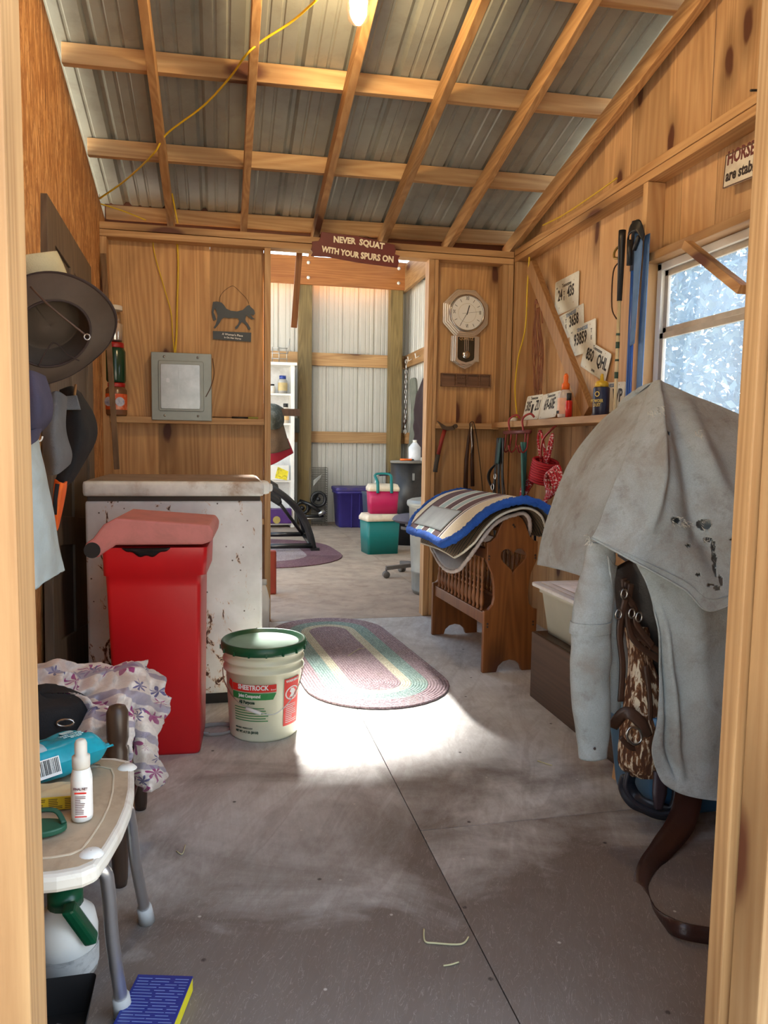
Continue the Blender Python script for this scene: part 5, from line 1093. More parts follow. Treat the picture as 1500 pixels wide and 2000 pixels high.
# ================================================================ LEFT FOREGROUND
# ---- bath stool
sl2 = thing('shower_stool', (-.42, 1.53, 0), 'dirty white plastic shower stool with bent aluminium legs', 'stool')
dirtyw = M('dirty_white_plastic', srgb(216,210,198), .5, var=.06, dirt=srgb(150,124,96), dirt_amt=.7, dirt_scale=5)
tan_ = M('soiled_seat_top', srgb(176,156,130), .75, var=.15, dirt=srgb(118,98,78), dirt_amt=.6, dirt_scale=7)
def Sq(px, py, z_): q = U(px, py, z=z_) - sl2.location; return (q.x, q.y)
SZ = .40
right = [Sq(*p, SZ) for p in ((182,1478),(225,1478),(255,1484),(262,1500),(262,1540),(255,1575),(240,1612),(215,1655),(190,1690),(160,1703),(110,1712))]
out = right + [(-.22,-.24),(-.25,-.2),(-.26,0),(-.25,.2),(-.2,.245),(-.05,.25)]
hl_ = arc(.118,.185,.035,0,360,14,.014)[:-1]
m = MB(); m.prism(out, T(0,0,SZ-.032), .032, bevel=.009, holes=[hl_]); seat = m.build('seat', dirtyw, sl2)
cx_ = sum(p[0] for p in out)/len(out); cy_ = sum(p[1] for p in out)/len(out)
inn = [(cx_+(x_-cx_)*.78, cy_+(y_-cy_)*.78) for x_, y_ in out]; inn2 = [(cx_+(x_-cx_)*.76, cy_+(y_-cy_)*.76) for x_, y_ in out]
m = MB(); m.prism(out[:0]+[(cx_+(x_-cx_)*.93, cy_+(y_-cy_)*.93) for x_, y_ in out], T(0,0,SZ+.0002), .0006, holes=[hl_]); m.build('seat_top', tan_, seat)
m = MB(); m.prism(inn, T(0,0,SZ+.0006), .0022, bevel=.0008, holes=[inn2]); m.build('seat_ridge', M('ridge_plastic', srgb(198,184,160), .6), seat)
for (px, py) in ((248,1500),(178,1668)):
    q = Sq(px, py, SZ); m = MB(); m.lathe([(.001,.006),(.014,.005),(.020,-.002)], T(q[0]+.0,q[1],SZ+.001), 16, sx=1.1, cap=False); m.build('corner_boss', whitep, seat, True)
alu = M('brushed_aluminium', srgb(196,196,198), .34, .9, var=.08)
for (tx, ty_, fx, fy) in ((-.205,1.60,-.176,1.735),(-.215,1.36,-.193,1.445),(-.60,1.62,-.63,1.70),(-.60,1.36,-.63,1.40)):
    A = Vector((tx,ty_,SZ-.03)) - sl2.location; B = Vector((fx,fy,.015)) - sl2.location
    ix = -.06 if tx > -.4 else .06
    m = MB(); m.tube(spline([A+Vector((ix,0,0)), A+Vector((0,.0,-.012)), A.lerp(B,.18)+Vector((.006,0,0)), A.lerp(B,.5), B], 6), .0125, 12)
    lg_ = m.build('leg', alu, sl2, True)
    m = MB(); d_ = (B-A).normalized(); m.tube([B-d_*.035, B-d_*.012, B+d_*.012], [.0165,.0175,.0195], 14); m.build('rubber_foot', M('grey_rubber', srgb(176,176,174), .7), lg_, True)
# items on the stool
sp_ = thing('spray_bottle', (*U(161,1600,z=SZ+.001)[:2], SZ+.003), 'small white spray bottle with red-print label and cap standing on the stool', 'bottle')
m = MB(); m.lathe([(.018,0),(.0195,.004),(.0195,.085),(.016,.10),(.014,.104)], None, 28); m.build('bottle_body', whitep, sp_)
m = MB(); m.lathe([(.0155,.102),(.0165,.106),(.0165,.125),(.0115,.127),(.0115,.150),(.009,.156),(.006,.158)], None, 24); m.build('spray_cap', M('bone_plastic', srgb(206,198,184), .5), sp_)
m = MB(); m.lathe([(.0198,.008),(.0198,.082)], None, 28, cap=False); l_ = m.build('bottle_label', M('label_white', srgb(236,232,226), .6), sp_)
FF = T(0,0,0) @ plane((0,-.0202,0), (1,-.1,0), (0,0,1)); m = MB(); m.box((-.010,.058,0),(.012,.061,.0004),M=FF); m.box((-.010,.012,0),(.012,.014,.0004),M=FF); m.build('red_line', lr, l_)
m = MB(); lettering(m, 'FINAL NET', .0050, FF @ T(.001,.064), .8, bold=.0001)
rs = random.Random(2)
for k in range(11): m.box((-.009,.052-.0034*k,0),(rs.uniform(.0,.011),.0532-.0034*k,.0003),M=FF)
m.build('label_print', M('pink_grey_print', srgb(120,84,84), .6), l_)
def pillow(mb, L, Wd_, H_, M_, n=18, pinch=1.0, seed=0):
    def mk(sgn):
        def f_(u, v):
            x_, y_ = (u-.5)*2, (v-.5)*2; h_ = (max(0,1-x_**6)*max(0,1-y_**4))**.5*H_/2
            p = Vector((x_*L/2*(1-.03*y_*y_), y_*Wd_/2*(1-.08*(1-x_*x_)*0), sgn*h_)); p += Vector((0,0,1))*sgn*mnoise.noise(Vector((x_*3+seed, y_*2.4, sgn)))*H_*.10*(h_/(H_/2+1e-9)); return M_ @ p
        return f_
    mb.surf(mk(1), n*2, n); mb.surf(lambda u, v: mk(-1)(1-u, v), n*2, n)
wp = thing('wipes_pack', (*U(118,1520,z=SZ)[:2], SZ+.004), 'teal foil pack of wipes lying on the stool', 'wipes')
teal = M('teal_foil', srgb(24,148,168), .22, var=.25, scale=14)
Mw = T(-.02,.0,.042) @ Matrix.Rotation(R(38),4,'Z') @ Matrix.Rotation(R(-8),4,'X')
m = MB(); pillow(m, .21, .115, .078, Mw); pk_ = m.build('pack', teal, wp, True)
m = MB(); m.surf(lambda u, v: Mw @ Vector((.095+.022*u, (v-.5)*.115, .003*math.sin(v*40))), 2, 30, .0015); m.build('crimped_end', teal, wp, True)
m = MB(); m.surf(lambda u, v: Mw @ Vector((-.10+.075*u, -.058+.115*v, .0405*(max(0,1-((-.10+.075*u)/.105)**6)*max(0,1-((v-.5)*2)**4))**.5+.001)), 8, 8, .0); m.build('silver_panel', M('grey_print_foil', srgb(160,178,184), .3), pk_, True)
m = MB()
FT = plane(Mw @ Vector((.045,-.010,.0402)), Mw.to_3x3() @ Vector((1,0,-.0)), Mw.to_3x3() @ Vector((0,1,0)))
for k,(s_,h_) in enumerate((('WET WIPES',.0085),('for hands & face',.006),('40 wipes',.006))): lettering(m, s_, h_, FT @ T(0,-.004-.012*k), .8, bold=.0003)
m.prism(rrect(-.012,.014,.016,.034,.005), FT, .0006); m.build('pack_lettering', M('pale_teal_print', srgb(190,226,228), .4), pk_)
FS = plane(Mw @ Vector((-.02,-.062,-.0)), Mw.to_3x3() @ Vector((1,0,0)), Mw.to_3x3() @ Vector((0,.25,1)))
m = MB(); m.box((-.062,-.02,0),(.012,.018,.0006),M=FS); bcp = m.build('barcode_panel', white, pk_)
m = MB(); rs = random.Random(3); x_ = -.058
while x_ < .008: w_ = rs.choice((.0008,.0014,.002)); m.box((x_,-.014,.0008),(x_+w_,.016,.0012),M=FS); x_ += w_+rs.choice((.0008,.0014,.0018))
m.build('barcode', plink, bcp)
yp = thing('wipes_pack', (*U(108,1572,z=SZ)[:2], SZ+.003), 'yellow soft pack lying between the teal wipes and the spray bottle on the stool', 'wipes')
m = MB(); pillow(m, .17, .065, .034, T(-.02,0,.018) @ Matrix.Rotation(R(4),4,'Z'), seed=4); yb = m.build('pack', M('cream_foil', srgb(206,190,150), .4), yp, True)
m = MB(); m.box((-.10,-.0345,.003),(.062,-.0325,.029),.0008); yl = m.build('yellow_panel', M('yellow_label', srgb(206,172,30), .5, dirt=srgb(150,120,30), dirt_amt=.4), yb)
m = MB(); rs = random.Random(5)
for r_ in range(6):
    for c_ in range(5): m.box((-.095+.03*c_,-.0350,.006+.0036*r_),(-.095+.03*c_+rs.uniform(.014,.026),-.0346,.0074+.0036*r_))
m.build('panel_print', M('brown_print', srgb(90,70,30), .6), yl)
gd = thing('green_brush', (*U(92,1628,z=SZ)[:2], SZ+.004), 'flat dark green oval grooming tool at the near left of the stool top', 'grooming tool')
m = MB(); m.prism([(x_-.02,y_) for x_,y_ in arc(0,0,.055,0,360,26,.030)[:-1]], T(0,0,.001), .012, bevel=.003); m.build('pad', M('green_rubber', srgb(32,88,64), .5), gd)
m = MB(); m.tube(spline([(-.06,-.0,.012),(-.03,.02,.03),(.01,.02,.03),(.03,.0,.014)],5), .006, 8, flat=.5); m.build('strap', M('green_strap', srgb(20,66,48), .6), gd, True)
# ---- sprayer jug and dark crate below the stool
jg = thing('sprayer_jug', (-.325, 1.60, 0), 'white sprayer jug with dark green handle under the stool', 'jug')
m = MB(); m.lathe([(.05,.0),(.062,.01),(.064,.15),(.058,.20),(.036,.235),(.03,.25)], None, 28); m.build('jug_body', whitep, jg, True)
m = MB(); m.boxm((.026,.036,.15), T(.038,-.052,.215) @ Matrix.Rotation(R(-16),4,'Y') @ Matrix.Rotation(R(8),4,'X'), .008); m.lathe([(.036,.24),(.036,.285),(.02,.30)], None, 16)
m.build('sprayer_handle', M('bottle_green', srgb(14,78,50), .3), jg)
m = MB(); m.lathe([(.0648,.03),(.0648,.10)], None, 28, cap=False); m.build('jug_label', M('worn_label', srgb(190,190,186), .7, dirt=srgb(90,90,90), dirt_amt=.8, dirt_scale=20), jg)
jg.scale = (1,1,.64)
cr2 = thing('crate', (-.33, 1.38, 0), 'black open crate with metal ring on the floor below the stool', 'crate')
m = MB(); rectloft(m, [(0,-.10,.07,-.09,.085),(.075,-.115,.085,-.10,.10)], r=.012, cap=False); m.box((-.1,-.09,0),(.07,.085,.006)); m.build('crate_body', M('crate_black', srgb(30,28,28), .6), cr2)
m = MB(); m.tube([(.045+.016*math.cos(a), -.07, .085+.022*math.sin(a)) for a in [k*math.pi/6 for k in range(12)]], .003, 6, closed=True); m.build('ring', steel, cr2, True)
# ---- blue carton on the floor
bb = thing('carton', (*U(300,1985,z=0)[:2], 0), 'blue printed carton with yellow end lying on the floor by the stool', 'box', rz=R(-14))
bw = .115; m = MB(); m.box((-bw/2,-.075,0),(bw/2,.075,.030),.001); bc_ = m.build('carton_body', M('navy_carton', srgb(30,44,124), .4, var=.08), bb)
m = MB(); m.box((bw/2-.0004,-.070,.002),(bw/2+.0006,.070,.028)); m.build('yellow_end', M('yellow_card', srgb(232,216,40), .5), bc_)
m = MB(); rs = random.Random(7)
for k in range(17):
    x_ = -.052
    while x_ < .045: w_ = rs.uniform(.02,.05); m.box((x_,-.068+.0082*k,.0301),(min(x_+w_,.052),-.0665+.0082*k,.0304)); x_ += w_+rs.uniform(.002,.012)
m.build('fine_print', M('pale_blue_print', srgb(120,140,190), .5), bc_)
# ---- wooden chair with blanket
wc = thing('wooden_chair', (-.42, 2.12, 0), 'low dark turned-wood chair half covered by the fleece blanket', 'chair')
tw = wood('dark_turned_wood', srgb(84,64,50), srgb(52,38,30), 'Z', knots=False, rough=.35, stain=srgb(130,112,92), stain_amt=.4)
turn = [(.016,0),(.019,.02),(.021,.10),(.023,.16),(.018,.18),(.023,.20),(.025,.30)]
for (x_, y_, h_) in ((.165,-.215,.470),(.175,.19,.34),(-.19,-.21,.34),(-.19,.19,.34)):
    prof_ = turn + ([(.026,.36),(.022,.37),(.027,.39),(.027,.455),(.020,h_),(.004,h_+.006)] if h_ > .4 else [(.024,h_)])
    m = MB(); m.lathe(prof_, T(x_,y_,0), 16); m.build('leg', tw, wc, True)
m = MB(); m.box((-.22,-.22,.315),(.185,.215,.345),.008); m.build('seat', tw, wc)
for (a_, b_) in (((.165,-.215,.13),(.175,.19,.13)),((-.19,-.21,.13),(-.19,.19,.13)),((.165,-.215,.16),(-.19,-.21,.16))): 
    m = MB(); m.tube([a_, b_], .009, 8); m.build('stretcher', tw, wc, True)
bgk = thing('black_bag', (-.47, 2.06, .346), 'black bag with silver ring on the chair seat under the blanket', 'bag')
m = MB(); m.surf(lambda u, v: (.13*math.cos(2*math.pi*u)*math.sin(math.pi*v)**.5, .12*math.sin(2*math.pi*u)*math.sin(math.pi*v)**.5, .06-.058*math.cos(math.pi*v)+.012*mnoise.noise(Vector((u*6,v*5,1)))), 28, 16); m.build('bag_body', blackm, bgk, True)
m = MB(); m.tube([(.085+.02*math.cos(a), -.115, .075+.009*math.sin(a)) for a in [k*math.pi/6 for k in range(12)]], .003, 6, closed=True); m.build('ring', steel, bgk, True)
bkt = thing('fleece_blanket', (-.36, 2.25, .05), 'crumpled cream fleece blanket with purple leaf print over the chair', 'blanket')
def fleece():
    m_, nt, p = _new('printed_fleece'); tc = nt.nodes.new('ShaderNodeTexCoord'); v = nt.nodes.new('ShaderNodeMapping'); nt.links.new(tc.outputs['UV'], v.inputs['Vector']); v = v.outputs[0]
    a = _ramp(nt, _noise(nt, v, 30), [(.3, srgb(214,202,194)), (.7, srgb(232,222,212))])
    def leaf(scale, col_, a, off, k1=.26):
        mp = nt.nodes.new('ShaderNodeMapping'); mp.inputs['Location'].default_value = (off, off*.7, 0); nt.links.new(v, mp.inputs['Vector'])
        vo = nt.nodes.new('ShaderNodeTexVoronoi'); vo.inputs['Scale'].default_value = scale; vo.inputs['Randomness'].default_value = .7; nt.links.new(mp.outputs[0], vo.inputs['Vector'])
        # leaf: distance modulated by angle inside cell
        sb = nt.nodes.new('ShaderNodeVectorMath'); sb.operation = 'SUBTRACT'; ms = nt.nodes.new('ShaderNodeVectorMath'); ms.operation = 'SCALE'; ms.inputs['Scale'].default_value = scale
        nt.links.new(mp.outputs[0], ms.inputs[0]); ps = nt.nodes.new('ShaderNodeVectorMath'); ps.operation = 'SCALE'; ps.inputs['Scale'].default_value = scale; nt.links.new(vo.outputs['Position'], ps.inputs[0])
        nt.links.new(ms.outputs[0], sb.inputs[0]); nt.links.new(ps.outputs[0], sb.inputs[1]); sx_ = nt.nodes.new('ShaderNodeSeparateXYZ'); nt.links.new(sb.outputs[0], sx_.inputs[0])
        at = nt.nodes.new('ShaderNodeMath'); at.operation = 'ARCTAN2'; nt.links.new(sx_.outputs['Y'], at.inputs[0]); nt.links.new(sx_.outputs['X'], at.inputs[1])
        mu = nt.nodes.new('ShaderNodeMath'); mu.operation = 'MULTIPLY'; mu.inputs[1].default_value = 7; nt.links.new(at.outputs[0], mu.inputs[0]); cs_ = nt.nodes.new('ShaderNodeMath'); cs_.operation = 'COSINE'; nt.links.new(mu.outputs[0], cs_.inputs[0])
        m2 = nt.nodes.new('ShaderNodeMath'); m2.operation = 'MULTIPLY_ADD'; m2.inputs[1].default_value = -.13; nt.links.new(cs_.outputs[0], m2.inputs[0]); nt.links.new(vo.outputs['Distance'], m2.inputs[2])
        return _mix(nt, _ramp(nt, m2.outputs[0], [(k1, (1,)*3), (k1+.02, (0,)*3)]), a, col_)
    a = leaf(2.1, srgb(156,66,118), a, 0, .33); a = leaf(3.2, srgb(104,98,136), a, 3.3, .22)
    wv_ = nt.nodes.new('ShaderNodeTexWave'); wv_.bands_direction = 'Y'; wv_.inputs['Scale'].default_value = .55; wv_.inputs['Distortion'].default_value = 2.5; wv_.inputs['Detail Scale'].default_value = 1.5; nt.links.new(v, wv_.inputs['Vector'])
    a = _mix(nt, _ramp(nt, wv_.outputs['Fac'], [(.86, (0,)*3), (.90, (.75,)*3)]), a, srgb(140,132,156))
    nt.links.new(a, p.inputs['Base Color']); p.inputs['Roughness'].default_value = 1; p.inputs['Sheen Weight'].default_value = .3
    _bump(nt, p, _noise(nt, _coord(nt,(1,1,1),False), 220, 3), .5, .002); return m_
FLM = fleece()
def Bf(a, b_, y_): return Vector(U(a, b_, y=y_)) - bkt.location
def cloth_uv(mb, nm, fn, nu, nv, th, parent, su=1, sv=1):
    mb.surf(fn, nu, nv, th); uvl = mb.bm.loops.layers.uv.new('UVMap'); idx = {}
    # vertices were created lazily; recover u,v by nearest grid index order through face order
    fl = mb.bm.faces[:]; k = 0
    per = 2
    for f_ in fl: pass
    return uvl
def cloth_surf(name, rows, nu, nv, th, mat, parent, amp, seed=0, su=1., sv=1., off=(0,0), conv=None, fold=None):
    g = gridfn([[conv(*p) for p in r] for r in rows])
    def f_(u, v):
        p = g(u, v); q = Vector((u*3.1*su+seed, v*3.3*sv, seed*.7))
        n1 = mnoise.noise(q*.75); n2 = abs(mnoise.noise(q*1.15+Vector((4,1,2)))); n3 = mnoise.noise(q*5)
        return p + Vector((.45,-.8,.5))*(n1*amp + (.22-n2)*amp*1.7 + n3*amp*.12) + (fold(u,v) if fold else Vector((0,0,0)))
    me = bpy.data.meshes.new(name); vs = []; fs = []; uv = []
    N1 = nv+1
    G = [[f_(i/nu, j/nv) for j in range(N1)] for i in range(nu+1)]
    for i in range(nu+1):
        for j in range(N1): vs.append(G[i][j])
    for i in range(nu):
        for j in range(nv): fs.append((i*N1+j, (i+1)*N1+j, (i+1)*N1+j+1, i*N1+j+1))
    me.from_pydata(vs, [], fs); l_ = me.uv_layers.new(name='UVMap')
    for poly in me.polygons:
        poly.use_smooth = True
        for li in poly.loop_indices:
            vi = me.loops[li].vertex_index; l_.data[li].uv = (off[0] + (vi//N1)/nu*su, off[1] + (vi%N1)/nv*sv)
    me.materials.append(mat); o_ = bpy.data.objects.new(name, me); col.objects.link(o_); o_.parent = parent
    sd__ = o_.modifiers.new('thickness', 'SOLIDIFY'); sd__.thickness = th; sd__.offset = 0
    return o_
# top pile
cloth_surf('blanket_pile', [[(40,1290,2.42),(110,1296,2.40),(200,1300,2.42),(262,1294,2.40),(300,1310,2.36)],
 [(40,1300,2.32),(110,1322,2.26),(195,1318,2.24),(260,1310,2.24),(318,1345,2.28)],
 [(40,1345,2.22),(120,1352,2.14),(200,1352,2.10),(262,1350,2.12),(336,1372,2.22)],
 [(50,1372,2.16),(130,1362,2.09),(205,1385,2.03),(262,1395,2.05),(318,1410,2.18)],
 [(60,1384,2.14),(150,1384,2.07),(215,1425,2.00),(262,1432,2.03),(300,1428,2.16)]], 70, 60, .006, FLM, bkt, .062, 1, 2.3, 1.5, conv=Bf)
cloth_surf('blanket_front', [[(160,1395,2.06),(185,1380,2.02),(225,1392,2.0),(262,1405,2.02)],[(135,1425,2.03),(170,1420,1.97),(215,1425,1.97),(262,1430,2.0)],[(130,1455,2.02),(165,1460,1.95),(210,1460,1.95),(255,1462,1.98)],[(138,1482,2.02),(165,1490,1.97),(205,1492,1.96),(250,1490,1.98)]], 46, 40, .006, FLM, bkt, .036, 5, 1.0, .9, (2,3), conv=Bf)
cloth_surf('blanket_drape', [[(255,1385,2.06),(275,1385,2.02),(300,1400,2.06),(322,1408,2.18)],[(258,1420,2.02),(278,1425,1.99),(300,1440,2.06),(306,1440,2.16)],[(260,1470,2.02),(280,1468,2.0),(300,1478,2.06),(306,1480,2.14)],[(266,1515,2.04),(285,1512,2.02),(312,1505,2.08),(328,1512,2.14)],[(274,1545,2.05),(290,1548,2.03),(305,1540,2.08),(322,1528,2.14)]], 34, 56, .006, FLM, bkt, .032, 9, .8, 1.5, (5,1), conv=Bf)
# ---- hats and clothes on the door pegs
pr = thing('peg_rail', (-.60, 2.55, 1.60), 'wooden peg rail holding hats and clothes on the left', 'peg rail')
m = MB(); m.box((-.06,-.75,-.04),(-.035,.45,.04),.004); m.build('rail', W_dark, pr)
for y_ in (-.5,-.3,-.08,.16,.36): m = MB(); m.tube([(-.04,y_,0),(.03,y_,.02),(.06,y_,.05)], [.008,.007,.010], 8); m.build('peg', W_dark, pr, True)
felt = M('grey_brown_felt', srgb(86,74,64), .98, var=.08, scale=20); band_ = M('dark_braid', srgb(52,38,34), .8)
def hat(name, lab, loc, M_, rx, ry, crown_h, rc, mat, curl, parts=True, trim=band_):
    t = thing(name, loc, lab, 'hat'); 
    def brim(u, v):
        a = 2*math.pi*u; r0 = Vector((math.cos(a)*rc*.92, math.sin(a)*rc*1.1, 0)); r1 = Vector((math.cos(a)*rx, math.sin(a)*ry, 0)); p = r0.lerp(r1, v); p.z = curl*(v**1.6)*(abs(math.cos(a))**2)*1.0 - .03*(v**1.5)*(abs(math.sin(a))**3) + .006*mnoise.noise(Vector((math.cos(a)*2,math.sin(a)*2,v))); return M_ @ p
    m = MB(); m.surf(brim, 64, 14, .005); b_ = m.build('brim', mat, t, True)
    m = MB(); m.tube([brim(k/64, 1) for k in range(64)], .0045, 8, closed=True); m.build('brim_edge', trim, b_, True)
    def crown(u, v):
        a = 2*math.pi*u; k = 1-.28*v**2 if v < .8 else (1-.28*v**2)*max(0.001, (1-(v-.8)/.2))**.6
        h_ = crown_h*min(1, v/.8)**.9 - (0 if v < .8 else .30*crown_h*((v-.8)/.2)*abs(math.cos(a))**0); dent = 0
        return M_ @ Vector((math.cos(a)*rc*.92*k, math.sin(a)*rc*1.1*k, h_))
    m = MB(); m.surf(crown, 48, 22, .004); m.build('crown', mat, t, True)
    m = MB(); m.tube([M_ @ Vector((math.cos(a)*rc*.91, math.sin(a)*rc*1.09, -.002)) for a in [2*math.pi*k/40 for k in range(40)]], .004, 6, closed=True); m.build('sweatband', trim, t, True)
    return t
hc = U(102, 652, y=2.28)
# hat seen from below: crown axis points away and to the wall
ax = Vector((-.25, .86, .40)).normalized(); xx = Vector((.80, .0, .60)); xx = (xx - ax*xx.dot(ax)).normalized(); yy = ax.cross(xx)
HM = Matrix((yy, -xx, ax)).transposed().to_4x4() if False else Matrix((xx, yy, ax)).transposed().to_4x4()
HM2 = HM @ Matrix.Rotation(R(-90),4,'Z')
hatw = hat('cowboy_hat', 'brown felt western hat hung with its hollow underside facing out', hc, HM2, .148, .182, .115, .098, felt, .07)
m = MB(); q0 = HM2 @ Vector((0,0,0)); cr_pts = [Vector(U(60,560,y=2.22))-hc, Vector(U(100,600,y=2.20))-hc, Vector(U(168,655,y=2.22))-hc]; m.tube(spline(cr_pts,6), .003, 6); m.build('chin_cord', M('brown_chin_cord', srgb(84,62,50), .6), hatw, True)
m = MB(); q = Vector(U(170,658,y=2.21))-hc; m.tube([q+Vector((.008*math.cos(a),0,.008*math.sin(a))) for a in [k*math.pi/4 for k in range(8)]], .002, 6, closed=True); m.build('chin_ring', steel, hatw, True)
m = MB(); m.tube(spline([Vector(U(*p, y=2.30))-hc for p in ((75,715),(88,690),(100,672),(112,672),(130,690),(155,705))],5), .004, 6, flat=.5); m.build('inner_strap', band_, hatw, True)
hat('straw_hat', 'cream straw hat crown showing above the brown felt hat', U(82, 548, y=2.50), Matrix.Rotation(R(-12),4,'Y') @ Matrix.Rotation(R(14),4,'X') @ T(0,0,-.05), .12, .15, .13, .083, M('cream_straw', srgb(206,196,158), .85, var=.1, dirt=srgb(140,120,84), dirt_amt=.5, bump=.6, bscale=260), .02)
def blob(name, lab, cat, mat, rows, loc, nu=34, nv=34, amp=.012, th=.006, group=None, extra=None):
    t = thing(name, loc, lab, cat); g = gridfn([[Vector(U(a,b_,y=c)) - t.location for a,b_,c in r] for r in rows])
    m = MB(); m.surf(lambda u, v: g(u,v) + Vector((.4,-.9,.1))*mnoise.noise(g(u,v)*14)*amp, nu, nv, th); m.build(extra or 'cloth', mat, t, True); return t, (lambda a,b_,c: Vector(U(a,b_,y=c)) - t.location)
navy = M('navy_cloth', srgb(64,62,84), .9, bump=.3, bscale=200); gmesh = M('grey_mesh_cloth', srgb(112,114,118), .9, bump=.8, bscale=340)
nc, fN = blob('baseball_cap', 'navy cap hanging under the brown hat at the far left', 'cap', navy, [[(30,730,2.1),(60,725,2.06),(88,735,2.12)],[(30,770,2.04),(70,765,2.0),(100,775,2.1)],[(30,815,2.03),(72,812,2.0),(98,818,2.1)],[(30,855,2.06),(60,850,2.03),(80,842,2.1)]], U(60,790,y=2.1), extra='crown')
m = MB(); m.surf(gridfn([[fN(30,842,2.04),fN(60,842,2.0),fN(84,826,2.08)],[fN(30,868,1.98),fN(60,868,1.95),fN(74,856,2.02)]]), 12, 8, .006); m.build('cap_bill', navy, nc, True)
gc_, fG = blob('baseball_cap', 'grey mesh-back cap hanging between the navy and the black caps', 'cap', gmesh, [[(92,775,2.40),(110,765,2.36),(130,775,2.42)],[(85,830,2.32),(108,840,2.27),(128,840,2.36)],[(86,880,2.30),(112,890,2.25),(138,885,2.36)],[(92,930,2.32),(112,925,2.28),(136,905,2.38)]], U(112,850,y=2.4), extra='crown')
m = MB(); m.tube([fG(76+7*math.cos(a), 852+10*math.sin(a), 2.24) for a in [k*math.pi/6 for k in range(9)]], .0025, 6); m.build('cap_logo', white, gc_, True)
bc2, fB = blob('baseball_cap', 'black cap with net back hanging rightmost of the caps', 'cap', blackm, [[(118,762,2.58),(140,756,2.55),(158,768,2.62)],[(118,810,2.50),(155,800,2.46),(184,812,2.58)],[(122,870,2.48),(158,860,2.42),(188,850,2.56)],[(118,910,2.46),(140,915,2.44),(168,895,2.56)],[(105,945,2.42),(118,952,2.42),(140,940,2.52)]], U(150,850,y=2.55), extra='crown')
m = MB(); m.surf(gridfn([[fB(122,775,2.48),fB(150,772,2.46)],[fB(130,800,2.44),fB(158,800,2.44)]]), 8, 8, .003); m.build('net_panel', gmesh, bc2, True)
m = MB(); m.tube([fB(148,752,2.52),fB(146,770,2.47),fB(150,785,2.46),(fB(147,802,2.46))], .004, 6); m.build('cap_strap', M('tan_strap', srgb(150,112,70), .7), bc2, True)
sh, fS = blob('blue_shirt', 'pale blue worn shirt hanging down at the left', 'shirt', M('pale_blue_cotton', srgb(172,184,186), .9, var=.08, dirt=srgb(150,150,136), dirt_amt=.5, bump=.3, bscale=120),
 [[(20,830,2.0),(42,830,1.98),(58,835,2.02),(68,840,2.1)],[(20,900,1.98),(50,900,1.94),(74,905,1.98),(84,900,2.08)],[(20,980,1.96),(52,980,1.92),(86,985,1.98),(100,990,2.08)],[(20,1060,1.96),(56,1060,1.92),(90,1065,1.98),(112,1060,2.08)],[(20,1140,1.96),(60,1140,1.92),(88,1125,1.98),(124,1108,2.08)],[(20,1152,1.96),(64,1150,1.92),(90,1134,1.98),(125,1114,2.08)]], U(70,990,y=2.05), 40, 50, .02, .006)
og, fO = blob('orange_strap', 'bright orange strap hanging between the shirt and the door', 'strap', M('safety_orange', srgb(240,104,30), .6), [[(108,936,2.36),(122,944,2.34),(130,940,2.4)],[(106,960,2.36),(118,960,2.32),(128,960,2.4)],[(104,1000,2.36),(112,1000,2.33),(120,1000,2.4)],[(106,1034,2.38),(110,1036,2.36),(113,1030,2.4)]], U(115,980,y=2.38), 10, 24, .004, .005, extra='webbing')
m = MB(); m.tube([fO(112,945,2.31),fO(108,975,2.31),fO(107,1005,2.32)], .006, 6, flat=.3); m.build('black_stripe', blackm, og, True)
# ---- rugs
def rug(name, loc, Lh, rW, rings, rz, label):
    """stadium-shaped braided rug: half straight length Lh, ring radii"""
    t = thing(name, loc, label, 'rug', rz=rz); 
    def stad(r, n=20): return [(r*math.cos(R(a)), Lh + r*math.sin(R(a))) for a in [180*k/n for k in range(n+1)]] + [(r*math.cos(R(a)), -Lh + r*math.sin(R(a))) for a in [180+180*k/n for k in range(n+1)]]
    for nm, r0, r1, mt in rings:
        m = MB(); nb_ = max(1, round((r1-r0)/.0135)); w_ = (r1-r0)/nb_
        if r0 == 0:
            for k in range(nb_): 
                rr = (k+.5)*w_; m.tube([Vector((x_,y_,.006)) for x_,y_ in stad(rr,10)], w_*.56, 6, closed=True, flat=.75, up=(0,0,1))
            m.prism([(x_,y_) for x_,y_ in stad(w_*.5)], T(0,0,.002), .004)
        else:
            for k in range(nb_): rr = r0+(k+.5)*w_; m.tube([Vector((x_,y_,.006)) for x_,y_ in stad(rr,16)], w_*.56, 6, closed=True, flat=.75, up=(0,0,1))
        m.build(nm, mt, t, True)
    return t
def braid(c, c2):
    m_, nt, p = _new('braided_cotton'); v = _coord(nt,(1,1,1),False); n = _noise(nt, v, 130, 2, .5, 1.0); a = _ramp(nt, n, [(.40, c), (.60, c2)]); a = _mix(nt, _ramp(nt, _noise(nt, v, 5, 5), [(.55,(0,)*3),(.8,(.35,)*3)]), a, srgb(150,140,120))
    nt.links.new(a, p.inputs['Base Color']); p.inputs['Roughness'].default_value = .95; _bump(nt, p, n, 1, .004); return m_
mauve = braid(srgb(122,102,108), srgb(172,152,156)); sage = braid(srgb(106,130,124), srgb(156,178,170)); beige = braid(srgb(168,164,140), srgb(214,208,186))
rg = rug('braided_rug', (.676, 3.86, .0), .50, .30, [('centre_braid',0,.115,mauve),('cream_braid',.115,.165,beige),('green_braid',.165,.245,sage),('outer_braid',.245,.345,mauve)], R(5), 'oval braided rug in mauve, green and cream on the floor before the doorway')
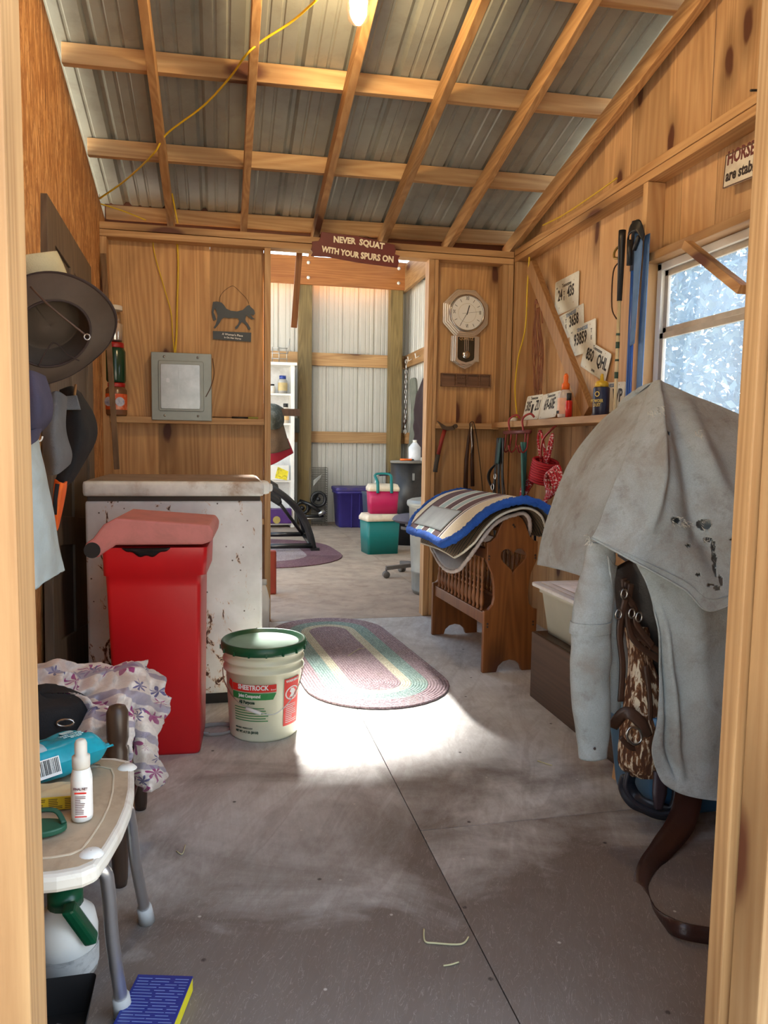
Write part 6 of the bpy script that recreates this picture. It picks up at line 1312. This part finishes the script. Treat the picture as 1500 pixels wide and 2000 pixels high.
# ---- straw bits on the floor
def straw(pts, lab, r=.0022): m = MB(); m.tube(spline([U(*p, z=.003) for p in pts],5), r, 5); tag(m.build('straw', M('hay_straw', srgb(200,192,150), .8)), lab, 'straw')
straw([(828,1815),(830,1838),(850,1842),(900,1844),(915,1830)], 'bent pale straw stalk lying across the floor seam')
straw([(866,1886),(880,1884),(896,1879)], 'short pale straw stalk on the floor nearer the camera than the bent one', .0018)
straw([(1050,1486),(1078,1495)], 'dark short twig on the floor beside the trunk', .0022)
straw([(345,1662),(356,1668),(362,1650)], 'tiny forked twig on the floor right of the stool', .0014)
straw([(680,1285),(700,1272),(712,1270)], 'loose straw stalk lying on the braided rug', .0016); bpy.data.objects['straw.004'].location.z = .013
# ================================================================ ANNEX BEYOND THE DOORWAY
def Y(px, py, y_): return U(px, py, y=y_)
# second rug
def onf(px, py): q = U(px, py, z=0); return (q.x, q.y)
rug('braided_rug', (.42, 7.75, 0), .25, .3, [('centre_braid',0,.42,braid(srgb(128,112,116), srgb(176,164,164))),('outer_braid',.42,.78,braid(srgb(96,66,76), srgb(130,98,106)))], R(4), 'dark mauve braided rug under the black frame in the back room')
# black tubular frame
fr_t = thing('exercise_frame', (1.0, 6.9, 0), 'black tubular steel frame standing on the far rug', 'frame')
fm = M('black_enamel', srgb(26,26,28), .3)
Ff = lambda a, b_, y_: Vector(Y(a, b_, y_*1.175)) - fr_t.location
m = MB(); m.tube(spline([Ff(500,935,6.6),Ff(530,952,6.6),Ff(562,975,6.6),Ff(588,1005,6.65),Ff(604,1040,6.65),Ff(612,1072,6.65)],6), .037, 10); m.build('arched_tube', fm, fr_t, True)
m = MB(); m.tube(spline([Ff(505,938,7.2),Ff(545,962,7.2),Ff(575,988,7.2),Ff(590,1020,7.25),Ff(597,1048,7.3)],6), .033, 10); m.build('arched_tube', fm, fr_t, True)
for (a, b_, y_) in ((1066,1066,6.62),(1043,1043,7.25)):
    m = MB(); m.tube([Ff(505,a+1,y_),Ff(607,b_,y_)], .028, 10); m.build('cross_tube', fm, fr_t, True)
m = MB(); m.tube([Ff(608,1066,6.62),Ff(593,1046,7.25)], .02, 8); m.tube([Ff(540,975,7.0),Ff(590,1042,7.2)], .02, 8); m.build('side_tube', fm, fr_t, True)
m = MB(); m.boxm((.09,.08,.04), T(*(Ff(615,1074,6.62)))); m.build('foot_plate', fm, fr_t)
m = MB(); m.surf(gridfn([[Ff(500,925,6.9),Ff(540,950,6.9)],[Ff(500,955,6.7),Ff(548,985,6.7)]]), 8, 6, .06); m.build('padded_seat', black, fr_t, True)
# hand cart
ct_ = thing('hand_cart', (1.30, 10.15, 0), 'black folding cart with small wheels by the green post', 'cart')
Fc = lambda a, b_, y_: Vector(Y(a, b_, y_)) - ct_.location
for i, (a, b_, r_) in enumerate(((622,975,.094),(590,992,.078))):
    m = MB(); q = Fc(a,b_,10.15); m.tube([q+Vector((r_*math.cos(k*math.pi/10), -.01, r_*math.sin(k*math.pi/10))) for k in range(20)], .022, 8, closed=True); m.lathe([(.03,-.02),(.03,.02)], Matrix.Translation(q) @ Matrix.Rotation(R(90),4,'X'), 12); m.build('wheel', black, ct_, True)
m = MB(); m.tube([Fc(585,978,10.15),Fc(605,985,10.1),Fc(628,1002,10.05)], .025, 8); m.tube([Fc(600,1000,10.15),Fc(622,962,10.2)], .02, 8); m.tube([Fc(585,1008,10.1),Fc(632,1008,10.1)], .018, 8); m.build('cart_frame', fm, ct_, True)
m = MB(); m.tube([Fc(622,1005,10.05),Fc(634,998,10.05)], [.03,.035], 10); m.tube([Fc(588,1015,10.1),Fc(600,1013,10.05),Fc(628,1013,10.05)], .008, 6); m.build('cart_grip', steel, ct_, True)
# wire cage
wg = thing('wire_basket', (1.52, 10.25, 0), 'tall wire mesh cage beside the green post', 'cage')
m = MB(); q0 = Y(606,914,10.2) - wg.location; q1 = Y(640,1010,10.2) - wg.location
for k in range(13): x_ = q0.x + (q1.x-q0.x)*k/12; m.beam((x_,0,.0),(x_,0,q0.z),.005,.005); m.beam((x_,.25,.0),(x_,.25,q0.z),.005,.005)
for k in range(26): z_ = q0.z*k/25; m.beam((q0.x,0,z_),(q1.x,0,z_),.005,.005); m.beam((q0.x,.25,z_),(q1.x,.25,z_),.005,.005); m.beam((q1.x,0,z_),(q1.x,.25,z_),.005,.005)
m.build('wire_mesh', M('galvanised_wire', srgb(110,108,100), .5, .6), wg)
m = MB(); m.surf(gridfn([[Y(630,925,10.1)-wg.location, Y(612,938,10.1)-wg.location],[Y(628,932,10.1)-wg.location, Y(612,950,10.1)-wg.location]]), 4, 4, .01); tag(m.build('cage_flap', M('grey_film', srgb(140,140,134), .5), wg), 'grey flap')
# purple tote
tt = thing('storage_tote', (1.83, 10.18, 0), 'dark purple-blue plastic tote with lid on the back room floor', 'storage box')
pp_ = M('indigo_plastic', srgb(52,44,120), .4, var=.08)
m = MB(); rectloft(m, [(0,-.24,.24,-.2,.2),(.02,-.25,.25,-.21,.21),(.46,-.275,.275,-.235,.235),(.462,-.29,.29,-.25,.25),(.50,-.29,.29,-.25,.25)], r=.05)
for x_ in (-.09,.02): m.box((x_,-.24,.0),(x_+.012,-.215,.46))
m.build('tote_body', pp_, tt); m = MB(); m.prism(rrect(-.30,-.26,.30,.26,.05), T(0,0,.50), .05, bevel=.012); m.prism(rrect(-.24,-.2,.24,.2,.05), T(0,0,.55), .004); m.build('tote_lid', M('indigo_lid', srgb(60,52,116), .5, dirt=srgb(110,96,96), dirt_amt=.6), tt)
# coolers
def cooler(loc, w_, d_, h_, bodyc, lab, rz=0, lidh=.07, handle=None):
    t = thing('cooler', loc, lab, 'cooler', rz=rz); m = MB(); rectloft(m, [(0,-w_/2*.92,w_/2*.92,-d_/2*.92,d_/2*.92),(h_,-w_/2,w_/2,-d_/2,d_/2)], r=.025); m.build('cooler_body', bodyc, t)
    m = MB(); rectloft(m, [(h_,-w_/2*1.05,w_/2*1.05,-d_/2*1.05,d_/2*1.05),(h_+lidh*.45,-w_/2*1.05,w_/2*1.05,-d_/2*1.05,d_/2*1.05),(h_+lidh,-w_/2*.93,w_/2*.93,-d_/2*.93,d_/2*.93)], r=.02); m.build('cooler_lid', M('cream_lid', srgb(216,206,186), .5), t)
    if handle: 
        m = MB(); m.tube(spline([(-w_*.22,-d_/2*1.08,h_*.92),(-w_*.22,-d_/2*.9,h_+lidh+.02),(-w_*.24,0,h_+.17),(w_*.24,0,h_+.17),(w_*.24,-d_/2*.9,h_+lidh+.02),(w_*.24,-d_/2*1.08,h_*.92)],5), .016, 8, flat=.6); m.build('handle', handle, t, True)
    return t
tl = M('teal_plastic', srgb(0,112,112), .4, var=.06)
cooler((1.64,7.62,0), .36,.30,.345, tl, 'teal cooler with cream lid, lower of the two stacked', rz=R(6), lidh=.07)
cooler((1.675,7.66,.417), .315,.25,.235, M('magenta_plastic', srgb(176,24,84), .4, var=.06), 'magenta cooler with cream lid and teal handle on top of the teal one', rz=R(-4), lidh=.07, handle=tl)
# blue camp basket seat on a dark tote
db = thing('storage_tote', (1.98, 9.0, 0), 'dark slate tote behind the stacked coolers', 'storage box')
m = MB(); rectloft(m, [(0,-.21,.21,-.16,.16),(.52,-.24,.24,-.19,.19),(.55,-.25,.25,-.2,.2)], r=.03); m.build('tote_body', M('slate_plastic', srgb(60,74,96), .5), db)
cs2 = thing('folding_basket', (2.0, 8.98, .552), 'black folding basket with chrome handle and navy grip behind the coolers', 'basket')
m = MB(); rectloft(m, [(0,-.17,.17,-.12,.12),(.07,-.20,.20,-.15,.15)], r=.03); m.build('basket_body', blackm, cs2)
m = MB(); m.tube(spline([(-.14,-.02,.05),(-.125,-.02,.16),(-.09,-.02,.215),(.07,-.02,.225),(.12,-.02,.17),(.145,-.02,.06)],6), .011, 10); m.build('chrome_handle', steel, cs2, True)
m = MB(); m.tube([(-.085,-.02,.218),(.065,-.02,.226)], .02, 10); m.build('navy_grip', M('navy_foam', srgb(30,34,66), .7), cs2, True)
m = MB(); m.tube([(-.20,-.15,.07),(.2,-.15,.07)], .01, 8); m.tube([(-.10,-.16,.075),(.24,-.14,.0)], .009, 8); m.build('rim_tube', steel, cs2, True)
# black cabinet, jugs
cb2 = thing('drum_cabinet', (2.12, 8.3, 0), 'black cylindrical-front cabinet behind the desk chair', 'cabinet')
m = MB(); m.lathe([(.21,0),(.21,.93)], None, 40); m.build('cabinet_body', M('black_laminate', srgb(34,33,34), .35, dirt=srgb(80,74,70), dirt_amt=.4), cb2)
m = MB(); m.lathe([(.215,.93),(.215,.955),(.20,.958)], None, 40); m.build('cabinet_top', M('grey_top', srgb(120,118,112), .5), cb2)
m = MB(); m.box((-.012,-.228,.74),(.012,-.20,.82),.003); m.build('handle', steel, cb2)
w2 = thing('white_jug', (2.16, 8.20, .96), 'white plastic jug standing on the black cabinet', 'jug')
m = MB(); m.lathe([(.065,0),(.07,.01),(.07,.15),(.03,.20),(.02,.21)], None, 20); m.build('jug_body', M('cloudy_jug', srgb(206,214,224), .4), w2); m = MB(); m.lathe([(.024,.205),(.024,.235)], None, 12); m.build('jug_cap', whitep, w2)
og2 = thing('orange_tool', (2.05, 8.17, .96), 'small orange-handled tool lying on the black cabinet', 'tool'); m = MB(); m.tube([(-.07,-.02,.012),(.06,-.03,.012)], .012, 8); m.build('tool_handle', orange, og2, True); m = MB(); m.boxm((.05,.03,.016), T(.08,-.02,.012)); m.build('tool_head', black, og2)
# trash can
gc2 = thing('metal_trash_can', (1.655, 5.45, 0), 'ribbed galvanised trash can with lid just behind the right door jamb', 'trash can')
m = MB(); rings = []; n = 96
for z_, r_ in ((0,.205),(.02,.212),(.022,.217),(.035,.214),(.16,.222),(.165,.226),(.18,.224),(.66,.247),(.67,.253),(.685,.25)):
    rings.append([m.bm.verts.new(((r_+.004*(k%4<2)*(.18<z_<.66 or .03<z_<.16))*math.cos(2*math.pi*k/n),(r_+.004*(k%4<2)*(.18<z_<.66))*math.sin(2*math.pi*k/n),z_)) for k in range(n)])
for a, c in zip(rings, rings[1:]):
    for k in range(n): m._f((a[k],a[(k+1)%n],c[(k+1)%n],c[k]), None, True)
m._f(list(reversed(rings[0]))); zinc = M('zinc', srgb(150,156,154), .45, .5, var=.15, scale=6); m.build('can_body', zinc, gc2)
m = MB(); m.lathe([(.262,.675),(.266,.69),(.262,.712),(.235,.725),(.20,.73),(.08,.75),(.001,.752)], None, 48, cap=False); m.build('can_lid', zinc, gc2, True)
m = MB(); m.tube(spline([(-.05,0,.745),(-.04,0,.785),(.04,0,.785),(.05,0,.745)],4), .006, 6); m.build('lid_handle', steel, gc2, True)
# desk chair
dc = thing('desk_chair', (1.68, 6.12, 0), 'grey office chair on casters seen behind the trash can', 'office chair', rz=R(20))
cf = M('grey_blue_fabric', srgb(84,84,98), .9, bump=.3, bscale=200); cpl = M('grey_plastic', srgb(92,90,88), .5)
m = MB(); m.surf(lambda u, v: (lambda a, k: Vector((.25*k*math.cos(a), .25*k*math.sin(a), .50+.045*math.sqrt(max(0,1-k**6)))))(2*math.pi*u, v), 40, 12); m.surf(lambda u, v: (lambda a, k: Vector((.25*(1-k)*math.cos(a), .25*(1-k)*math.sin(a), .50-.03*math.sqrt(max(0,1-(1-k)**6)))))(2*math.pi*u, v), 40, 12); m.build('seat_cushion', cf, dc, True)
m = MB(); m.boxm((.2,.2,.05), T(0,0,.455), .01); m.boxm((.06,.12,.03), T(-.14,0,.43), .005); m.build('seat_plate', black, dc)
m = MB(); m.lathe([(.03,.10),(.03,.30),(.018,.30),(.018,.44)], None, 14); m.build('gas_lift', black, dc)
m = MB(); m.lathe([(.04,.08),(.045,.10),(.03,.15)], None, 14); m.build('base_hub', cpl, dc)
for k in range(5):
    a = R(160+72*k); e_ = Vector((.30*math.cos(a), .30*math.sin(a), .085))
    m = MB(); m.beam((0,0,.115), e_, .045, .03); ar = m.build('base_arm', cpl, dc)
    m = MB()
    for s_ in (-.016,.016):
        q = Vector((e_.x-math.sin(a)*s_, e_.y+math.cos(a)*s_, .03)); m.lathe([(.001,-.011),(.026,-.011),(.030,-.006),(.030,.006),(.026,.011),(.001,.011)], Matrix.Translation(q) @ Matrix.Rotation(a+R(90),4,'Z') @ Matrix.Rotation(R(90),4,'Y') @ Matrix.Rotation(R(90),4,'X') @ Matrix.Rotation(R(90),4,'X'), 16, cap=False)
    m.lathe([(.008,.045),(.008,.085)], T(e_.x,e_.y,0), 8); m.build('caster', cpl, ar, True)
m = MB(); m.surf(lambda u, v: Vector((.24+.03*math.cos((v-.5)*2), (v-.5)*.42, .62+.38*u)), 14, 14, .06); m.build('backrest', cf, dc, True); m = MB(); m.tube([(.1,0,.44),(.27,0,.46),(.285,0,.66)], .018, 8); m.build('back_support', black, dc, True)
# tack hanging on the right wall of the annex
dj = thing('dark_jacket', (2.50, 9.3, .93), 'dark plum coat hanging on the annex wall by the door jamb', 'coat')
g_ = gridfn([[(.06,-.05,1.02),(.03,-.15,1.05),(.06,-.25,1.04)],[(.0,.10,.80),(-.06,-.1,.84),(.0,-.45,.85)],[(.0,.08,.45),(-.08,-.1,.45),(.0,-.45,.45)],[(.0,.16,.10),(-.06,.02,.12),(.0,-.45,.12)],[(.0,.26,-.02),(-.03,.18,.0),(.0,.0,.05)]])
m = MB(); m.surf(lambda u, v: g_(u,v)+Vector((1,0,0))*.03*mnoise.noise(g_(u,v)*7), 24, 40, .02); m.build('coat_body', M('dark_plum_cloth', srgb(46,32,36), .9), dj, True)
m = MB(); m.tube([(.09,-.15,1.04),(.085,-.15,1.40)], .006, 6); m.build('hanging_loop', white, dj, True)
gb = thing('grey_hose', (2.52, 9.75, 1.05), 'grey-green bag hanging between the chain and the dark coat', 'bag'); m = MB(); g2 = gridfn([[(.0,.02,.98),(0,-.02,.98)],[(.0,.10,.9),(0,-.2,.92)],[(0,.0,.5),(0,-.22,.5)],[(0,.08,.1),(0,-.16,.05)],[(0,.0,-.05),(0,-.1,-.05)]]); m.surf(g2, 8, 24, .03); m.build('bag_cloth', M('sage_grey_cloth', srgb(112,116,106), .9), gb, True); gb.name = 'cloth_bag'
ch = thing('bit_chain', (2.53, 10.15, 1.28), 'bridle bits and chain hanging from a hook on the annex wall', 'bridle')
m = MB()
for k in range(15): z_ = 1.01-.069*k; m.tube([(0,.014*math.cos(a)*(k%2), z_+.034*math.sin(a)) if k%2 else (.014*math.cos(a),0,z_+.034*math.sin(a)) for a in [q*math.pi/4 for q in range(8)]], .006, 5, closed=True)
m.build('chain', steel, ch, True); m = MB(); m.tube(spline([(0,.02,.92),(0,.04,.6),(0,.0,.35),(0,.1,.15)],5), .012, 6); m.tube([(0,.12,.08),(0,-.05,.2)], .016, 6); m.build('leather', leather, ch, True)
for y_ in (10.15,9.75,9.15):
    m = MB(); m.tube([(2.615,y_,2.33),(2.56,y_,2.30),(2.55,y_,2.36)], .008, 6); tag(m.build('wall_hook', white, None, True), 'white metal hook on the annex side rail', 'hook', 'hooks on the annex side rail')
# white shelf unit with things
su = thing('shelf_unit', (.55, 10.2, 0), 'white narrow bookshelf at the left of the back room', 'shelf unit')
m = MB(); topz = U(573,712,y=10.2).z; xr_ = U(573,900,y=10.2).x - .55
m.box((xr_-.05,-.15,0),(xr_,.15,topz),.004); m.box((-.5,-.15,0),(-.45,.15,topz),.004); m.build('side_panel', white, su)
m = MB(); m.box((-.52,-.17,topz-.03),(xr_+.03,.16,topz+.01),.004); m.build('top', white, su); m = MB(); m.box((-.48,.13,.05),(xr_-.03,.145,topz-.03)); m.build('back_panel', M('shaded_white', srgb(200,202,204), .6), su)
shz = [U(560,p,y=10.2).z for p in (770,827,937)] + [.06]
for z_ in shz: m = MB(); m.box((-.46,-.14,z_-.025),(xr_-.045,.13,z_)); m.build('shelf', white, su)
def sbot(px, z_, r_, h_, bm__, cm__, lab, lm=None, y_=10.1):
    t = thing('bottle', (U(px,800,y=y_).x, y_, z_+.001), lab, 'bottle'); m = MB(); m.lathe([(r_,0),(r_,h_*.72),(r_*.7,h_*.82)], None, 20); m.build('bottle_body', bm__, t); m = MB(); m.lathe([(r_*.72,h_*.8),(r_*.74,h_)], None, 16); m.build('bottle_cap', cm__, t)
    if lm: m = MB(); m.lathe([(r_+.002,h_*.15),(r_+.002,h_*.6)], None, 20, cap=False); m.build('bottle_label', lm, t)
sbot(552, shz[0], .062,.235, M('grey_tub', srgb(170,170,168), .5), M('royal_blue_cap', srgb(34,60,140), .4), 'clear tub with royal blue cap on the top shelf of the white bookshelf', M('tan_label', srgb(190,170,120), .5))
sbot(531, shz[0], .045,.12, whitep, black, 'small white jar at the left of the top bookshelf shelf')
sbot(558, shz[1], .045,.26, M('cream_bottle', srgb(214,206,190), .5), black, 'cream bottle with dark cap on the second bookshelf shelf', M('beige_label', srgb(206,170,120), .5))
yb2 = thing('detergent_box', (U(545,920,y=10.08).x, 10.08, shz[2]+.001), 'white and yellow box on the lower shelf of the bookshelf', 'box')
m = MB(); m.box((-.13,-.05,0),(.13,.05,.20),.006); bx_ = m.build('box_body', whitep, yb2); m = MB(); m.prism([(-.06,.03),(.10,.0),(.12,.12),(-.02,.18)], FRONT((0,-.0505,0)), .001); m.build('yellow_label', M('lemon_label', srgb(230,214,40), .5, dirt=srgb(60,50,40), dirt_amt=1, dirt_scale=18), bx_)
pb2 = thing('purple_box', (U(548,1000,y=10.08).x, 10.06, .062), 'purple plastic box on the bottom shelf of the bookshelf', 'box'); m = MB(); m.box((-.16,-.08,0),(.14,.06,.20),.01); pbb = m.build('box_body', M('purple_plastic', srgb(72,36,104), .4), pb2); m = MB(); m.prism(arc(-.06,.05,.05,0,360,18)[:-1], FRONT((0,-.0805,0)), .001); m.build('gold_label', M('gold_print', srgb(170,150,80), .5), pbb)
m = MB(); zt = topz+.01
for k in range(3): m.tube([(U(530,700,y=10.1).x, 10.1, zt+.05+.07*k),(U(562,700,y=10.1).x, 10.1, zt+.05+.07*k)], .005, 5)
for px in (532,545,560): m.tube([(U(px,700,y=10.1).x,10.1,zt),(U(px,700,y=10.1).x,10.1,zt+.2)], .005, 5)
m.tube([(U(562,700,y=10.1).x,10.1,zt+.12),(U(566,680,y=10.1).x,10.1,zt+.32)], .006, 5); tag(m.build('wire_rack', steel), 'small wire rack on top of the white bookshelf', 'wire rack')
m = MB(); q = Y(575,828,10.38); m.box((q.x-.05,10.36,q.z-.12),(q.x+.07,10.42,q.z+.08),.008); tag(m.build('outlet_box', M('dark_green_box', srgb(56,62,54), .5)), 'dark box mounted low on the left green post', 'electrical box')
# saddle blankets hanging at the left inside the annex
hb2 = thing('saddle_blankets', (.72, 6.4, .9), 'dark saddle blanket hung inside the door, over the red cloth', 'saddle blanket')
Fh = lambda a, b_, y_: Vector(Y(a, b_, y_)) - hb2.location
m = MB(); m.surf(gridfn([[Fh(505,790,6.3),Fh(535,790,6.3),Fh(552,798,6.4)],[Fh(505,815,6.25),Fh(535,815,6.2),Fh(553,822,6.35)],[Fh(505,835,6.3),Fh(535,838,6.25),Fh(550,832,6.4)]]), 12, 10, .02); m.build('striped_blanket', M('green_plaid', srgb(58,66,62), .9, dirt=srgb(120,124,120), dirt_amt=.9, dirt_scale=22), hb2, True)
m = MB(); m.surf(gridfn([[Fh(505,825,6.35),Fh(535,828,6.3),Fh(552,830,6.4)],[Fh(505,860,6.3),Fh(540,862,6.3),Fh(560,858,6.4)],[Fh(505,885,6.3),Fh(535,885,6.3),Fh(566,876,6.4)]]), 12, 10, .02); m.build('fleece_backing', M('brown_fleece', srgb(92,78,64), 1, bump=1, bscale=80), hb2, True)
hb2.name = 'saddle_blanket'
rc_ = thing('red_cloth', (.78, 6.5, .85), 'dark red cloth hanging below the dark saddle blanket', 'cloth'); m = MB(); Fr = lambda a, b_, y_: Vector(Y(a, b_, y_)) - rc_.location
m.surf(gridfn([[Fr(505,880,6.45),Fr(540,875,6.45),Fr(562,856,6.45)],[Fr(505,900,6.42),Fr(542,888,6.42),Fr(572,882,6.45)],[Fr(505,916,6.42),Fr(535,906,6.42),Fr(572,884,6.45)]]), 12, 8, .012); m.build('cloth', M('crimson_cloth', srgb(140,20,44), .8), rc_, True)
# rack that carries the blankets
m = MB(); m.beam((.2,6.36,1.395),(.66,6.36,1.395),.04,.06); m.beam((.25,6.36,0),(.25,6.36,1.38),.05,.05); tag(m.build('blanket_rack', W_dark), 'dark wooden rack post behind the door jamb carrying the saddle blanket', 'rack')
m = MB(); q = U(536,1080,y=5.6); m.box((q.x-.05, 5.55, .0),(q.x+.012,5.62,.33),.012); tag(m.build('red_board', M('red_paint_worn', srgb(150,66,52), .6)), 'narrow red object standing just behind the left door jamb', 'board')
